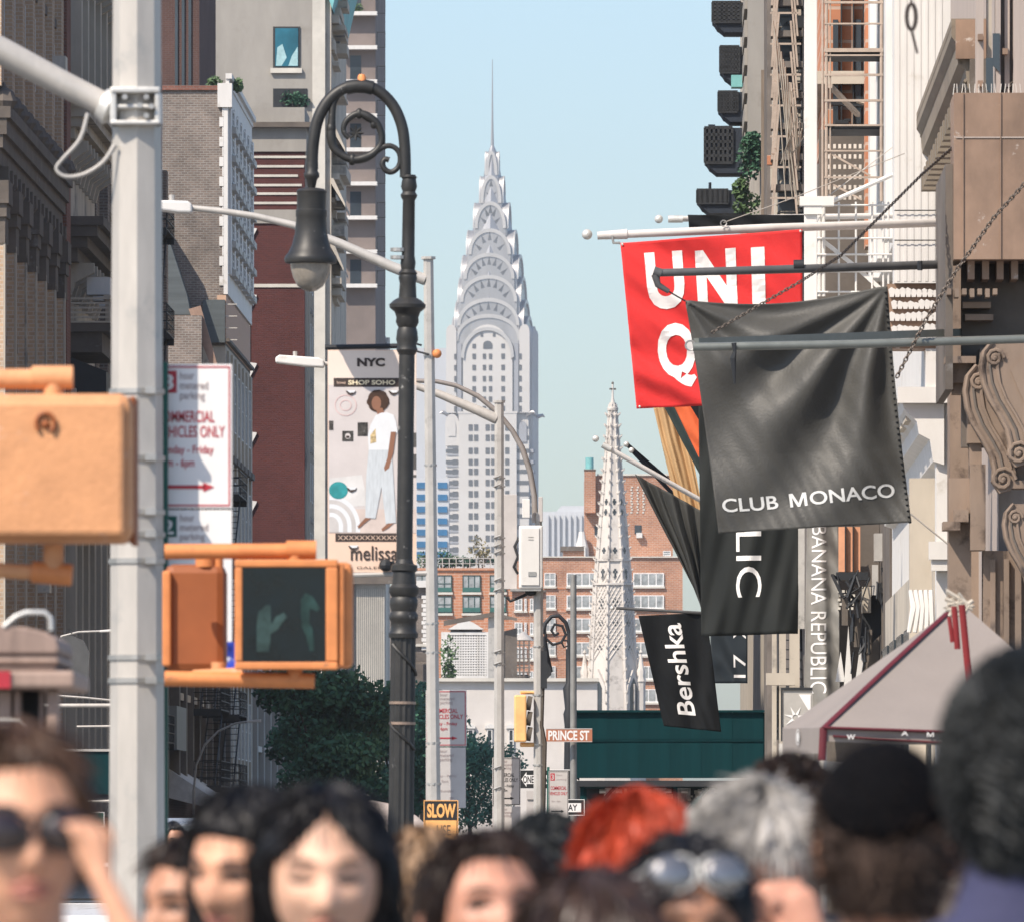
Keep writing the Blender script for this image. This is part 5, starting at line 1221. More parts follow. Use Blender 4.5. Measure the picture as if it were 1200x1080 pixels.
# near left signal, its back to us
Y = 31.0
p3 = thing('pedestrian_signal', 'big blurred orange yellow pedestrian signal box at the left edge, nearest of all', 'signal', (xx(60, Y), Y, zz(640, Y)))
X3 = lambda q_: xx(q_, Y)-xx(60, Y); Z3 = lambda q_: zz(q_, Y)-zz(640, Y)
rbox('housing', X3(-45), X3(155), 0, .34, Z3(634), Z3(461), M_yellow, p3, .04)
rbox('door', X3(-42), X3(146), -.035, -.002, Z3(628), Z3(470), M_yellow, p3, .025)
rbox('visor_edge', X3(150), X3(157.5), .12, .36, Z3(636), Z3(462), M_orange2, p3, .008)
part('lock', MB().tube([(X3(54)+.03*math.cos(a), -.045, Z3(497)+.034*math.sin(a)) for a in [0-.9+i*PI/8 for i in range(13)]], .008, 6).ball((X3(54), -.04, Z3(498)), .014, 8, 6), M_orange2, p3, smooth=50)
part('upper_bracket', MB().tube([(X3(-200), .15, Z3(441)), (X3(78), .15, Z3(442))], m_(12, Y), 12).tube([(X3(60), .15, Z3(441)), (X3(60), .15, Z3(462))], m_(12, Y), 10), M_yellow, p3, smooth=50)
part('bracket_cap', MB().tube([(X3(35), .15, Z3(440)), (X3(83), .15, Z3(440))], m_(14, Y), 12), M_yellow, p3, smooth=50)
part('lower_bracket', MB().tube([(X3(-200), .15, Z3(655)), (X3(42), .15, Z3(669))], m_(9, Y), 12).tube([(X3(60), .15, Z3(636)), (X3(60), .15, Z3(670))], m_(12, Y), 10), M_yellow, p3, smooth=50)
part('bracket_cap', MB().tube([(X3(35), .15, Z3(668)), (X3(82), .15, Z3(672))], m_(13, Y), 12), M_orange, p3, smooth=50)
part('support_post', MB().tube([(X3(-205), .15, -zz(640, Y)), (X3(-205), .15, Z3(330))], .09, 8), M_galv, p3)

# ornate lamp post
Y = 82.0
CXL = 467
lp = pole_thing('street_lamp', 'ornate charcoal bishop crook street lamp with a bell shaped lantern and curled scroll', 'street lamp', CXL, Y, tilt=R(.72))
X = lambda q_: xx(q_, Y)-xx(CXL, Y)
Z = lambda q_: zz(q_, Y)
P_ = m_(1, Y)
prof = [(24, 1199), (24, 1180), (19, 1150), (16, 1120), (15, 1000), (14.6, 735)]
part('fluted_base', MB().lathe([(a*P_, Z(y)) for a, y in prof], n=28, flutes=1), M_iron2, lp, smooth=25)
prof = [(13, 735), (17, 747), (17.5, 742), (15, 738), (15, 728), (17, 725), (17, 720), (14.5, 716), (16.5, 708), (16.5, 702), (14.5, 699), (17.5, 694), (17.5, 688), (14, 684), (13, 670), (15.5, 668), (15.5, 662), (11, 660), (9.6, 655)]
part('ring_collar', MB().lathe([(a*P_, Z(y)) for a, y in prof], n=24), M_iron2, lp, smooth=35)
prof = [(9.6, 656), (9.2, 415)]
part('shaft', MB().lathe([(a*P_, Z(y)) for a, y in prof], n=20), M_iron2, lp, smooth=35)
prof = [(9.5, 416), (12.5, 410), (11, 405), (13, 398), (12, 388), (10.5, 384), (13.5, 378), (13, 372), (15, 366), (21, 361), (21.5, 357), (16, 352), (10.5, 349), (9.5, 332), (11, 326), (10, 322)]
part('urn_collar', MB().lathe([(a*P_, Z(y)) for a, y in prof], n=24), M_iron2, lp, smooth=35)
prof = [(10, 323), (11, 320), (8, 316), (9, 308), (7.6, 300), (7.2, 235), (9, 232), (10, 229), (7.5, 225), (9.5, 219), (8, 210), (9.5, 208), (7, 205)]
part('neck', MB().lathe([(a*P_, Z(y)) for a, y in prof], n=20), M_iron2, lp, smooth=35)
sh_ = 9*0    # shift for the lean at the top
U = lambda a, y: (X(a)-m_(1, Y)*(1199-y)*math.tan(R(.72)), 0, Z(y))
part('crook', MB().tube(*smooth_path([U(*c) for c in ((475, 208), (475, 190), (474, 168), (471, 148), (463, 128), (451, 113), (437, 104), (421, 101), (405, 104), (391, 113), (380, 126), (372, 143), (368, 162), (366, 182), (366, 200))], [6.6*P_]*9+[7*P_]*6), 14), M_iron2, lp, smooth=60)
part('crook_sleeve', MB().tube([U(*c) for c in ((437, 104), (428, 102), (416, 102), (406, 104))], 8.2*P_, 12), M_iron2, lp, smooth=50)
pc = part('photocell', MB().lathe([(5*P_, 0), (5*P_, 6*P_), (3.5*P_, 9*P_)], n=12), mat('photocell_orange', (.75, .27, .09), .5), lp, loc=U(424, 97), smooth=40)
def curl(name, pts, rs): return part(name, MB().tube(*smooth_path([U(*c) for c in pts], [r*P_ for r in rs]), 10), M_iron2, lp, smooth=60)
curl('scroll', [(400, 107), (391, 122), (389, 140), (388, 160), (391, 174), (401, 183), (414, 188), (427, 186), (438, 180), (446, 170), (447, 158), (442, 146), (432, 138), (421, 134), (411, 138), (404, 146), (403, 156), (409, 163)], [3.5, 4, 4.5, 6, 5, 4.5, 5, 5.5, 4.5, 4, 4, 4.5, 5.5, 4.5, 4, 3.6, 3.2, 3])
curl('scroll', [(432, 185), (442, 177), (451, 172), (460, 172), (467, 178), (469, 188), (466, 197), (459, 202), (452, 200), (448, 193), (451, 187), (456, 188)], [4, 3.8, 3.4, 3.2, 3.2, 3.2, 3.2, 3.4, 3.6, 3.4, 3, 3.6])
q = MB()
for i in range(8):
    a = PI*i/4; c = U(417, 157); q.tube([c, (c[0]+math.cos(a)*9*P_, -.02, c[2]+math.sin(a)*9*P_)], [3*P_, .8*P_], 5)
part('star_flower', q, M_iron2, lp, smooth=40)
for c, r_ in (((388, 152), 8), ((421, 134), 6.5), ((413, 188), 7), ((438, 146), 6)): part('leaf_boss', MB().ball(U(*c), (r_*P_*.75, r_*P_*.75, r_*P_), 10, 8), M_iron2, lp, smooth=60)
cx0 = U(365, 230)[0]
prof = [(9, 222), (15, 223), (18, 226), (17, 229), (17, 247), (18.2, 248), (18.2, 255), (17.5, 257), (19, 275), (22, 288), (26, 297), (30, 302), (31, 306), (30, 310), (26, 311)]
part('lantern', MB().lathe([(a*P_, Z(y)) for a, y in prof[::-1]], cx0, 0, 28), M_iron2, lp, smooth=40)
prof = [(4, 224), (6.5, 212), (9, 209), (9, 205), (7, 202), (7.5, 196), (6.5, 190)]
part('lantern_neck', MB().lathe([(a*P_, Z(y)) for a, y in prof], cx0, 0, 16), M_iron2, lp, smooth=40)
prof = [(0.5, 343.5), (8, 342), (15, 337), (20, 328), (23, 318), (24, 309)]
part('globe', MB().lathe([(a*P_, Z(y)) for a, y in prof], cx0, 0, 24), mat('amber_glass', (.26, .23, .19), .18, var=.3, scale=12, spec=.7), lp, smooth=60)
for y in (823, 847): part('strap', MB().lathe([(15.6*P_, Z(y+1.6)), (15.6*P_, Z(y-1.6))], n=20), mat('bronze_strap', (.3, .22, .17), .45, .5), lp)
part('cable', MB().tube([(.115*math.sin(a), -.118*math.cos(a), Z(768+a*15)) for a in [-.9+i*.3 for i in range(9)]], .014, 6), M_iron2, lp, smooth=50)
part('cable', MB().tube([(.115*math.sin(a), -.118*math.cos(a), Z(862+a*13)) for a in [-1.2+i*.3 for i in range(9)]], .014, 6), M_iron2, lp, smooth=50)
for y in (302, 293): part('clamp_ring', MB().lathe([(9.5*P_, Z(y+2)), (9.5*P_, Z(y-2))], X(473)-.0-.13, 0, 14).tube([(X(480)-.13, 0, Z(y)), (X(490)-.13, 0, Z(y-1))], .012, 6), M_band, lp)

# banner on the lamp
Yb = 82.5
bn = thing('street_banner', 'tall cream street banner with a fashion photograph hanging on the ornate lamp post', 'banner', (xx(436, Yb), Yb, zz(672, Yb)))
X = lambda q_: xx(q_, Yb)-xx(436, Yb); Z = lambda q_: zz(q_, Yb)-zz(672, Yb)
M_bcream = mat('banner_cream', (.72, .52, .40), .8, var=.04, scale=4); M_bphoto = mat('banner_photo_wall', (.56, .51, .49), .8, var=.08, scale=3)
M_bdark = mat('banner_dark_print', (.05, .035, .03), .7)
part('cloth', MB().box(X(384), X(488), .02, .024, Z(670), Z(410)), M_bcream, bn)
part('banner_arm', MB().tube([(X(381), .03, Z(407)), (X(488), .03, Z(405))], m_(3, Yb), 8), M_iron, bn, smooth=40)
part('banner_arm', MB().tube([(X(384), .03, Z(674)), (X(500), .03, Z(671))], m_(3, Yb), 8), M_galv2, bn, smooth=40)
def pr(name, pts, m, k): return part(name, MB().add([(X(a), .0195-k*.0012, Z(c)) for a, c in pts], [tuple(range(len(pts)))[::-1]]), m, bn)
def el(cx, cy, rx, ry, n=24, a0=0, a1=2*PI): return [(cx+rx*math.cos(a0+(a1-a0)*i/n), cy+ry*math.sin(a0+(a1-a0)*i/n)) for i in range(n+(a1-a0 < 6))]
pr('printed_panel', [(385, 451), (488, 451), (488, 624), (385, 624)][::-1], M_bphoto, 1)
pr('printed_top', [(384.5, 411), (487.5, 411), (487.5, 452), (384.5, 452)][::-1], mat('banner_pale', (.74, .62, .53), .8, var=.05), .5)
pr('printed_bar', [(391, 443), (470, 443), (470, 453.5), (391, 453.5)][::-1], M_bdark, 2)
pr('printed_bar', [(393, 624.5), (480, 624.5), (480, 634), (393, 634)][::-1], M_bdark, 2)
letter('NYC', (X(418.5), .013, Z(429.5)), (X(451)-X(418.5), 0, 0), (0, 0, Z(419.5)-Z(429.5)), M_bdark, bn, .05)
letter('SHOP SOHO', (X(408), .013, Z(451)), (X(463)-X(408), 0, 0), (0, 0, Z(445.5)-Z(451)), mat('banner_letter_cream', (.78, .66, .45), .7), bn, .03)
letter('love', (X(395), .013, Z(450)), (X(405)-X(395), 0, 0), (0, 0, Z(446.5)-Z(450)), M_bcream, bn)
letter('melissa', (X(411), .013, Z(656)), (X(466)-X(411), 0, 0), (0, 0, Z(639)-Z(656)), M_bdark, bn, .01)
letter('GALERIA', (X(418), .013, Z(666)), (X(458)-X(418), 0, 0), (0, 0, Z(663)-Z(666)), M_bdark, bn)
letter('XXXXXXXXXXXXX', (X(396), .013, Z(632)), (X(478)-X(396), 0, 0), (0, 0, Z(627)-Z(632)), M_bcream, bn, -.01)
M_skinp = mat('print_skin', (.25, .12, .075), .8); M_hairp = mat('print_hair', (.055, .028, .018), .8, var=.4, scale=20); M_whp = mat('print_white', (.66, .67, .68), .8, var=.05, scale=9); M_denim = mat('print_pale_denim', (.52, .55, .57), .8, var=.15, scale=12, stretch=(4, 1, .6))
pr('printed_floor', [(385, 600), (400, 596), (488, 596), (488, 624), (385, 624)][::-1], mat('print_floor', (.60, .50, .45), .8), 1.5)
for k, (rx, ry) in enumerate(((34, 36), (29, 31), (24, 26), (19, 21), (14, 16), (9, 11))):
    pr('printed_rug', [(max(386, a), min(623, c)) for a, c in el(388, 616, rx, ry, 28, PI, 2*PI)]+[(388+rx, 623), (386, 623)], M_whp if k % 2 == 0 else mat('print_rug_grey', (.5, .47, .45), .8), 2+k*.3)
pr('printed_stool', el(396.5, 574, 11, 10), mat('print_teal', (.03, .26, .27), .8, var=.3, scale=9), 4)
for (a, c, w_, h) in ((401, 505, 13, 12), (419, 495, 12, 16), (385.5, 493, 5, 11)): pr('printed_picture', [(a, c), (a+w_, c), (a+w_, c+h), (a, c+h)][::-1], mat('print_black_white', (.06, .055, .05), .8, var=.9, scale=26, dirt=((.5, .48, .46), .2, 40)), 3)
pr('printed_face_print', el(407.5, 511, 3.2, 3.4), M_bphoto, 4); pr('printed_face_print', el(407.5, 512, 2.2, 1.5), M_bdark, 5)
q = MB()
for rx, ry in ((13, 12.5), (7, 6.5)):
    e1 = el(405, 475, rx, ry); e2 = el(405, 475, rx-1, ry-1)
    for i in range(len(e1)): q.add([(X(a), .0155, Z(c)) for a, c in (e1[i], e1[(i+1) % len(e1)], e2[(i+1) % len(e2)], e2[i])], [(3, 2, 1, 0)])
part('printed_ring', q, mat('print_pale_red', (.62, .45, .43), .8), bn)
pr('printed_hair', [(443+(13+random.uniform(-.8, .8))*math.cos(a), 470+(13+random.uniform(-.8, .8))*math.sin(a)) for a in [i*PI/15 for i in range(30)]], M_hairp, 5)
pr('printed_neck', [(440, 478), (448, 478), (452, 487), (443, 488)][::-1], M_skinp, 5.4)
pr('printed_face', el(441, 472.5, 5.6, 8.2), M_skinp, 6)
pr('printed_shirt', [(440, 487), (446, 484), (453, 483), (461, 486), (464, 494), (466, 507), (460, 508), (459, 527), (432, 527), (431, 510), (434, 498)][::-1], M_whp, 6.2)
pr('printed_arm', [(458, 506), (464, 506), (461, 530), (456, 548), (451, 552), (450, 548), (454, 536)][::-1], M_skinp, 6.6)
pr('printed_motif', [(434, 510), (440, 502), (441, 518), (434, 520)][::-1], mat('print_motif', (.5, .38, .2), .8, var=.9, scale=30), 6.6)
pr('printed_trousers', [(432, 527), (459, 527), (461, 560), (464, 612), (452, 613), (447, 570), (440, 607), (428, 606), (429, 560)][::-1], M_denim, 6)
pr('printed_foot', [(431, 603), (438, 604), (428, 612), (420, 619), (419, 616)][::-1], M_skinp, 5.6); pr('printed_foot', [(458, 610), (464, 610), (455, 618), (448, 622), (447, 619)][::-1], M_skinp, 5.6)
for a, c in ((411, 458), (461, 458), (412, 571), (414, 639)): pr('wind_flap', [(a-6, c), (a+6, c), (a+5, c+3), (a, c+5.5), (a-4, c+3.5)][::-1], M_bdark, 7.5); pr('wind_flap', [(a-5, c-.6), (a+6, c-.6), (a+4, c+2), (a-1, c+2.5)][::-1], M_whp, 8)
for a, c, w_, h in ((473, 507, 15, 17), (473, 532, 15, 18), (470, 556, 18, 3)): pr('printed_frame', [(a, c), (a+w_, c), (a+w_, c+h), (a, c+h)][::-1], mat('print_dark_grey', (.09, .085, .08), .8), 3)
pr('printed_furniture', [(386, 560), (424, 556), (428, 575), (428, 592), (400, 594), (386, 580)][::-1], mat('print_pale_grey', (.62, .6, .58), .8), 1.8)
part('camera_box', MB().ball((X(452), -.02, Z(662)), (.06, .05, .055), 8, 6).box(X(448), X(462), -.02, .02, Z(660), Z(657)), M_iron, bn)

# plain poles with cobra head lamps
def cobra(parent, X, Z, arm, rad, head, y=0.0, m=M_galv, hl=None, yoff=0.0):
    part('arm', MB().tube([(X(a), y, Z(c)) for a, c in arm], rad, 10), m, parent, smooth=50)
    x0, z0, x1, z1, th = head
    dx, dz = X(x1)-X(x0), Z(z1)-Z(z0)
    h = part('lamp_head', MB().prism([(X(x0), Z(z0)+th*.15), (X(x0)+dx*.08, Z(z0)+th*.5), (X(x1)-dx*.1, Z(z1)+th*.75), (X(x1), Z(z1)+th*.4), (X(x1), Z(z1)-th*.5), (X(x0)+dx*.6, (Z(z0)*.4+Z(z1)*.6)-th*.6), (X(x0), Z(z0)-th*.5)][::-1], y-.16, y+.16), M_white_paint, parent, bevel=.02)
    part('photocell', MB().lathe([(.03, 0), (.03, .07)], n=8), M_galv2, h, loc=(X(x0)*.6+X(x1)*.4, y, (Z(z0)*.6+Z(z1)*.4)+th*.6))
Y = 100.0
pa = pole_thing('lamp_pole', 'plain grey lamp pole just right of the ornate lamp, white head reaching left', 'lamp pole', 511, Y, tilt=-R(.6))
X = lambda q_: xx(q_, Y)-xx(511, Y); Z = lambda q_: zz(q_, Y)
part('shaft', MB().tube([(0, 0, 0), (0, 0, Z(304))], [m_(9, Y), m_(6.3, Y)], 8, rot=PI/8), M_galv2, pa)
part('cap', MB().tube([(0, 0, Z(304)), (0, 0, Z(301))], m_(9, Y), 8, rot=PI/8), M_galv2, pa)
o7 = 7.0
cobra(pa, lambda q_: X(q_)+m_(o7, Y), Z, [(228, 241), (262, 245), (300, 251), (345, 262), (400, 284), (460, 312), (500, 328)], [m_(3.5, Y), m_(4, Y), m_(4, Y), m_(4.5, Y), m_(5.5, Y), m_(6.5, Y), m_(7, Y)], (188, 238, 228, 242, m_(11, Y)))
for y in (417, 545, 730, 764, 870, 918): part('band', MB().lathe([(m_(9.4-2.7*(1161-y)/857, Y), Z(y+1.2)), (m_(9.4-2.7*(1161-y)/857, Y), Z(y-1.2))], n=8), M_band, pa)
part('signal_button', MB().ball((m_(9, Y), -.05, Z(415)), (.05, .05, .05), 8, 6), M_orange, pa, smooth=60)
part('cable', MB().tube([(-.08, -.05, Z(405)), (-.3, -.05, Z(398)), (-.16, -.06, Z(411)), (0, -.08, Z(416))], .012, 5), M_iron, pa)
L3 = L1
parking_sign('parking_sign', 'upper white parking sign with red border on the plain pole beside the ornate lamp', Vector((xx(499, 100.3), 100.3, zz(874, 100.3))), m_(48, 100), m_(66, 100), L1, M_signback, badge=('3', M_signr))  # grey white panel carries the shade on this sign in its colour
parking_sign('parking_sign', 'lower parking sign on the plain pole beside the ornate lamp, above the slow sign', Vector((xx(499, 100.3), 100.303, zz(946, 100.3))), m_(47, 100), m_(71, 100), [(a, b_, c, d, e, M_signgrey) for a, b_, c, d, e, f in L2]+[('Sunday', .36, .7, .70, .75, M_signgrey), ('pm', .6, .7, .82, .87, M_signgrey)], M_signback, border=None, arrow=False, badge=('2', M_signg))  # white panel greyed to paint in its shade, like the upper one
Y = 99.0
sl = thing('slow_sign', 'black and orange sign reading SLOW at the foot of the plain lamp pole', 'sign', (xx(496.5, Y), Y, zz(990, Y)))
X = lambda q_: xx(q_, Y)-xx(496.5, Y); Z = lambda q_: zz(q_, Y)-zz(990, Y)
M_slow = mat('sign_amber', (.80, .40, .13), .5)
part('panel', MB().box(X(496.5), X(537), 0, .01, Z(990), Z(937)), M_signk, sl, bevel=.004)
part('border', MB().box(X(496.5), X(537), -.004, -.001, Z(938), Z(937)).box(X(496.5), X(497.5), -.004, -.001, Z(990), Z(938.1)).box(X(536), X(537), -.004, -.001, Z(990), Z(938.1)), M_slow, sl)
part('lower_panel', MB().box(X(498.5), X(535), -.004, -.001, Z(988), Z(960.5)), M_slow, sl)
letter('SLOW', (X(500.5), -.005, Z(957.5)), (X(534)-X(500.5), 0, 0), (0, 0, Z(941)-Z(957.5)), M_slow, sl, .04)
letter('USE', (X(512), -.007, Z(978)), (X(528)-X(512), 0, 0), (0, 0, Z(966)-Z(978)), M_signk, sl, .0)
Y = 130.0
pb = pole_thing('lamp_pole', 'second plain grey lamp pole, in front of the tall white tower', 'lamp pole', 585, Y)
X = lambda q_: xx(q_, Y)-xx(585, Y); Z = lambda q_: zz(q_, Y)
part('shaft', MB().tube([(0, 0, 0), (0, 0, Z(472))], [m_(7, Y), m_(5.8, Y)], 8, rot=PI/8), M_galv2, pb)
part('cap', MB().tube([(0, 0, Z(472)), (0, 0, Z(469.5))], m_(7.4, Y), 8, rot=PI/8), M_galv2, pb)
cobra(pb, X, Z, [(380, 426), (420, 430), (470, 446), (515, 462), (560, 481), (582, 491)], [m_(2.6, Y), m_(3, Y), m_(4, Y), m_(4.8, Y), m_(6, Y), m_(6.6, Y)], (323, 421, 380, 426.5, m_(9, Y)))
for y in (560, 570, 630, 640, 648, 680, 692, 764, 778, 900, 924): part('band', MB().lathe([(m_(7.2, Y), Z(y+.8)), (m_(7.2, Y), Z(y-.8))], n=8).tube([(-m_(6, Y), -.08, Z(y)), (m_(2, Y), -.09, Z(y-3))], .012, 4), M_band, pb)
parking_sign('parking_sign', 'small parking sign low on the second plain lamp pole, left of the one way sign', Vector((xx(577, 130.3), 130.3, zz(943, 130.3))), m_(33, 130), m_(56, 130), [(a, b_, c, d, e, M_signk if f is M_signr else f) for a, b_, c, d, e, f in L1], M_signback, border=M_signk, arrow=True)
parking_sign('parking_sign', 'lowest parking sign on the second plain lamp pole, just above the heads', Vector((xx(577, 130.3), 130.303, zz(1000, 130.3))), m_(33, 130), m_(56, 130), L2[:3], M_signback, border=None, arrow=False)
# pole with the white equipment box and the traffic signal
Y = 165.0
pc_ = pole_thing('signal_pole', 'grey pole carrying a white equipment box and a curved lamp arm', 'pole', 631, Y, tilt=0)
X = lambda q_: xx(q_, Y)-xx(631, Y); Z = lambda q_: zz(q_, Y)
part('shaft', MB().tube([(0, 0, 0), (0, 0, Z(690)), (0, 0, Z(600))], [m_(6.3, Y), m_(6, Y), m_(4.2, Y)], 8, rot=PI/8), M_galv2, pc_)
part('lamp_arm', MB().tube([(X(627), 0, Z(612)), (X(626), 0, Z(580)), (X(621), 0, Z(552)), (X(612), 0, Z(525)), (X(600), 0, Z(504)), (X(583), 0, Z(483)), (X(560), 0, Z(464)), (X(535), 0, Z(452)), (X(512), 0, Z(447)), (X(480), 0, Z(446))], [m_(3.4, Y)]*4+[m_(3.0, Y)]*3+[m_(2.6, Y)]*3, 8), mat('brownish_steel', (.28, .25, .23), .5, .2, var=.15), pc_, smooth=50)
part('arm_tie', MB().tube([(X(560), 0, Z(464)), (X(583), 0, Z(483)), (X(604), -.02, Z(508))], .016, 5), M_iron, pc_)
bx = part('equipment_box', MB().box(X(608), X(636), -.32, .02, Z(690), Z(616)), M_white_paint, pc_, bevel=.03)
part('box_door', MB().box(X(610.5), X(632), -.345, -.322, Z(686), Z(619)), M_white_paint, bx, bevel=.008)
part('vent', MB().box(X(619), X(625), -.352, -.347, Z(633), Z(632)).box(X(619), X(625), -.352, -.347, Z(630), Z(629)), M_galv2, bx)
part('latch', MB().box(X(619), X(628), -.36, -.347, Z(675), Z(670)), M_band, bx)
part('lens_dome', MB().ball((X(622), -.1, Z(694)), (.1, .1, .06), 10, 6), M_iron, bx, smooth=60)
part('bracket', MB().box(X(598), X(634), -.3, .1, Z(692.5), Z(690.2)), M_band, pc_)
part('antenna_panel', MB().box(X(590), X(606), -.05, .12, Z(690), Z(579)), M_signback, pc_, bevel=.01)
part('antenna_panel', MB().box(X(612), X(621), -.3, -.2, Z(607), Z(585)), M_white_paint, pc_, bevel=.01)
part('antenna_panel', MB().box(X(631), X(636), -.1, .1, Z(611), Z(582)), M_signback, pc_, bevel=.01)
part('cable', MB().tube([(X(608), -.05, Z(630)), (X(603), -.08, Z(640)), (X(607), -.08, Z(652)), (X(602), -.08, Z(664)), (X(607), -.05, Z(672))], .025, 6), M_iron, pc_, smooth=50)
part('cable', MB().tube([(X(617), -.05, Z(696)), (X(608), -.06, Z(700)), (X(598), -.06, Z(704)), (X(594), -.05, Z(699))], .03, 6), M_iron, pc_, smooth=50)
part('antenna_tie', MB().tube([(X(590), 0, Z(651)), (X(578), 0, Z(651))], .02, 5), M_galv, pc_)
for y in (757, 814, 872, 896): part('band', MB().lathe([(m_(6.8, Y), Z(y+1)), (m_(6.8, Y), Z(y-1))], n=8), M_band, pc_)
part('conduit', MB().tube([(X(636), 0, Z(780)), (X(634), -.05, Z(850)), (X(638), -.05, Z(870)), (X(636), 0, Z(960))], .045, 6), M_bark, pc_, smooth=50)
part('black_signal', MB().box(X(634), X(641), -.1, .12, Z(806), Z(762)).prism([(X(641)+.001, Z(795)), (X(646), Z(790)), (X(646), Z(783)), (X(641)+.001, Z(775))], -.1, .1), M_iron, pc_)
ts_ = thing('traffic_signal', 'orange yellow traffic signal seen side on, hung on the pole under the white box', 'traffic light', (xx(611, Y), Y-.1, zz(869, Y)))
XX = lambda q_: xx(q_, Y)-xx(611, Y); ZZ = lambda q_: zz(q_, Y)-zz(869, Y)
part('housing', MB().box(XX(602.5), XX(617), -.16, .16, ZZ(869), ZZ(814)), mat('signal_yellow_pale', (.82, .47, .19), .55), ts_, bevel=.03)
for k in range(3): part('visor', MB().tube([(XX(617)+.001, 0, ZZ(823+18*k)), (XX(623), 0, ZZ(824+18*k))], .13, 10, cap=False), M_bark, ts_, smooth=40)
part('bracket', MB().tube([(XX(610), 0, ZZ(811)), (XX(628), .1, ZZ(811))], .03, 8), MATS['signal_yellow_pale'], ts_, smooth=40)
part('bracket', MB().tube([(XX(610), 0, ZZ(872)), (XX(628), .1, ZZ(872))], .04, 8), MATS['signal_yellow_pale'], ts_, smooth=40)
Y = 172.0
ow = thing('one_way_sign', 'black one way sign with a white arrow pointing left, behind the signal pole', 'sign', (xx(610, Y), Y, zz(923, Y)))
X = lambda q_: xx(q_, Y)-xx(610, Y); Z = lambda q_: zz(q_, Y)-zz(923, Y)
part('panel', MB().box(X(609.5), X(668), 0, .01, Z(923), Z(902)), M_signk, ow)
part('edge', MB().box(X(609), X(668), .001, .008, Z(902)+.001, Z(901)), M_signw, ow)
part('arrow', MB().add([(X(a), -.003, Z(c)) for a, c in ((611, 912.5), (617, 904), (617, 907.5), (664, 907.5), (664, 918), (617, 918), (617, 921.5))], [(0, 1, 2, 3, 4, 5, 6)][::1]), M_signw, ow)
letter('ONE', (X(613), -.006, Z(917)), (X(625.5)-X(613), 0, 0), (0, 0, Z(908.5)-Z(917)), M_signk, ow, .02)
letter('WAY', (X(638), -.006, Z(917)), (X(661)-X(638), 0, 0), (0, 0, Z(908.5)-Z(917)), M_signk, ow, .02)
Y = 176.0
parking_sign('parking_sign', 'grey white parking sign with red number badge covering the end of the one way sign', Vector((xx(643, Y-6), Y-6, zz(958, Y-6))), m_(23, Y-6), m_(55, Y-6), [('COMMERCIAL', .1, .9, .32, .40, M_signr), ('VEHICLES ONLY', .05, .95, .44, .51, M_signr), ('hour', .4, .7, .06, .1, M_signgrey), ('parking', .4, .9, .16, .2, M_signgrey), ('8am - 6pm', .15, .6, .62, .67, M_signgrey)], M_signback, badge=('3', M_signr), border=M_signk)
tag(part('sign_post', MB().box(xx(641, 170), xx(644, 170), 170.1, 170.2, 0, zz(898, 170)), M_signg, None), 'thin green sign post right of the signal pole with the white box', 'post')
tag(part('notice_board', MB().box(xx(617, 174), xx(632, 174), 174, 174.05, zz(975, 174), zz(926, 174)).box(xx(617.5, 174), xx(626, 174), 173.97, 173.995, zz(936, 174), zz(926.5, 174)), M_signback, None), 'blank pale notice board under the one way sign', 'board')
Y = 188.0
pd_ = pole_thing('sign_pole', 'thin grey pole carrying the brown Prince Street sign', 'pole', 672, Y)
part('shaft', MB().tube([(0, 0, 0), (0, 0, zz(673, Y))], [m_(4.4, Y), m_(3.6, Y)], 10), mat('dull_steel', (.25, .245, .23), .5, .3, var=.2, scale=4), pd_, smooth=40)
sg = thing('street_sign', 'brown street name sign reading PRINCE ST', 'street sign', (xx(640, Y-.3), Y-.3, zz(869, Y)))
X = lambda q_: xx(q_, Y-.3)-xx(640, Y-.3); Z = lambda q_: zz(q_, Y-.3)-zz(869, Y-.3)
part('panel', MB().box(X(640), X(694), 0, .012, Z(869), Z(853)), mat('sign_brown', (.40, .155, .085), .5, var=.1, scale=3), sg)
part('edge', MB().box(X(640), X(694), -.004, -.001, Z(854), Z(853)).box(X(640), X(694), -.004, -.001, Z(869), Z(868.3)), M_signback, sg)
letter('PRINCE ST', (X(642.5), -.004, Z(867)), (X(690.5)-X(642.5), 0, 0), (0, 0, Z(855.5)-Z(867)), M_signw, sg, .03)
aw = thing('one_way_sign', 'small black one way sign end with white arrow panel low on the Prince Street pole', 'sign', (xx(650, Y-.6), Y-.6, zz(955, Y)))
X = lambda q_: xx(q_, Y-.6)-xx(650, Y-.6); Z = lambda q_: zz(q_, Y-.6)-zz(955.5, Y-.6)
part('panel', MB().box(X(664), X(685), 0, .01, Z(955.5), Z(936.5)), M_signk, aw)
part('edge', MB().box(X(664), X(685), -.003, -.001, Z(937.2), Z(936.5)).box(X(664), X(685), -.003, -.001, Z(955.5), Z(954.8)).box(X(684.3), X(685), -.003, -.001, Z(954.7), Z(937.3)), M_signw, aw)
part('arrow', MB().add([(X(a), -.003, Z(c)) for a, c in ((665, 941), (681, 941), (681, 951.5), (665, 951.5))], [(0, 1, 2, 3)]), M_signw, aw)
letter('AY', (X(665.5), -.006, Z(950)), (X(676.5)-X(665.5), 0, 0), (0, 0, Z(942.5)-Z(950)), M_signk, aw, .02)
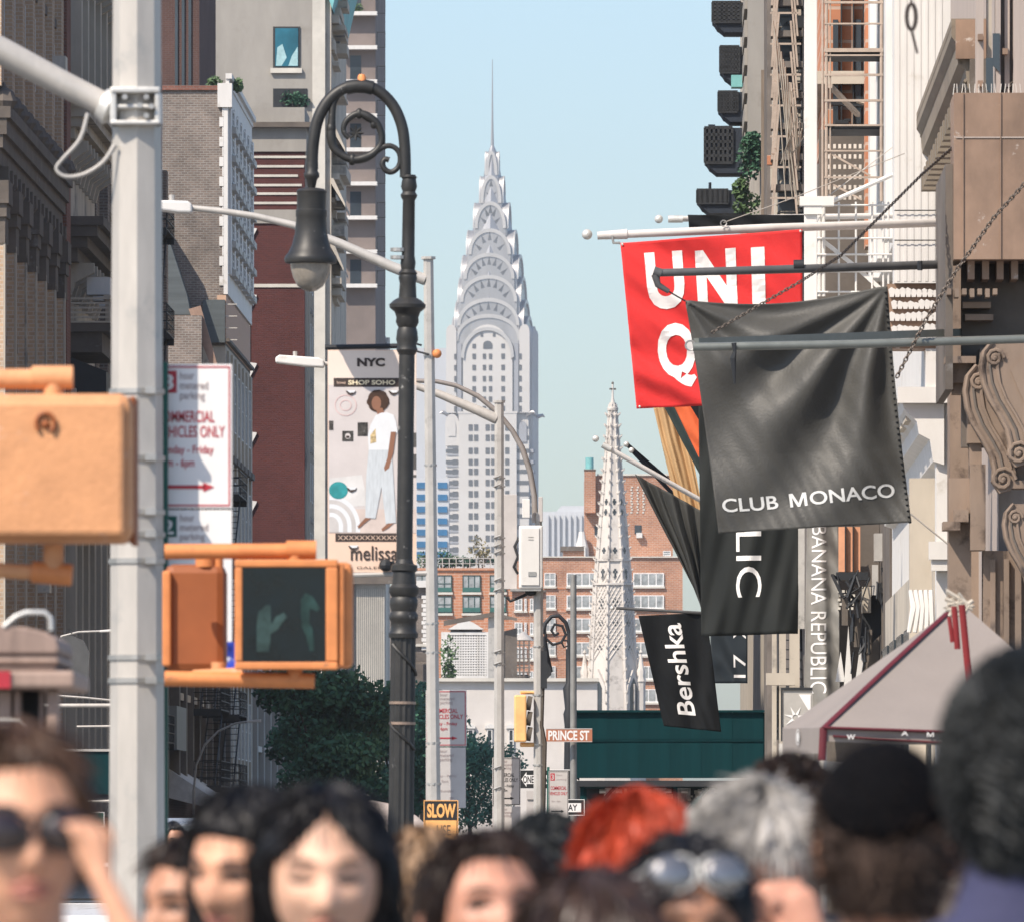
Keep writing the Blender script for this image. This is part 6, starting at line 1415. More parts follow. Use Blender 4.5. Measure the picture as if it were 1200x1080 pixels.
# distant ornate lamp
Y = 200.0
lq = pole_thing('street_lamp', 'distant black ornate lamp with a round curled scroll beside the Prince Street pole', 'street lamp', 667, Y)
X = lambda q_: xx(q_, Y)-xx(667, Y); Z = lambda q_: zz(q_, Y)
part('shaft', MB().lathe([(m_(9, Y), 0), (m_(7, Y), Z(960)), (m_(5.5, Y), Z(850)), (m_(7, Y), Z(836)), (m_(5, Y), Z(830)), (m_(7.5, Y), Z(806)), (m_(4, Y), Z(800)), (m_(4, Y), Z(760))], n=12), M_iron, lq, smooth=40)
part('crook', MB().tube([(X(a), 0, Z(c)) for a, c in ((667, 760), (667, 742), (663, 729), (655, 721), (646, 722), (639, 730), (636, 742))], m_(2.4, Y), 8), M_iron, lq, smooth=50)
part('scroll', MB().tube([(X(a), 0, Z(c)) for a, c in ((638, 736), (640, 748), (648, 755), (658, 752), (663, 743), (659, 733), (650, 731), (646, 738), (650, 744), (655, 741))], m_(1.7, Y), 6), M_iron, lq, smooth=50)
part('scroll', MB().tube([(X(a), 0, Z(c)) for a, c in ((658, 752), (661, 758), (666, 756), (665, 750), (661, 750))], m_(1.3, Y), 6), M_iron, lq, smooth=50)
part('lantern', MB().lathe([(m_(5, Y), Z(792)), (m_(11, Y), Z(786)), (m_(7, Y), Z(768)), (m_(3, Y), Z(745))], X(637), 0, 12), M_iron, lq, smooth=40)
# ------------------------------------------------------------------ flags
def cloth(fn, nu=60, nv=60):
    mb = MB(); vs = [fn(i/nu, j/nv) for j in range(nv+1) for i in range(nu+1)]
    fs = [(j*(nu+1)+i, j*(nu+1)+i+1, (j+1)*(nu+1)+i+1, (j+1)*(nu+1)+i) for j in range(nv) for i in range(nu)]
    mb.add(vs, fs); return mb
def bil(tl, tr, br, bl):
    def f(u, v):      # v: 0 bottom, 1 top
        a = Vector(bl)*(1-u)+Vector(br)*u; c = Vector(tl)*(1-u)+Vector(tr)*u
        return a*(1-v)+c*v
    return f
def fold_flag(corners, folds, sag=0.0, edge=0.0):
    """corners as photo points with a distance; folds: list of (amp, ku, kv, phase)"""
    base = bil(*[at(*c) for c in corners])
    def f(u, v):
        p = base(u, v); d = 0
        for a, ku, kv, ph, mode in folds:
            env = 1 if mode == 0 else max(0, 1-v)**.7 if mode == 1 else (max(0, v)**1.2) if mode == 2 else (u if mode == 3 else 1-u)
            n = noise.noise(Vector((u*2.2+ph, v*2.2, ph)))*1.3
            d += a*env*math.sin(2*PI*(ku*u+kv*v)+ph+n)
        p = p+Vector((0, d, 0)); p.z -= sag*4*u*(1-u)*v
        p.x += edge*math.sin(7*v+1)*(1-u)*.0
        return p
    return f
def flag_thing(name, label, fn, m, cat='flag', nu=64, nv=64, hem=None):
    r = thing(name, label, cat, fn(0.5, 0), 0, 'flags over the right pavement')
    off = fn(0.5, 0)
    g = lambda u, v: fn(u, v)-off
    c = part('cloth', cloth(g, nu, nv), m, r, smooth=80)
    s = c.modifiers.new('thickness', 'SOLIDIFY'); s.thickness = .004; s.offset = 1
    return r, g
def nfab(name, col, **k):
    d = dict(rough=.75, var=.1, scale=5, bump=.2, bscale=30, sheen=.05, spec=.15); d.update(k)
    return mat(name, col, **d)
M_redflag = nfab('red_flag_cloth', (.62, .035, .035), var=.05)
M_greyflag = nfab('charcoal_flag_cloth', (.052, .050, .044), rough=.54, spec=.36, sheen=.1)
M_blackflag = nfab('black_flag_cloth', (.010, .011, .012), spec=.08)
M_flagwhite = mat('flag_white_print', (.76, .74, .72), .7, var=.04)
M_polew = mat('cream_pole_paint', (.60, .57, .54), .45, var=.1, scale=4)
M_poled = mat('dark_pole_paint', (.085, .085, .085), .45, var=.2, scale=4)
M_poleg = mat('olive_pole_paint', (.16, .17, .155), .4, .2, var=.15, scale=4)
def pole(name, label, pts, rad, m, tips=(), fixed=None, group=None):
    P = [at(*p) for p in pts]; r = thing(name, label, 'flagpole', P[-1], 0, 'flagpoles on the right')
    o = P[-1]
    part('shaft', MB().tube([p-o for p in P], rad, 12), m, r, smooth=50)
    for k, (px, py, Y, rr) in enumerate(tips): part('finial', MB().ball(at(px, py, Y)-o, rr, 16, 10), M_alu, r, smooth=60)
    return r, o
# red flag
Yf = 126.0
fn = fold_flag([(727, 285, Yf), (940, 269, Yf+.05), (941, 470, Yf+.05), (746, 479, Yf)], [(.034, 1.6, 3.0, .5, 0), (.024, 3.5, 5.5, 2.0, 1), (.010, 9, 7, 4.0, 0), (.03, .5, 2.0, 2.2, 2)], 0.0)
rf, g = flag_thing('flag', 'big red flag with bold white letters hanging over the right pavement', fn, M_redflag)
f2 = lambda u, v: g(u, v)
letter_on('U', f2, M_flagwhite, rf, .125, .585, .335, .93, .04)
letter_on('N', f2, M_flagwhite, rf, .405, .545, .63, .92, .045)
letter_on('I', f2, M_flagwhite, rf, .715, .54, .79, .915, .045)
letter_on('Q', f2, M_flagwhite, rf, .155, .115, .375, .50, .04)
letter_on('L', f2, M_flagwhite, rf, .47, .15, .64, .50, .04)
letter_on('O', f2, M_flagwhite, rf, .70, .15, .90, .50, .04)
for u, v in ((.01, .99), (.99, .99), (.99, .5), (.02, .012)): part('grommet', MB().ball(g(u, v)+Vector((0, -.02, 0)), (.016, .008, .016), 8, 6), M_alu, rf)
r, o = pole('flagpole', 'long cream flagpole with a ball tip carrying the red flag', [(706, 276, Yf+.1), (900, 267.5, Yf+.1), (1106, 261, Yf+2.5)], [m_(4.5, Yf), m_(5, Yf), m_(5, Yf)], M_polew, [(688, 275, Yf+.1, m_(6.2, Yf))])
part('cap', MB().tube([at(700, 276.5, Yf+.1)-o, at(735, 274.5, Yf+.1)-o], [m_(4.6, Yf), m_(6, Yf)], 12), M_polew, r, smooth=50)
part('hook', MB().tube([at(717, 276, Yf+.05)-o, at(719, 285, Yf+.05)-o, at(727, 285, Yf+.05)-o], m_(1.6, Yf), 6), M_band, r)
part('stay', MB().tube([at(848, 261, Yf)-o, at(930, 232, Yf+1)-o, at(1060, 180, Yf+3)-o], .006, 4), M_galv, r)
part('ring', MB().tube([at(848+3.5*math.cos(a), 262+3.5*math.sin(a), Yf)-o for a in [i*PI/5 for i in range(10)]], .009, 5, closed=True), M_band, r)
# furled black flag behind it
Y2 = 140.0
fn = fold_flag([(806, 252, Y2), (950, 252, Y2), (950, 275, Y2), (808, 272, Y2)], [(.03, 3, 1, .5, 0)], 0)
flag_thing('flag', 'rolled black flag showing as a strip above the red flag', fn, M_blackflag, nv=10)
r, o = pole('flagpole', 'second cream flagpole with a ball tip behind the red flag', [(785, 257, Y2), (1045, 253, Y2+2)], m_(3.4, Y2), M_polew, [(772, 257, Y2, m_(5, Y2))])
part('cap', MB().tube([at(783, 257, Y2)-o, at(800, 257, Y2)-o], m_(4.4, Y2), 10), M_alu, r, smooth=40)
# charcoal flag
Yc = 112.0
TL, TR, BR, BL = (803, 352, Yc), (1040, 336, Yc), (1068, 612, Yc-.1), (842, 625, Yc-.05)
base = bil(*[at(*c) for c in (TL, TR, BR, BL)])
def fn(u, v):
    p = base(u, v)
    # folds fanning from the two hung corners
    dx, dy = 1.0-u, (1-v)*1.1
    r_ = math.hypot(dx, dy)+1e-4; th = math.atan2(dx, dy)
    d = .13*math.sin(13*th+.6+1.2*noise.noise(Vector((u*2, v*2, 3))))*min(1, r_*1.6)*math.exp(-((r_-.45)/.5)**2)*math.exp(-(max(0, th-1.15)/.25)**2)
    dx2, dy2 = u, (1-v)*1.1; r2 = math.hypot(dx2, dy2); th2 = math.atan2(dx2, dy2)
    d += .05*math.sin(9*th2+1.0+1.2*noise.noise(Vector((u*2.4, v*2.2, 9))))*math.exp(-((r2-.35)/.4)**2)
    d += .035*math.sin(2*PI*(1.5*u-2.2*v)+.8+1.5*noise.noise(Vector((u*3, v*3, 1))))*(1-v)+.013*math.sin(2*PI*(9*u+5*v)+2.5*noise.noise(Vector((u*3, v*3, 5))))*(1-v)**2
    d += -.10*math.sin(PI*u)*(1-v)**.8-.22*max(0, .32-v)
    p = p+Vector((0, d, 0)); p.z -= .11*math.sin(PI*min(1, u*1.05))*v**6
    p.x += .045*math.sin(PI*(1-v))*(1 if u < .5 else -1)*abs(u-.5)*2*.5
    return p
cf, g = flag_thing('flag', 'large charcoal grey flag with white capital letters along its creased bottom', fn, M_greyflag, nu=110, nv=110)
def gt(u, v): return g(u, v+.035*(u-.25)*1.0*(1 if u > .25 else 0))
M_fprint = mat('flag_grey_print', (.55, .55, .53), .8, var=.08, scale=20)
for t_, a, c in (('CLUB', .035, .325), ('M', .385, .475), ('ONACO', .49, .935)): letter_on(t_, gt, M_fprint, cf, a, .088, c, .146, .016 if t_ != 'M' else 0, cuts=8)
q = MB()
for i in range(40):
    v = i/40; p0 = g(.985, v); q.ball(p0+Vector((.012, -.015, 0)), (.02, .012, .012), 6, 4)
part('stitching', q, M_blackflag, cf)
r, o = pole('flagpole', 'dark pole with a hooked end carrying the charcoal flag', [(772, 320, Yc), (950, 315, Yc), (1110, 310, Yc+1.5)], [m_(4.6, Yc), m_(5, Yc), m_(5.2, Yc)], M_poled, [])
part('hook', MB().tube([at(766, 318, Yc)-o, at(775, 321, Yc)-o], m_(6, Yc), 10).tube([at(768, 322, Yc)-o, at(771, 334, Yc)-o, at(784, 342, Yc)-o], [.05, .04, .028], 8), M_poled, r, smooth=50)
part('link', MB().tube([at(784, 342, Yc)-o, at(803, 353, Yc)-o], .01, 5), M_iron, r)
part('clamp', MB().tube([at(930, 311, Yc)-o, at(942, 310.7, Yc)-o], m_(6.4, Yc), 10).tube([at(1078, 306, Yc)-o, at(1078, 317, Yc)-o], .03, 6), M_iron, r, smooth=40)
Yn = 108.0
r, o = pole('flagpole', 'pair of olive grey tubes running across in front of the charcoal flag', [(812, 407, Yn), (1000, 403.5, Yn), (1215, 397, Yn+.3), (1240, 396, Yn+4)], m_(5, Yn), M_poleg, [])
part('flat_bar', MB().bar(at(816, 401, Yn+.3)-o, at(1240, 385.5, Yn+4)-o, m_(9, Yn)), M_poleg, r)
part('ring', MB().tube([at(809+5.5*math.cos(a), 405+5.5*math.sin(a), Yn)-o for a in [i*PI/6 for i in range(12)]], .012, 5, closed=True), M_band, r, smooth=50)
part('hanging_chain', MB().tube([at(860, 402, Yn-.1)-o, at(861, 412, Yn-.1)-o, at(859, 420, Yn-.1)-o, at(861, 450, Yn-.1)-o], [.03, .02, .035, .012], 6), M_iron, r)
M_chain = mat('dark_chain', (.07, .055, .045), .5, .4, var=.3, scale=8)
def chain(label, pts, link=.055, rad=.0075):
    P = [at(*p) for p in pts]; o = P[0]; r = thing('chain', label, 'chain', o)
    # walk along the polyline
    L = []; 
    for a, c in zip(P, P[1:]):
        n = max(1, int((c-a).length/(link*.72)))
        for i in range(n): L.append((a.lerp(c, i/n), (c-a).normalized()))
    me = MB().tube([((link*.5)*math.cos(t), 0, link*.3*math.sin(t)) for t in [i*PI/4 for i in range(8)]], rad, 4, closed=True).mesh('link', M_chain)
    for i, (p, d) in enumerate(L[:300]):
        k = obj('link', me, r, p-o); k.rotation_mode = 'QUATERNION'
        k.rotation_quaternion = d.to_track_quat('X', 'Z') @ Matrix.Rotation(PI/2*(i % 2)+.4, 4, 'X').to_quaternion()
    return r
chain('chain running up from the tip of the olive tubes across the charcoal flag', [(836, 389, Yn), (900, 352, Yn), (940, 329, Yn), (985, 300, Yn+.5), (1080, 205, Yn+2), (1120, 170, Yn+3), (1210, 72, Yn+3)])
chain('nearer chain rising steeply over the stained brown panel', [(1052, 440, Yn), (1085, 375, Yn), (1120, 318, Yn), (1165, 255, Yn), (1210, 205, Yn)], .07, .0095)
q = thing('pulley_link', 'blurred iron hook hanging near the camera at the top right', 'hook', at(1068, 40, 46))
part('loop', MB().tube([at(1068+5.5*math.cos(a), 20+15*math.sin(a), 46)-at(1068, 40, 46) for a in [i*PI/8 for i in range(16)]], .010, 6, closed=True), M_chain, q)
part('rod', MB().tube([at(1068, 36, 46)-at(1068, 40, 46), at(1075, 63, 46)-at(1068, 40, 46)], .007, 5).tube([at(1068, 5, 46)-at(1068, 40, 46), at(1066, -260, 46)-at(1068, 40, 46)], .006, 5), M_chain, q)
# dark flag with big letters reading down
Yl = 150.0
fn = fold_flag([(818, 440, Yl), (938, 440, Yl), (935, 742, Yl), (822, 745, Yl)], [(.14, .8, .9, 1.0, 1), (.06, 1.6, -1.6, 3.0, 1), (.02, 5, -3, 1, 1)])
lf, g = flag_thing('flag', 'dark slate flag with large white letters reading downwards, under the charcoal flag', fn, mat('slate_flag_cloth', (.019, .021, .020), .75, var=.08, scale=5, spec=.15))
letter_on('REPUBLIC', g, M_flagwhite, lf, .36, .145, .62, .95, .0, 1, 12)
part('hem_strip', MB().box(m_(57, Yl), m_(64.5, Yl), .05, .08, .1, m_(265, Yl)), M_galv2, lf)
# narrow flag with letters reading down
Yb_ = 166.0
fn = fold_flag([(946, 600, Yb_), (982, 600, Yb_), (985, 845, Yb_), (942, 845, Yb_)], [(.05, .6, 1.5, 1.0, 0), (.03, 1.4, 4.0, 3.0, 0), (.02, 1, 9, 1, 3), (.05, 1.2, .2, .3, 0)])
bf, g = flag_thing('flag', 'narrow grey flag with thin white letters reading downwards beside the slate flag', fn, mat('grey_flag_cloth', (.22, .21, .19), .6, var=.1, scale=5, sheen=.2), nu=40, nv=90)
letter_on('BANANA REPUBLIC', g, M_flagwhite, bf, .16, .135, .62, .935, .0, 1, 16)
# small black flag with letters reading up
Yk = 172.0
fn = fold_flag([(748, 721, Yk), (828, 717, Yk), (845, 857, Yk), (778, 850, Yk)], [(.07, .8, .6, .4, 1), (.04, 1.8, -.6, 2.0, 0), (.015, 4, 2, 0, 1)])
kf, g = flag_thing('flag', 'small black flag with rounded white letters reading upwards, low on the right', fn, M_blackflag)
letter_on('Bershka', g, M_flagwhite, kf, .30, .12, .60, .92, .015, -1, 12)
r, o = pole('flagpole', 'thin dark pole with a ball tip carrying the small black flag', [(722, 712, Yk), (826, 718, Yk), (900, 722, Yk+.5)], m_(1.8, Yk), M_poled, [(717.5, 712, Yk, m_(2.6, Yk))])
fn = fold_flag([(832, 735, Yk+6), (876, 735, Yk+6), (876, 800, Yk+6), (834, 800, Yk+6)], [(.05, 1, 1, .4, 0)])
kf2, g = flag_thing('flag', 'dark flag with a number just under the slate flag', fn, mat('dark_navy_cloth', (.013, .02, .026), .7), nu=20, nv=20)
letter_on('17', g, M_flagwhite, kf2, .62, .10, .95, .52, .0, -1, 6)
letter_on('X', g, M_flagwhite, kf2, .62, .80, .95, 1.05, .0, -1, 6)
# drooping flags
Yd = 158.0
fn = fold_flag([(744, 555, Yd), (822, 598, Yd), (826, 735, Yd), (822, 705, Yd)], [(.10, 1.2, .0, .4, 0), (.06, 4.2, .4, 1.0, 0), (.03, 7, 1.5, 1.0, 1)])
flag_thing('flag', 'drooping grey pleated flag on the slanting pole left of the slate flag', fn, mat('pleated_grey_cloth', (.05, .05, .046), .75, var=.1, scale=4, spec=.15), nu=90, nv=40)
r, o = pole('flagpole', 'slanting cream flagpole with a ball tip over the drooping grey flag', [(708, 522, Yd), (825, 588, Yd+.5), (870, 612, Yd+1)], m_(3.0, Yd), M_polew, [(698, 514, Yd, m_(4, Yd))])
part('cap', MB().tube([at(706, 521, Yd)-o, at(716, 526.5, Yd)-o], m_(3.9, Yd), 10), M_alu, r, smooth=40)
for k, (a, c) in enumerate((((735, 521), (786, 565)), ((741, 528), (788, 578)))):
    r, o = pole('flagpole', ('upper' if k == 0 else 'lower')+' of two short navy flagpoles pointing out beside the church steeple', [(*a, Yd+8), (*c, Yd+9), (c[0]+60, c[1]+55, Yd+10)], m_(2.6, Yd), M_fd, [(a[0]-1, a[1]-.5, Yd+8, m_(3.6, Yd))])
fn = fold_flag([(766, 478, Yd+4), (800, 470, Yd+4), (826, 612, Yd+4), (792, 590, Yd+4)], [(.06, 1.5, .2, .4, 0), (.03, 4, .5, 1, 0)])
flag_thing('flag', 'tan flag hanging in a narrow wedge below the red flag', fn, mat('tan_flag_cloth', (.46, .29, .14), .75, var=.08, scale=5))
fn = fold_flag([(778, 476, Yd+2), (800, 470, Yd+2), (850, 582, Yd+2), (822, 560, Yd+2)], [(.04, 1.2, .2, .4, 0)])
flag_thing('flag', 'dark green striped flag edge slanting between the tan and orange flags', fn, mat('dark_green_cloth', (.02, .032, .03), .75), nu=20, nv=30)
fn = fold_flag([(789, 474, Yd), (830, 470, Yd), (850, 560, Yd), (819, 536, Yd)], [(.05, 1.2, .4, .4, 0)])
flag_thing('flag', 'orange flag slanting out from behind the red flag', fn, mat('orange_flag_cloth', (.66, .12, .035), .7), nu=20, nv=30)
fn = fold_flag([(808, 474, Yd-1), (840, 470, Yd-1), (850, 530, Yd-1), (824, 500, Yd-1)], [(.03, 1.2, .4, .4, 0)])
flag_thing('flag', 'black netted flag corner right of the orange flag', fn, M_blackflag, nu=16, nv=16)

# ------------------------------------------------------------------ market tent with red piping
Ya = 60.0
tn = thing('market_tent', 'grey market tent with dark red piping and a red strap at its peak', 'tent', (xx(1040, Ya), Ya, 0))
A = lambda px, py, dY=0: at(px, py, Ya+dY)-Vector((xx(1040, Ya), Ya, 0))
M_tent = nfab('tent_canvas', (.245, .212, .19), rough=.85, var=.06, scale=2, bump=.1); M_pipe = mat('tent_red_piping', (.10, .012, .018), .6); M_strap = mat('tent_red_strap', (.19, .012, .014), .7)
apex = A(1126, 706, 1.4); c1 = A(965, 852, 0); c0 = A(917, 853, 2.8); c2 = A(1310, 866, 0)
def tri_sheet(a, b_, c, n=14, belly=.05):
    mb = MB(); idx = {}
    for i in range(n+1):
        for j in range(n+1-i):
            u, v = i/n, j/n; p = a*(1-u-v)+b_*u+c*v
            p = p+Vector((0, .4, -1))*belly*(27*u*v*(1-u-v))*.5; idx[i, j] = len(mb.v); mb.v.append(tuple(p))
    for i in range(n):
        for j in range(n-i):
            mb.f.append((idx[i, j], idx[i+1, j], idx[i, j+1]))
            if j < n-i-1: mb.f.append((idx[i+1, j], idx[i+1, j+1], idx[i, j+1]))
    return mb
part('roof_panel', tri_sheet(apex, c1, c2), M_tent, tn, smooth=60); part('roof_panel', tri_sheet(apex, c0, c1), M_tent, tn, smooth=60)
part('roof_panel', tri_sheet(apex, A(1310, 866, 2.8), c0), M_tent, tn, smooth=60)
q = MB(); h = m_(38, Ya)
q.add([c1, c2, c2-Vector((0, 0, h*.35)), c1-Vector((0, 0, h*.42))], [(3, 2, 1, 0)])
part('valance', q, M_tent, tn)
q = MB(); q.add([c0, c1, c1-Vector((0, 0, h*.8)), c0-Vector((0, 0, h*.8))], [(3, 2, 1, 0)]); part('valance', q, M_tent, tn)
def pipe(name, a, c, rad, m=M_pipe, flat=.45): return part(name, MB().tube([a+Vector((0, -.012, 0)), a.lerp(c, .5)+Vector((0, -.016, 0.006)), c+Vector((0, -.012, 0))], rad, 8, flat=flat), m, tn, smooth=50)
pipe('piping', apex+Vector((-.02, 0, 0)), c1, m_(4, Ya), flat=.4); pipe('piping', c1, c2, m_(4, Ya)); pipe('piping', c1, c1-Vector((0.01, 0, h)), m_(4.5, Ya))
pipe('piping', A(976, 862), A(1310, 884), m_(2.6, Ya))
pipe('strap', A(1118, 710), A(1122, 760), m_(3.5, Ya), M_strap); pipe('strap', A(1127, 708), A(1137, 815), m_(4, Ya), M_strap); pipe('strap', A(1112, 722), A(1116, 752), m_(2.5, Ya), M_strap)
q = MB().tube([A(1122+22*math.sin(k*1.9)*math.sin(k*.7), 700+10*math.sin(k*2.3)+k*.7, .3) for k in range(22)], .016, 6)
part('lace_knot', q, M_stone, tn)
for x in (1030, 1086): part('vent_slit', MB().tube([A(x-13+26*i/8, 816+5.5*math.sin(PI*i/8)+ (0), .78-.0)+Vector((0, -.28, 0)) for i in range(9)], [m_(.5, Ya)]+[m_(1.5, Ya)]*7+[m_(.5, Ya)], 6), M_bark, tn)
em = MB()
e0 = c0.lerp(c1, .42)-Vector((0, 0, h*.28))
dirv = (c1-c0).normalized()
pts = lambda rr, n=24: [e0+dirv*(rr*8*0+rr*math.cos(2*PI*i/n)*2.9)*1.0+Vector((-.01, -.015, rr*math.sin(2*PI*i/n))) for i in range(n)]
o_, i_ = pts(m_(9.5, Ya)), pts(m_(8.3, Ya))
for i in range(24): em.add([o_[i], o_[(i+1) % 24], i_[(i+1) % 24], i_[i]], [(0, 1, 2, 3)])
lf_ = pts(m_(6.5, Ya), 12); em.add([lf_[i] for i in (2, 3, 5, 7, 9, 10, 0)], [(0, 1, 2, 3, 4, 5, 6)])
part('emblem', em, M_white_paint, tn)
for t_, px in (('W', 985), ('X', 1058), ('A', 1060), ('M', 1090)):
    if t_ in 'AM': letter(t_, A(px-4, 856.5+(px-965)*.05, 0)+Vector((0, -.03, 0)), (m_(8, Ya), 0, 0), (0, 0, m_(5.5, Ya)), M_white_paint, tn, .02)
letter('W', A(992, 866, 0)+Vector((0, -.03, 0)), (m_(10, Ya), 0, 0), (0, 0, m_(6, Ya)), M_white_paint, tn, .02)
for p in (c0, c1, A(1310, 866, 2.8), c2): part('leg', MB().tube([p-Vector((0, -.05, .1)), Vector((p.x, p.y+.05, 0))], .022, 8), M_galv, tn)
part('peak_strut', MB().tube([apex-Vector((0, 0, .05)), Vector((apex.x, apex.y, 2.0))], .02, 8), M_galv, tn)
part('back_wall', MB().add([c0-Vector((0, 0, h)), A(1310, 866, 2.8)-Vector((0, 0, h)), A(1310, 1000, 2.8), A(917, 1000, 2.8)], [(0, 1, 2, 3)]), mat('tent_side_canvas', (.5, .48, .46), .85), tn)
# small panel with a white star burst left of the tent
q = thing('shop_sign', 'dark framed shop sign with a white spiky emblem left of the market tent', 'sign', at(930, 838, 150))
part('board', MB().box(-m_(14, 150), m_(22, 150), 0, .05, -m_(30, 150), m_(32, 150)), M_galv2, q); 
sm = MB()
for k in range(7):
    a = k*.9+.2; c = Vector((m_(2, 150), -.012, -m_(2, 150))); sm.add([c+Vector((math.cos(a+.5)*.05, 0, math.sin(a+.5)*.05)), c+Vector((math.cos(a)*.19, 0, math.sin(a)*.19)), c+Vector((math.cos(a-.5)*.05, 0, math.sin(a-.5)*.05))], [(0, 1, 2)])
sm.add([(m_(6, 150), -.012, m_(25, 150)), (m_(20, 150), -.012, m_(25, 150)), (m_(20, 150), -.012, m_(2, 150))], [(0, 1, 2)])
part('emblem', sm, M_flagwhite, q)
part('frame', MB().box(-m_(15, 150), m_(22, 150), -.03, -.003, m_(30, 150), m_(33, 150)).box(-m_(15, 150), -m_(13.5, 150), -.03, -.003, -m_(30, 150), m_(30, 150)-.001), M_iron, q)

# ------------------------------------------------------------------ left side of the street
Yv = 28.0
vc = thing('vendor_cart', 'blurred tan vendor cart with a metal loop on its roof, at the left edge', 'cart', (xx(10, Yv), Yv, 0))
A = lambda px, py, dY=0: at(px, py, Yv+dY)-Vector((xx(10, Yv), Yv, 0))
M_cart = mat('tan_cart_paint', (.28, .20, .165), .7, var=.3, scale=12, stretch=(1.5, 1, .25)); M_cart2 = mat('pale_cart_trim', (.33, .235, .19), .7, var=.25, scale=10, stretch=(1.5, 1, .3))
def slab(name, p0, p1, y0, y1, d0, d1, m, bev=.01):
    a, c = A(p0, y1, 0), A(p1, y0, 0); return part(name, MB().box(a.x, c.x, d0, d1, a.z, c.z), m, vc, bevel=bev)
pr_ = [(-150, 766), (67, 766), (70, 760), (66, 748), (54, 740), (30, 734), (0, 732), (-150, 730)]
part('roof', MB().prism([(A(a, c).x, A(a, c).z) for a, c in pr_][::-1], 0, .9), M_cart, vc, bevel=.012)
slab('roof_band', -150, 69, 766.5, 778, .01, .9, M_cart2); slab('roof_band', -150, 66, 779, 785, .02, .9, M_cart)
slab('cornice', -150, 88, 785.5, 806, -.03, .95, M_cart2, .012)
slab('red_label', -20, 13, 786, 806, -.04, -.033, M_signr, 0)
for p0, p1 in ((-40, -30), (-5, 12), (15, 23), (45, 51), (54, 68)): slab('post', p0, p1, 807, 1150, .05 if p0 % 2 else .03, .16, M_cart2 if p0 in (54, -5) else M_cart)
slab('dark_panel', -60, 44, 807, 1150, .2, .24, M_iron)
slab('counter', -150, 66, 1150, 1290, .02, .9, M_cart)
part('loop_rail', MB().tube([A(4, 734), A(18, 722), A(30, 717), A(52, 717), A(59, 723), A(60, 738)], m_(3, Yv), 8), M_alu, vc, smooth=60)
part('lower_rail', MB().tube([A(-60, 842), A(22, 842), A(31, 848), A(34, 860), A(34, 1000)], m_(2.2, Yv), 8), M_galv, vc, smooth=60)
# signal backplate, mast arms, shed, street sign further down the left side
q = tag(part('signal_backplate', MB().tube([at(84, 738, 150)-Vector((0, 0, 0)), at(84, 742, 150)], .01, 4).prism([(xx(70, 150), zz(808, 150)), (xx(103, 150), zz(808, 150)), (xx(105, 150), zz(765, 150)), (xx(98, 150), zz(750, 150)), (xx(84, 150), zz(744, 150)), (xx(70, 150), zz(746, 150))], 150, 150.25), M_poled, None), 'dark traffic signal housing behind the tan vendor cart', 'traffic light')
def arc_lamp(label, px, Y, pts, head, rad):
    r = pole_thing('lamp_pole', label, 'lamp pole', px, Y); X = lambda q_: xx(q_, Y)-xx(px, Y); Z = lambda q_: zz(q_, Y)
    part('shaft', MB().tube([(0, 0, 0), (X(pts[0][0]), 0, Z(pts[0][1]))], rad*1.3, 8), M_galv2, r, smooth=50)
    part('arm', MB().tube([(X(a), 0, Z(c)) for a, c in pts], rad, 8), M_galv2, r, smooth=50)
    x0, y0, x1, y1 = head
    part('lamp_head', MB().prism([(X(x0), Z(y0+1.5)), (X(x1), Z(y1+1.5)), (X(x1), Z(y1-2)), (X(x0), Z(y0-1))], -.15, .15), M_white_paint, r, bevel=.02)
arc_lamp('grey curved lamp pole in front of the pale end wall beside the trees', 228, 350, [(227, 925), (230, 896), (240, 872), (256, 856), (276, 847), (290, 845)], (289, 845, 306, 844), m_(1.3, 350))
arc_lamp('thin curved lamp pole reaching right above the vendor cart, its head beside the octagonal pole', 64, 260, [(64, 800), (66, 760), (72, 745), (92, 740), (118, 739)], (117, 739, 140, 738), m_(1.2, 260))
r = thing('mast_arm', 'horizontal grey mast arm crossing behind the octagonal pole on the left', 'pole', at(70, 826, 180))
part('tube', MB().tube([at(-20, 826.5, 180)-at(70, 826, 180), at(190, 826, 180)-at(70, 826, 180)], m_(2.6, 180), 8), M_galv, r, smooth=50)
part('wire', MB().tube([at(60, 814, 180)-at(70, 826, 180), at(100, 817, 180)-at(70, 826, 180), at(150, 822, 180)-at(70, 826, 180)], .02, 4).tube([at(90, 851, 180)-at(70, 826, 180), at(170, 850, 180)-at(70, 826, 180)], .025, 4), M_galv, r)
part('upright', MB().tube([at(-20, 700, 180)-at(70, 826, 180), Vector((xx(-20, 180)-xx(70, 180), 0, -zz(826, 180)))], .1, 8), M_galv, r)
r = thing('sidewalk_shed', 'dark green construction shed at the left between the sunglasses wearer and the octagonal pole', 'shed', ST(-16.2, 262), STREET)
def lz(p): return zz(p, 262)
for i in range(4): part('panel', MB().box(-2.9+i*1.22, -2.9+i*1.22+1.217, .0, .06, lz(930), lz(880)), M_shed, r)
part('coping', MB().box(-3, 2.1, -.06, .2, lz(880)+.003, lz(877)), M_galv2, r)
part('beam', MB().box(-3, 2.1, .07, .3, lz(938), lz(930)-.003), M_iron, r)
for i in range(3): part('post', MB().box(-2.9+i*2, -2.75+i*2, .1, .25, 0, lz(938)-.003), M_iron, r)
r = thing('street_sign', 'small green street sign with pale edge beside the raised hand', 'street sign', at(108, 960, 170))
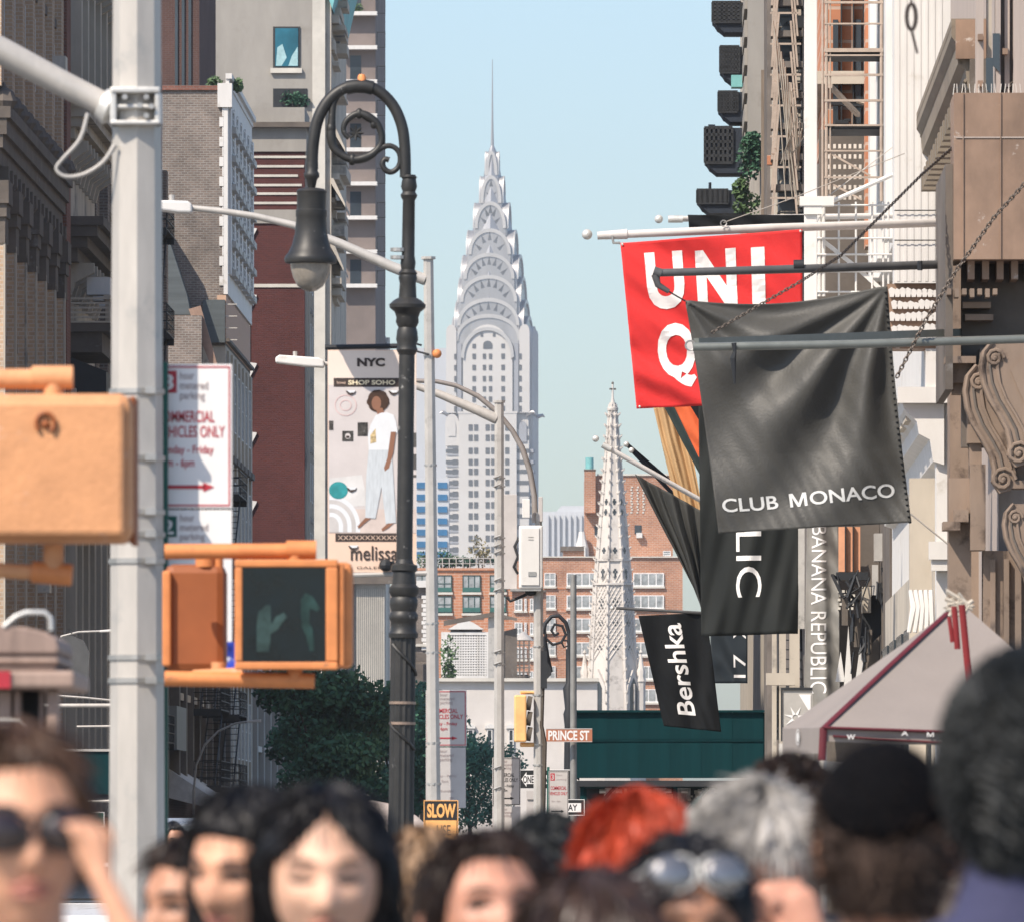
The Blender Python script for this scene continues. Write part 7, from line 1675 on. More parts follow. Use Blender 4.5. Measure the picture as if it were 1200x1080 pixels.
part('panel', MB().box(-m_(3, 170), m_(14, 170), 0, .01, -m_(8, 170), m_(9, 170)), M_signg, r); part('edge', MB().box(-m_(3, 170), m_(14.5, 170), -.003, -.0005, m_(8.2, 170), m_(9.2, 170)).box(-m_(3, 170), m_(14.5, 170), -.003, -.0005, -m_(8.4, 170), -m_(7.4, 170)).box(m_(13.4, 170), m_(14.5, 170), -.003, -.0005, -m_(7.3, 170), m_(8.1, 170)), M_signw, r)
part('support_arm', MB().tube([(-m_(40, 170), .1, m_(20, 170)), (m_(20, 170), .1, m_(22, 170))], .03, 6).tube([(-m_(8, 170), .1, m_(28, 170)), (-m_(8, 170), .1, -zz(960, 170))], .04, 6), M_galv, r)
# parasol over a stall, far back in the crowd
Yu = 108.0
r = thing('parasol', 'cream parasol with a red stripe behind the woman with long black hair', 'parasol', (xx(436, Yu), Yu, 0))
q = MB(); w_ = m_(86, Yu)
prof = [(w_, zz(992, Yu)), (w_*.86, zz(975, Yu)), (w_*.6, zz(955, Yu)), (w_*.3, zz(942, Yu)), (.01, zz(937, Yu))]
part('canopy', MB().lathe(prof, n=16), mat('parasol_cream', (.60, .50, .43), .8), r, smooth=20)
part('stripe', MB().tube([(w_*.9*math.cos(a)*1.0, w_*.9*math.sin(a), zz(979, Yu)) for a in [i*PI/12 for i in range(24)]], .035, 6, closed=True), M_signr, r, smooth=50)
part('pole', MB().tube([(0, 0, 0), (0, 0, zz(940, Yu))], .03, 8), M_galv, r)

# ------------------------------------------------------------------ vehicles
M_tyre = mat('tyre', (.02, .02, .02), .9); M_rim = mat('wheel_rim', (.45, .45, .46), .35, .6)
def vehicle(name, label, cat, P, rz, L, W, H, hood, belt, m, van=False):
    r = thing(name, label, cat, P, rz)          # nose towards -y
    z0 = .32
    if van: side = [(0, z0), (0, .95), (.25, 1.12), (hood, 1.25), (hood+.75, H-.12), (hood+1.2, H), (L-.1, H), (L, H-.2), (L, z0)]
    else: side = [(0, z0+.05), (.03, .62), (.3, .78), (hood, .92), (hood+.01, .93), (L-.75, .97), (L-.05, .9), (L, z0+.05)]
    b_ = part('body', MB().prism(side, -W/2, W/2, 'yz'), m, r, bevel=.06)
    if not van:
        part('cabin', MB().prism([(hood+.02, .935), (hood+.85, H), (L-1.4, H), (L-.55, .975)], -W/2+.1, W/2-.1, 'yz'), m, r, bevel=.05)
        part('windshield', MB().prism([(hood+.03, .99), (hood+.78, H-.05), (hood+.74, H-.05), (hood-.02, .99)], -W/2+.16, W/2-.16, 'yz'), M_glass, r)
        part('rear_window', MB().prism([(L-1.36, H-.05), (L-.62, 1.0), (L-.58, 1.0), (L-1.32, H-.05)], -W/2+.16, W/2-.16, 'yz'), M_glass, r)
        for s in (-1, 1): part('side_window', MB().prism([(hood+.3, 1.0), (hood+.9, H-.07), (L-1.5, H-.07), (L-.95, 1.0)], s*(W/2-.1)-.006, s*(W/2-.1)+.006, 'yz'), M_glass, r)
    else:
        part('windshield', MB().prism([(hood+.0, 1.29), (hood+.72, H-.16), (hood+.68, H-.14), (hood-.04, 1.29)], -W/2+.1, W/2-.1, 'yz'), M_glass2, r)
        for s in (-1, 1): part('side_window', MB().prism([(hood+.35, 1.3), (hood+.9, H-.2), (hood+1.8, H-.2), (hood+1.8, 1.3)], s*(W/2)-.008, s*(W/2)+.008, 'yz'), M_glass, r)
        part('wiper', MB().tube([(-.5, hood-.07, 1.33), (.1, hood+.22, 1.7)], .012, 4).tube([(.2, hood-.07, 1.33), (.7, hood+.2, 1.68)], .012, 4), M_iron, r)
    part('bumper', MB().box(-W/2+.02, W/2-.02, -.09, .05, z0, z0+.22), M_galv2, r, bevel=.03)
    part('grille', MB().box(-W*.28, W*.28, -.02, .03, .62 if van else .55, .9 if van else .68), M_iron, r)
    for s in (-1, 1):
        part('headlight', MB().ball((s*W*.38, .06, .82 if van else .68), (.16, .1, .1), 10, 8), M_cream, r, smooth=60)
        part('mirror', MB().ball((s*(W/2+.12), hood+.45, 1.35 if van else 1.02), (.1, .06, .09), 8, 6), m, r, smooth=60)
        for yy in (.85, L-.9):
            w_ = part('wheel', MB().tube([(s*(W/2-.2), yy, .33), (s*(W/2+.01), yy, .33)], .33, 20), M_tyre, r, smooth=40)
            part('rim', MB().tube([(s*(W/2), yy, .33), (s*(W/2+.02), yy, .33)], .2, 16), M_rim, w_, smooth=40)
    return r
V1 = vehicle('van', 'silver van with a wide windscreen driving behind the people right of the octagonal pole', 'van', Vector((xx(238, 168), 168, -.13)), STREET, 5.2, 1.95, 2.15, 1.0, 1.2, mat('silver_car_paint', (.42, .44, .45), .3, .5, var=.04, coat=.5), True)
V2 = vehicle('car', 'white saloon car low between the raised forearm and the octagonal pole', 'car', Vector((xx(95, 120), 120, -.13)), STREET, 4.6, 1.8, 1.45, 1.3, .9, mat('white_car_paint', (.66, .66, .66), .3, 0, var=.03, coat=.5))
V3 = vehicle('taxi', 'dark van farther down the avenue behind the silver van', 'van', Vector((xx(300, 330), 330, -.13)), STREET, 5.2, 1.95, 2.2, 1.0, 1.2, mat('dark_car_paint', (.04, .05, .055), .3, .3, var=.04, coat=.5), True)
V3.name = 'van'
r = thing('barricade', 'orange and white striped street barricade far back, left of the red hair', 'barricade', at(683, 1000, 180)-Vector((0, 0, at(683, 1000, 180).z)))
for z in (.75, 1.25): part('board', MB().box(-.6, .6, -.02, .02, z, z+.28), M_orange, r)
for z in (.75, 1.25):
    for i in range(5): part('stripe', MB().prism([(-.55+i*.24, z+.01), (-.45+i*.24, z+.01), (-.37+i*.24, z+.27), (-.47+i*.24, z+.27)], -.026, -.021), M_signw, r)
for s in (-.5, .5): part('leg', MB().tube([(s, -.25, 0), (s, 0.02, 1.6), (s, .28, 0)], .025, 6), M_signw, r)
# ------------------------------------------------------------------ people
def skin(name, col, red=(.5, .2, .15)):
    m = mat(name, col, .5, var=.22, scale=14, spec=.4, bump=.05, bscale=90)
    p = m.node_tree.nodes['Principled BSDF']; p.inputs['Subsurface Weight'].default_value = .15
    p.inputs['Subsurface Radius'].default_value = (.012, .004, .002)
    return m
M_skin_a = skin('skin_fair', (.70, .42, .295)); M_skin_b = skin('skin_warm', (.62, .325, .205)); M_skin_c = skin('skin_tan', (.47, .235, .145)); M_skin_d = skin('skin_ruddy', (.55, .275, .19))
def hair_m(name, col, rough=.42): return mat(name, col, rough, var=.5, scale=26, stretch=(1, 1, .12), spec=.3, bump=.6, bscale=60)
M_h_black = hair_m('black_hair', (.010, .009, .010)); M_h_dkbr = hair_m('dark_brown_hair', (.030, .018, .013)); M_h_brown = hair_m('brown_hair', (.075, .040, .024)); M_h_red = hair_m('dyed_red_hair', (.42, .055, .022)); M_h_grey = hair_m('grey_hair', (.38, .355, .33), .5)
M_h_charc = hair_m('charcoal_hair', (.032, .034, .034), .6); M_h_cropped = hair_m('cropped_brown_hair', (.070, .045, .034), .7); M_h_blond = hair_m('dark_blond_hair', (.26, .16, .09))
M_lens = mat('sunglass_lens', (.022, .010, .008), .3, spec=.7, coat=.5); M_mirror = mat('mirrored_lens', (.25, .24, .235), .2, .7, spec=.8, coat=1.0)
M_brow = mat('brow_hair', (.03, .02, .016), .8); M_lip = mat('lip_pink', (.42, .165, .125), .5); M_eye = mat('eye_dark', (.035, .02, .015), .25); M_eyew = mat('eye_white', (.38, .33, .30), .4)
def g2(a, b_): return math.exp(-(a*a+b_*b_))
def head_p(dx, dy, dz, w=1.0, feat=True):
    x = .074*dx*w; y = .094*dy; z = .118*dz
    t = max(0, -dz)
    x *= 1-.30*t**1.6; y *= (1-.40*t**1.5) if dy > 0 else (1-.06*t)
    if dz > 0: x *= 1+.05*math.sin(PI*dz); y *= 1+.05*math.sin(PI*dz)*(1 if dy > 0 else .3)
    if feat and dy < 0:
        ax = abs(x)
        if ax < .06:
            u = (.014-z)/.05
            ramp = min(1, max(0, u)) if z > -.036 else max(0, 1-(-.036-z)/.012)
            y -= .028*math.exp(-(x/(.0095+.006*min(1, max(0, u))))**2)*ramp
            y += .010*g2((ax-.031)/.017, (z-.004)/.012)
            y -= .006*g2(x/.055, (z-.026)/.010)
            y -= .006*g2((ax-.043)/.018, (z+.024)/.018)
            y -= .007*math.exp(-(x/.020)**2)*(math.exp(-((z+.059)/.005)**2)+math.exp(-((z+.070)/.006)**2))
            y -= .009*g2(x/.022, (z+.100)/.014)
            y += .004*g2(x/.02, (z+.083)/.006)
    return x, y, z
def sphere_grid(nu, nv, fn):
    mb = MB(); vs = []
    for j in range(nv+1):
        th = -PI/2+PI*j/nv
        for i in range(nu):
            ph = 2*PI*i/nu; vs.append(fn(math.cos(th)*math.sin(ph), -math.cos(th)*math.cos(ph), math.sin(th)))
    fs = [(j*nu+i, j*nu+(i+1) % nu, (j+1)*nu+(i+1) % nu, (j+1)*nu+i) for j in range(nv) for i in range(nu)]
    mb.add(vs, [f[::-1] for f in fs][::1]); mb.f = [tuple(f[::-1]) for f in mb.f]; return mb
def ss(a, b_, x):
    t = min(1, max(0, (x-a)/(b_-a))); return t*t*(3-2*t)
def hand(mb, wrist, d, nrm, curl=.5, s=1.0, th=1):
    """palm and five fingers from a wrist; d: pointing direction, nrm: away from the palm's inside"""
    d = Vector(d).normalized(); nrm = Vector(nrm); nrm = (nrm-d*nrm.dot(d)).normalized(); side = d.cross(nrm)
    W = Vector(wrist)
    mb.tube([W-d*.01*s, W+d*.03*s, W+d*.075*s, W+d*.092*s], [(.026*s, .018*s), (.038*s, .016*s), (.042*s, .014*s), (.034*s, .010*s)], 10)
    for k, (o, L) in enumerate(((-.030, .066), (-.010, .078), (.011, .073), (.030, .058))):
        p = W+d*.08*s+side*o*s; c = curl*(1+.12*k); pts = [p]
        a = .12+c*.3
        for seg in (.45, .32, .23):
            pts.append(pts[-1]+(d*math.cos(a)-nrm*math.sin(a)+side*o*1.5)*L*seg*s); a += c*.9
        mb.tube(pts, [.0095*s, .009*s, .008*s, .0058*s], 8)
    side = side*th; p = W+d*.022*s-side*.032*s
    mb.tube([p, p+(d*.6-side*.65-nrm*.25)*.034*s, p+(d*.92-side*.75-nrm*.55)*.058*s, p+(d*1.3-side*.6-nrm*.8)*.074*s], [.014*s, .0115*s, .010*s, .007*s], 8)
def person(label, px, Y, ytop, yaw=0.0, pitch=0.0, roll=0.0, skinm=None, hairm=None, style='short', width=1.0, thick=.018, shirt=(.2, .2, .22), arm=None, length=.30, seed=1, face=True, tex=.004, hl=.60, smile=0, ak=1.0, strands=400, ears=True, collar=False, nape=-.42, hands_curl=.6, brow=None, female=True, eyes='open'):
    random.seed(seed)
    H = zz(ytop, Y)-(thick if style != 'none' else 0)
    root = thing('person', label, 'person', (xx(px, Y), Y, 0), 0, 'people in the crowd')
    hc = Vector((0, -.02, H-.118))
    Mh = Matrix.Translation(hc) @ Matrix.Rotation(yaw, 4, 'Z') @ Matrix.Rotation(pitch, 4, 'X') @ Matrix.Rotation(roll, 4, 'Y')
    hd = sphere_grid(72, 56, lambda a, c, d: head_p(a, c, d, width))
    if ears:
        for s in (-1, 1):
            hd.ball((s*.075*width, .012, -.006), (.010, .019, .031), 10, 8); hd.ball((s*.080*width, .020, .004), (.007, .012, .02), 8, 6)
    hd.xf(Mh)
    B = MB(); B.add(hd.v, hd.f)
    nk = H-.205
    sw = .172 if female else .195; f = .88 if female else 1.0
    def ring(z, rx, ry, y=0): return (0, y, z), (rx, ry)
    torso = [ring(.47*H, .15*f, .11), ring(.53*H, .165*f, .12), ring(.62*H, .135*f, .10), ring(.72*H, .165*f, .115), ring(.79*H, sw, .10), ring(.82*H, sw*.78, .082), ring(.842*H, .075, .066), ring(.87*H, .056, .060), ring(nk+.05, .054, .058, .005)]
    def ell(mb, rr, grow=0.0):
        n = 20; o = len(mb.v); vs = []; fs = []
        for (c, (rx, ry)) in rr:
            for j in range(n): vs.append((c[0]+(rx+grow)*math.cos(2*PI*j/n), c[1]+(ry+grow)*math.sin(2*PI*j/n), c[2]))
        for i in range(len(rr)-1):
            for j in range(n): fs.append((i*n+j, i*n+(j+1) % n, (i+1)*n+(j+1) % n, (i+1)*n+j))
        fs.append(tuple(range(n-1, -1, -1))); fs.append(tuple((len(rr)-1)*n+j for j in range(n)))
        mb.add(vs, fs)
    ell(B, torso)
    arms = []
    for s in (-1, 1):
        sh = Vector((s*sw, .01, .80*H))
        if arm and arm[0] == s: el, wr, hdir, hn = [Vector(a) for a in arm[1:5]]
        else: el = Vector((s*(sw+.05), .03, .62*H)); wr = Vector((s*(sw+.05), -.06, .475*H)); hdir = Vector((0, -.15, -1)); hn = Vector((s, 0, 0))
        arms.append((sh, el, wr))
        k_ = ak if arm and arm[0] == s else 1.0
        B.tube([sh, sh.lerp(el, .5), el], [.05*f, .046*f, .038*f*k_], 12); B.tube([el, el.lerp(wr, .35), wr], [.038*f*k_, .036*f*k_, .024*f*k_], 12)
        if arm and arm[0] == s: hand(B, wr, hdir, hn, arm[5] if len(arm) > 5 else .5, f*ak, arm[6] if len(arm) > 6 else 1)
        else: hand(B, wr, hdir, hn, hands_curl, f)
        hp = Vector((s*.085, 0, .49*H)); kn = Vector((s*.095, -.02, .275*H)); an = Vector((s*.09, .02, .05*H))
        B.tube([hp, hp.lerp(kn, .5), kn], [.085*f, .072*f, .055*f], 12); B.tube([kn, kn.lerp(an, .3), an], [.055*f, .053*f, .036*f], 12)
        B.tube([an+Vector((0, .02, -.03)), an+Vector((0, -.08, -.055)), an+Vector((0, -.17, -.068))], [(.04, .03), (.042, .028), (.03, .016)], 10)
    o = obj('body', B.mesh('body', skinm), root)
    md = o.modifiers.new('remesh', 'REMESH'); md.mode = 'VOXEL'; md.voxel_size = .0065; md.use_smooth_shade = True
    dg = bpy.context.evaluated_depsgraph_get(); me = bpy.data.meshes.new_from_object(o.evaluated_get(dg)); o.modifiers.clear()
    old = o.data; o.data = me; bpy.data.meshes.remove(old)
    me.polygons.foreach_set('use_smooth', [True]*len(me.polygons))
    if not me.materials: me.materials.append(skinm)
    # clothes
    C = MB(); ell(C, [(c, r) for c, r in torso[1:7 if not collar else 9]], .016)
    for sh, el, wr in arms:
        C.tube([sh+Vector((0, 0, .012)), sh.lerp(el, .5), sh.lerp(el, .62)], [.064*f, .06*f, .058*f], 12)
        if collar: C.tube([sh.lerp(el, .6), el, el.lerp(wr, .9)], [.058, .052, .04], 12)
    part('shirt', C, mat('cloth_%d' % seed, shirt, .85, var=.15, scale=7, bump=.3, bscale=40), root, smooth=60)
    C = MB(); ell(C, [(c, r) for c, r in torso[0:2]], .014)
    for s in (-1, 1):
        hp = Vector((s*.085, 0, .49*H)); kn = Vector((s*.095, -.02, .275*H)); an = Vector((s*.09, .02, .06*H))
        C.tube([hp, kn, an], [.1*f, .075*f, .065*f], 12)
    part('trousers', C, mat('denim_dark', (.03, .04, .065), .9, var=.2, scale=8), root, smooth=60)
    for s in (-1, 1):
        an = Vector((s*.09, .02, 0)); part('shoe', MB().tube([an+Vector((0, .05, .045)), an+Vector((0, -.05, .045)), an+Vector((0, -.19, .03))], [(.045, .045), (.048, .042), (.034, .026)], 12), M_iron, root, smooth=60)
    # face
    def hp_(x, z, out=.001):    # point on the face
        dz = z/.118; best = None
        dx = x/(.074*width)/max(.3, (1-.30*max(0, -dz)**1.6)); 
        k = math.sqrt(max(.02, 1-dz*dz-dx*dx)); P = head_p(dx, -k, dz, width)
        return Vector((P[0], P[1]-out, P[2]))
    def fpart(name, mb, m, sm=60): return part(name, mb.xf(Mh), m, root, smooth=sm)
    if face:
        for s in (-1, 1):
            pts = [hp_(s*(.016+.0105*i), .024+.006*math.sin(PI*(i+.6)/4.2), .001) for i in range(4)]
            fpart('eyebrow', MB().tube(pts, [.0026, .0040, .0038, .0018], 6), brow or M_brow)
            c = hp_(s*.032, .004, -.006)
            if eyes == 'open':
                e = fpart('eye', MB().ball(tuple(c), (.0150, .009, .0052), 12, 8), M_eyew); part('iris', MB().ball(tuple(c+Vector((0, -.0075, 0))), (.0072, .0035, .0070), 10, 6).xf(Mh), M_eye, e, smooth=60)
            lid = [hp_(s*.032+.0165*(i-3)/3, .004+(.0075 if eyes == 'open' else -.004)*(1-((i-3)/3)**2)*(1 if eyes == 'open' else 1), .003) for i in range(7)]
            fpart('eyelid', MB().tube(lid, [.0018, .003, .0038, .0040, .0038, .003, .0018], 6), M_brow)
            fpart('nostril', MB().ball(tuple(hp_(s*.007, -.045, -.001)), (.003, .003, .0022), 6, 4), M_eye)
        up = [hp_(-.025+.05*i/8, -.0595+.0028*math.cos(2*PI*(i-4)/6)*(abs(i-4) < 3)-.002*(abs(i-4)/4)**2+smile*(abs(i-4)/4)**2, .001) for i in range(9)]
        lo = [hp_(-.022+.044*i/8, -.0695+.003*((i-4)/4)**2+smile*((i-4)/4)**2, .0015) for i in range(9)]
        fpart('lips', MB().tube(up, [.0014, .003, .004, .0046, .0042, .0046, .004, .003, .0014], 8).tube(lo, [.0014, .0034, .0048, .0054, .0056, .0054, .0048, .0034, .0014], 8), M_lip)
    # hair
    if style == 'none': return root, Mh, H
    def region(dx, dy, dz):
        a = abs(math.atan2(dx, -dy))
        if style in ('short', 'curly', 'crop'):
            line = hl+.05-.95*ss(.55, 1.35, a)*1.0
            if a > 1.75: line = nape
            elif a > 1.3: line = hl+.05-.95+(nape-(hl-.90))*ss(1.3, 1.75, a)
        else:
            line = hl-(.50 if style == 'part' else .06)*ss(0, .95, a)-1.5*ss(.9, 1.45, a)
            if style == 'fringe': line = min(line, .25-1.2*ss(.5, .95, a))
        return ss(line-.10, line+.10, dz)
    def hair_pos(dx, dy, dz, extra=0.0, clumps=True):
        k = region(dx, dy, dz); P = Vector(head_p(dx, dy, dz, width, False)); nrm = Vector((dx/.9, dy, dz)).normalized()
        ph = math.atan2(dx, dy)
        n1 = noise.noise(Vector((ph*5, dz*2.2, seed*3.1))); n2 = noise.noise(Vector((ph*16, dz*3.5, seed*1.7)))
        if style == 'curly': n1 = noise.noise(Vector((dx*7, dy*7, dz*7+seed))); n2 = noise.noise(Vector((dx*17, dy*17, dz*17+seed)))
        off = -.012+k*(thick+.012+tex*(n1*2.2+n2*1.6)*(1 if clumps else 0))
        if style in ('long', 'part'):     # centre parting
            if dy < .4 and dz > .3: off -= .006*math.exp(-(dx/.05)**2)*k
        return P+nrm*(off+extra)
    hm = sphere_grid(96, 72, lambda a, c, d: hair_pos(a, c, d))
    o = fpart('hair', hm, hairm, 70)
    if style in ('long', 'part', 'fringe', 'bob'):
        a0 = 1.40 if style != 'fringe' else 1.15
        nu, nv = 64, 16; q = MB()
        def drape(i, j, inner):
            a = a0+(2*PI-2*a0)*i/nu; t = j/nv
            z = .035-length*t
            rx = (.078*width+thick*.9)*(1+.34*t-.14*math.sin(PI*t)+.05*math.sin(5*t+seed+a)); ry = (.085+thick)*(1-.18*t)
            lock = tex*2.6*noise.noise(Vector((a*9, t*1.5, seed)))+tex*.8*noise.noise(Vector((a*25, t*2, seed)))
            sc_ = 1+lock*11
            x = math.sin(a)*rx*sc_; y = -math.cos(a)*ry*sc_+.012+.02*t
            fr = math.exp(-((a-a0)/.45)**2)+math.exp(-((2*PI-a0-a)/.45)**2)
            y -= .02*t*fr
            if inner: x *= .80; y = .012+(y-.012)*.80
            return (x, y, z-.02*abs(noise.noise(Vector((a*12, 0, seed))))*t)
        vs = []
        for j in range(nv+1):
            for i in range(nu+1): vs.append(drape(i, j, False))
        for j in range(nv+1):
            for i in range(nu+1): vs.append(drape(i, j, True))
        N = (nu+1)*(nv+1); fs = []
        for j in range(nv):
            for i in range(nu):
                A_ = j*(nu+1)+i; fs.append((A_, A_+nu+1, A_+nu+2, A_+1)); fs.append((N+A_, N+A_+1, N+A_+nu+2, N+A_+nu+1))
            for i in (0, nu):
                A_ = j*(nu+1)+i; fs.append((A_, A_+nu+1, N+A_+nu+1, N+A_))
        for i in range(nu): A_ = nv*(nu+1)+i; fs.append((A_, A_+1, N+A_+1, N+A_))
        q.add(vs, fs)
        Mr = Matrix.Translation(hc) @ Matrix.Rotation(yaw*.8, 4, 'Z') @ Matrix.Rotation(roll*.5, 4, 'Y')
        for k in range(strands):
            i = random.randint(0, nu); a = random.random()*.6; e = random.uniform(0, .006); p_ = []
            for t in (a, a+.15, a+.3, min(1.05, a+.45)):
                v_ = Vector(drape(i, t*nv, False)); o2 = Vector((v_.x, v_.y, 0)).normalized()
                p_.append(v_+o2*(e+.004*random.random())+Vector((random.gauss(0, .003), random.gauss(0, .003), 0)))
            q.tube(p_, [.0018, .002, .0016, .0006], 3)
        part('hair_length', q.xf(Mr), hairm, root, smooth=70)
    if strands:
        q = MB(); k = 0; tries = 0
        while k < strands and tries < strands*8:
            tries += 1
            d = Vector((random.gauss(0, 1), random.gauss(0, 1), random.gauss(.3, 1))).normalized()
            if region(d.x, d.y, d.z) < .80: continue
            k += 1
            P = hair_pos(d.x, d.y, d.z, 0, False); nrm = d
            if style in ('curly',):
                c = P+nrm*.004; r_ = random.uniform(.006, .012); e1 = nrm.orthogonal().normalized(); e2 = nrm
                pts = [c+e1*r_*math.cos(t)+e2*r_*math.sin(t)+e1.cross(e2)*.002*t for t in [i*.8 for i in range(8)]]
                q.tube(pts, .0022, 3)
            else:
                flow = Vector((d.x*.25, d.y*.25+.15, -.6)); flow = (flow-nrm*flow.dot(nrm)).normalized()
                if style == 'crop': flow = (nrm*1.2+flow*.6).normalized()
                L = random.uniform(.02, .06) if style != 'crop' else random.uniform(.006, .012)
                w_ = Vector((random.gauss(0, 1), random.gauss(0, 1), random.gauss(0, 1)))*.06
                pts = [P, P+flow*L*.4+nrm*.004+w_*L*.2, P+flow*L*.8+nrm*random.uniform(.001, .008)+w_*L*.6, P+flow*L+nrm*random.uniform(0, .010)+w_*L]
                q.tube(pts, [.0019, .0017, .0012, .0005], 3)
        part('hair_strands', q.xf(Mh), hairm, root, smooth=60, kind='stuff')
    return root, Mh, H
def sunglasses(label, root, Mh, zc, yc, w_=1.0, lens=M_lens, frame=None, h=.026, fw=.029, tilt=0.0, temples=True):
    frame = frame or M_iron
    M = Matrix.Translation(root.location) @ Mh @ Matrix.Translation((0, yc, zc)) @ Matrix.Rotation(tilt, 4, 'X')
    r = thing('sunglasses', label, 'sunglasses', M.translation); Mi = Matrix.Translation(-M.translation) @ M
    for s in (-1, 1):
        P = []
        for i in range(20):
            a = 2*PI*i/20; x = math.cos(a); z = math.sin(a)
            P.append((s*.034*w_+fw*w_*(abs(x)**.8)*(1 if x > 0 else -1), h*(abs(z)**.8)*(1 if z > 0 else -1)*(1.0 if z < 0 else .8)))
        q = MB().ball((s*.034*w_, .006, -.002), (fw*w_*.97, .0125, h*.92), 20, 14)
        part('lens', q.xf(Mi), lens, r)
        part('rim', MB().tube([(a, -.002+10*(a*a)*.9, c) for a, c in P], .0026, 6, closed=True).xf(Mi), frame, r, smooth=60)
        if temples: part('temple', MB().tube([(s*.064*w_, .038, .008), (s*.078*w_, .06, .008), (s*.080*w_, .10, .004), (s*.076*w_, .125, -.012)], [(.002, .004)]*4, 6).xf(Mi), frame, r, smooth=60)
    part('bridge', MB().tube([(-.009, -.002, .006), (0, -.005, .009), (.009, -.002, .006)], .003, 6).xf(Mi), frame, r, smooth=60)
    return r

# left woman holding her sunglasses
def local(px, py, Y, px0, Y0): v = at(px, py, Y); return v-Vector((xx(px0, Y0), Y0, 0))
Yp = 10.6; p0 = 20
arm = (1, local(190, 1180, Yp-.16, p0, Yp), local(116, 1022, Yp-.13, p0, Yp), Vector((-.28, .05, 1)), Vector((.6, -.8, .1)), .75, -1)
r, Mh, H = person('woman with brown hair pulled back lifting a hand to her dark sunglasses, far left', p0, Yp, 848, yaw=R(14), pitch=R(-5), skinm=M_skin_b, hairm=M_h_brown, style='short', thick=.012, shirt=(.28, .3, .36), seed=1, hl=.56, arm=arm, ak=.60, width=1.0, strands=520)
sunglasses('dark sunglasses worn by the woman at the far left', r, Mh, .003, -.106, 1.06, h=.025)
person('woman with brown hair seen in profile just right of the octagonal pole', 232, 15.5, 974, yaw=R(-48), skinm=M_skin_c, hairm=M_h_dkbr, style='long', thick=.012, shirt=(.03, .03, .035), seed=2, length=.25)
person('woman with loose black hair turned three quarters left, beside the woman with long black hair', 290, 14.2, 920, yaw=R(-34), pitch=R(6), roll=R(4), skinm=M_skin_b, hairm=M_h_black, style='long', thick=.016, shirt=(.03, .03, .03), seed=3, length=.34, hl=.55)
person('woman with long centre parted black hair and lowered eyes in the middle foreground', 381, 13.0, 918, yaw=R(2), pitch=R(4), skinm=M_skin_a, hairm=M_h_black, style='part', thick=.011, width=1.12, shirt=(.05, .04, .055), seed=4, length=.40, hl=.70, eyes='closed', brow=mat('faint_brow', (.20, .12, .085), .8), strands=600)
r, Mh, H = person('woman with dark brown hair pinned back looking right, beneath the slow sign', 568, 13.4, 972, yaw=R(17), pitch=R(-12), skinm=M_skin_d, hairm=M_h_dkbr, style='short', thick=.011, shirt=(.4, .38, .35), seed=5, hl=.58, brow=mat('faint_brow', (0, 0, 0)), tex=.004, strands=700, width=1.10)
person('dark haired person seen from behind between the pinned hair and the red hair', 640, 17.5, 956, yaw=R(170), skinm=M_skin_c, hairm=M_h_charc, style='curly', thick=.02, shirt=(.06, .07, .08), seed=6, face=False, strands=500)
person('brunette seen from behind with a glossy smooth crown, nearest at the bottom centre', 690, 11.5, 1018, yaw=R(176), skinm=M_skin_b, hairm=mat('glossy_brown_hair', (.05, .028, .02), .36, var=.5, scale=26, stretch=(1, 1, .12), spec=.5), style='bob', thick=.016, shirt=(.1, .09, .09), seed=7, face=False, length=.22, tex=.003, strands=600)
person('person with bright dyed red hair seen from behind', 748, 15.2, 930, yaw=R(172), skinm=M_skin_a, hairm=M_h_red, style='bob', thick=.026, shirt=(.05, .05, .05), seed=8, face=False, length=.2, tex=.009, strands=1800)
r, Mh, H = person('woman with black hair and mirrored glasses on her head, below the red hair', 803, 13.4, 976, yaw=R(10), pitch=R(4), skinm=M_skin_c, hairm=M_h_black, style='part', thick=.014, shirt=(.2, .05, .06), seed=9, length=.3, hl=.62, width=1.06, brow=mat('faint_brow', (0, 0, 0)))
sunglasses('round mirrored sunglasses resting on top of the black haired woman', r, Mh, .086, -.090, 1.08, lens=M_mirror, frame=M_alu, h=.030, fw=.031, tilt=R(-22))
Yg = 14.8; pg = 884
arm = (1, local(985, 1170, Yg-.2, pg, Yg), local(948, 1112, Yg-.24, pg, Yg), Vector((-.30, .0, .8)), Vector((.5, -.8, .2)), .95)
person('grey haired man bending his head with a hand raised to his cheek', pg, Yg, 912, yaw=R(24), pitch=R(26), roll=R(-6), skinm=M_skin_d, hairm=M_h_grey, style='short', thick=.022, shirt=(.3, .3, .32), seed=10, hl=.42, arm=arm, tex=.014, strands=1400, female=False)
person('dark curly haired person seen from behind, behind the grey haired man', 925, 18.5, 888, yaw=R(165), skinm=M_skin_c, hairm=M_h_dkbr, style='curly', thick=.034, shirt=(.12, .1, .09), seed=11, face=False, strands=700, female=False)
r, Mh, H = person('man in a black skullcap with cropped brown hair seen from behind', 1034, 12.0, 880, yaw=R(178), pitch=R(-4), skinm=M_skin_c, hairm=M_h_cropped, style='crop', thick=.008, shirt=(.22, .2, .2), seed=12, face=False, tex=.001, strands=1500, female=False, width=1.03, nape=-.72)
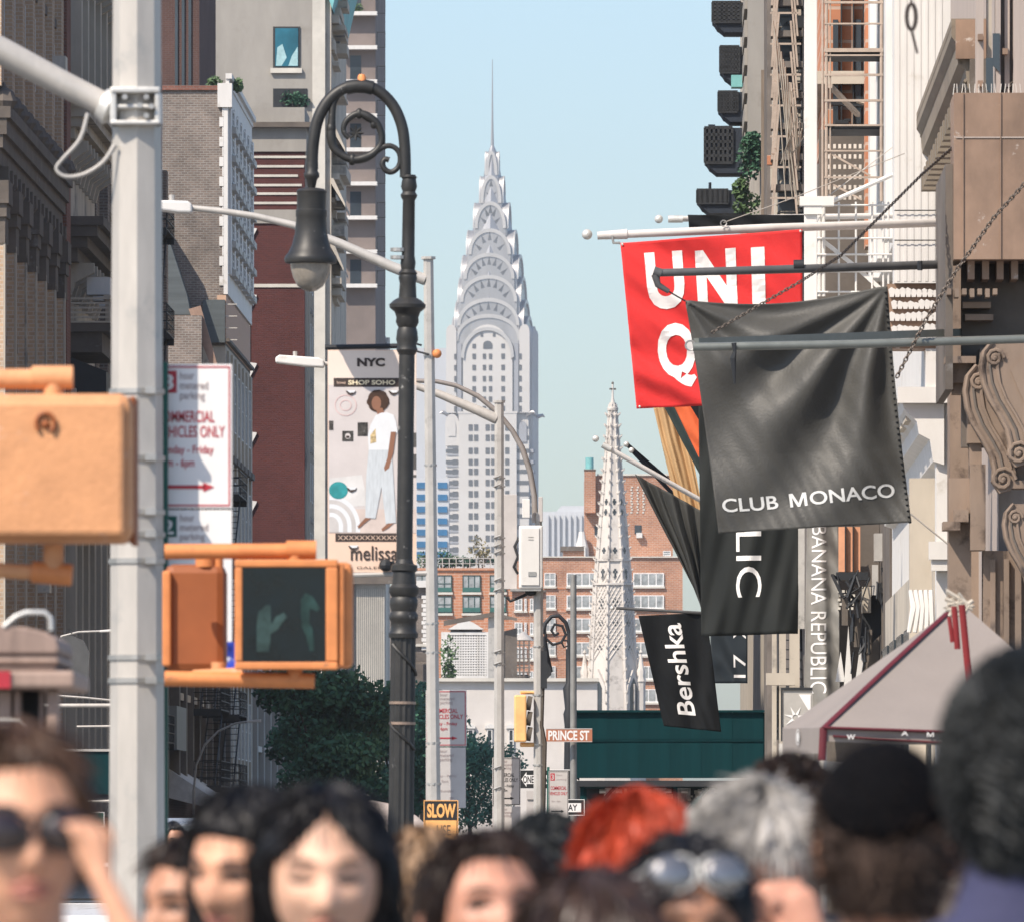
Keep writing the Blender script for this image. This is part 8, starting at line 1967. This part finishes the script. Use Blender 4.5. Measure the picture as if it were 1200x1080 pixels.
q = sphere_grid(64, 40, lambda a, c, d: Vector(head_p(a, c, d, 1.03, False))*1.0+Vector((a, c, d))*(.018*ss(-.05, .10, d+.34*c-.44)+.006*ss(.2, .9, d)-.014*(1-ss(-.10, .05, d+.34*c-.44))))
part('skullcap', q.xf(Mh), mat('black_knit', (.006, .006, .007), .95, var=.3, scale=60, bump=.6, bscale=160, spec=.03), r, smooth=70)
person('tall man with thick charcoal hair and navy jacket at the right edge', 1204, 11.2, 768, yaw=R(184), skinm=M_skin_c, hairm=M_h_charc, style='curly', thick=.024, shirt=(.035, .037, .085), seed=13, face=False, strands=1800, female=False, collar=True, width=1.0, nape=-.95)
# small far heads
person('fair haired person far back between the parasol and the pinned hair', 497, 21, 968, yaw=R(150), skinm=M_skin_a, hairm=M_h_blond, style='bob', thick=.016, shirt=(.4, .36, .3), seed=14, face=False, length=.2)
person('person in an orange top far back beside the black skullcap', 1112, 19, 905, yaw=R(-120), skinm=M_skin_b, hairm=M_h_dkbr, style='short', thick=.014, shirt=(.5, .16, .06), seed=15, female=False)
person('bald headed person low at the right behind the skullcap', 1135, 15, 1012, yaw=R(100), skinm=M_skin_d, hairm=M_h_dkbr, style='crop', thick=.006, shirt=(.2, .2, .25), seed=16, female=False, strands=0)
person('dark haired pedestrian beside the silver van at the octagonal pole', 203, 60, 962, yaw=R(20), skinm=M_skin_c, hairm=M_h_black, style='short', thick=.014, shirt=(.04, .1, .1), seed=17, female=False, strands=0)

# ------------------------------------------------------------------ city air
hz_ = MB(); hz_.box(-1500, 1500, -60, 4500, -1.2, 332)
h = part('haze', hz_, None, None); h['kind'] = 'stuff'
m = bpy.data.materials.new('haze'); m.use_nodes = True; n = m.node_tree.nodes; n.clear()
o_ = n.new('ShaderNodeOutputMaterial'); v = n.new('ShaderNodeVolumePrincipled'); v.inputs['Color'].default_value = (.86, .89, .92, 1); v.inputs['Density'].default_value = .00009; v.inputs['Anisotropy'].default_value = .3
m.node_tree.links.new(v.outputs[0], o_.inputs['Volume']); h.data.materials.append(m)
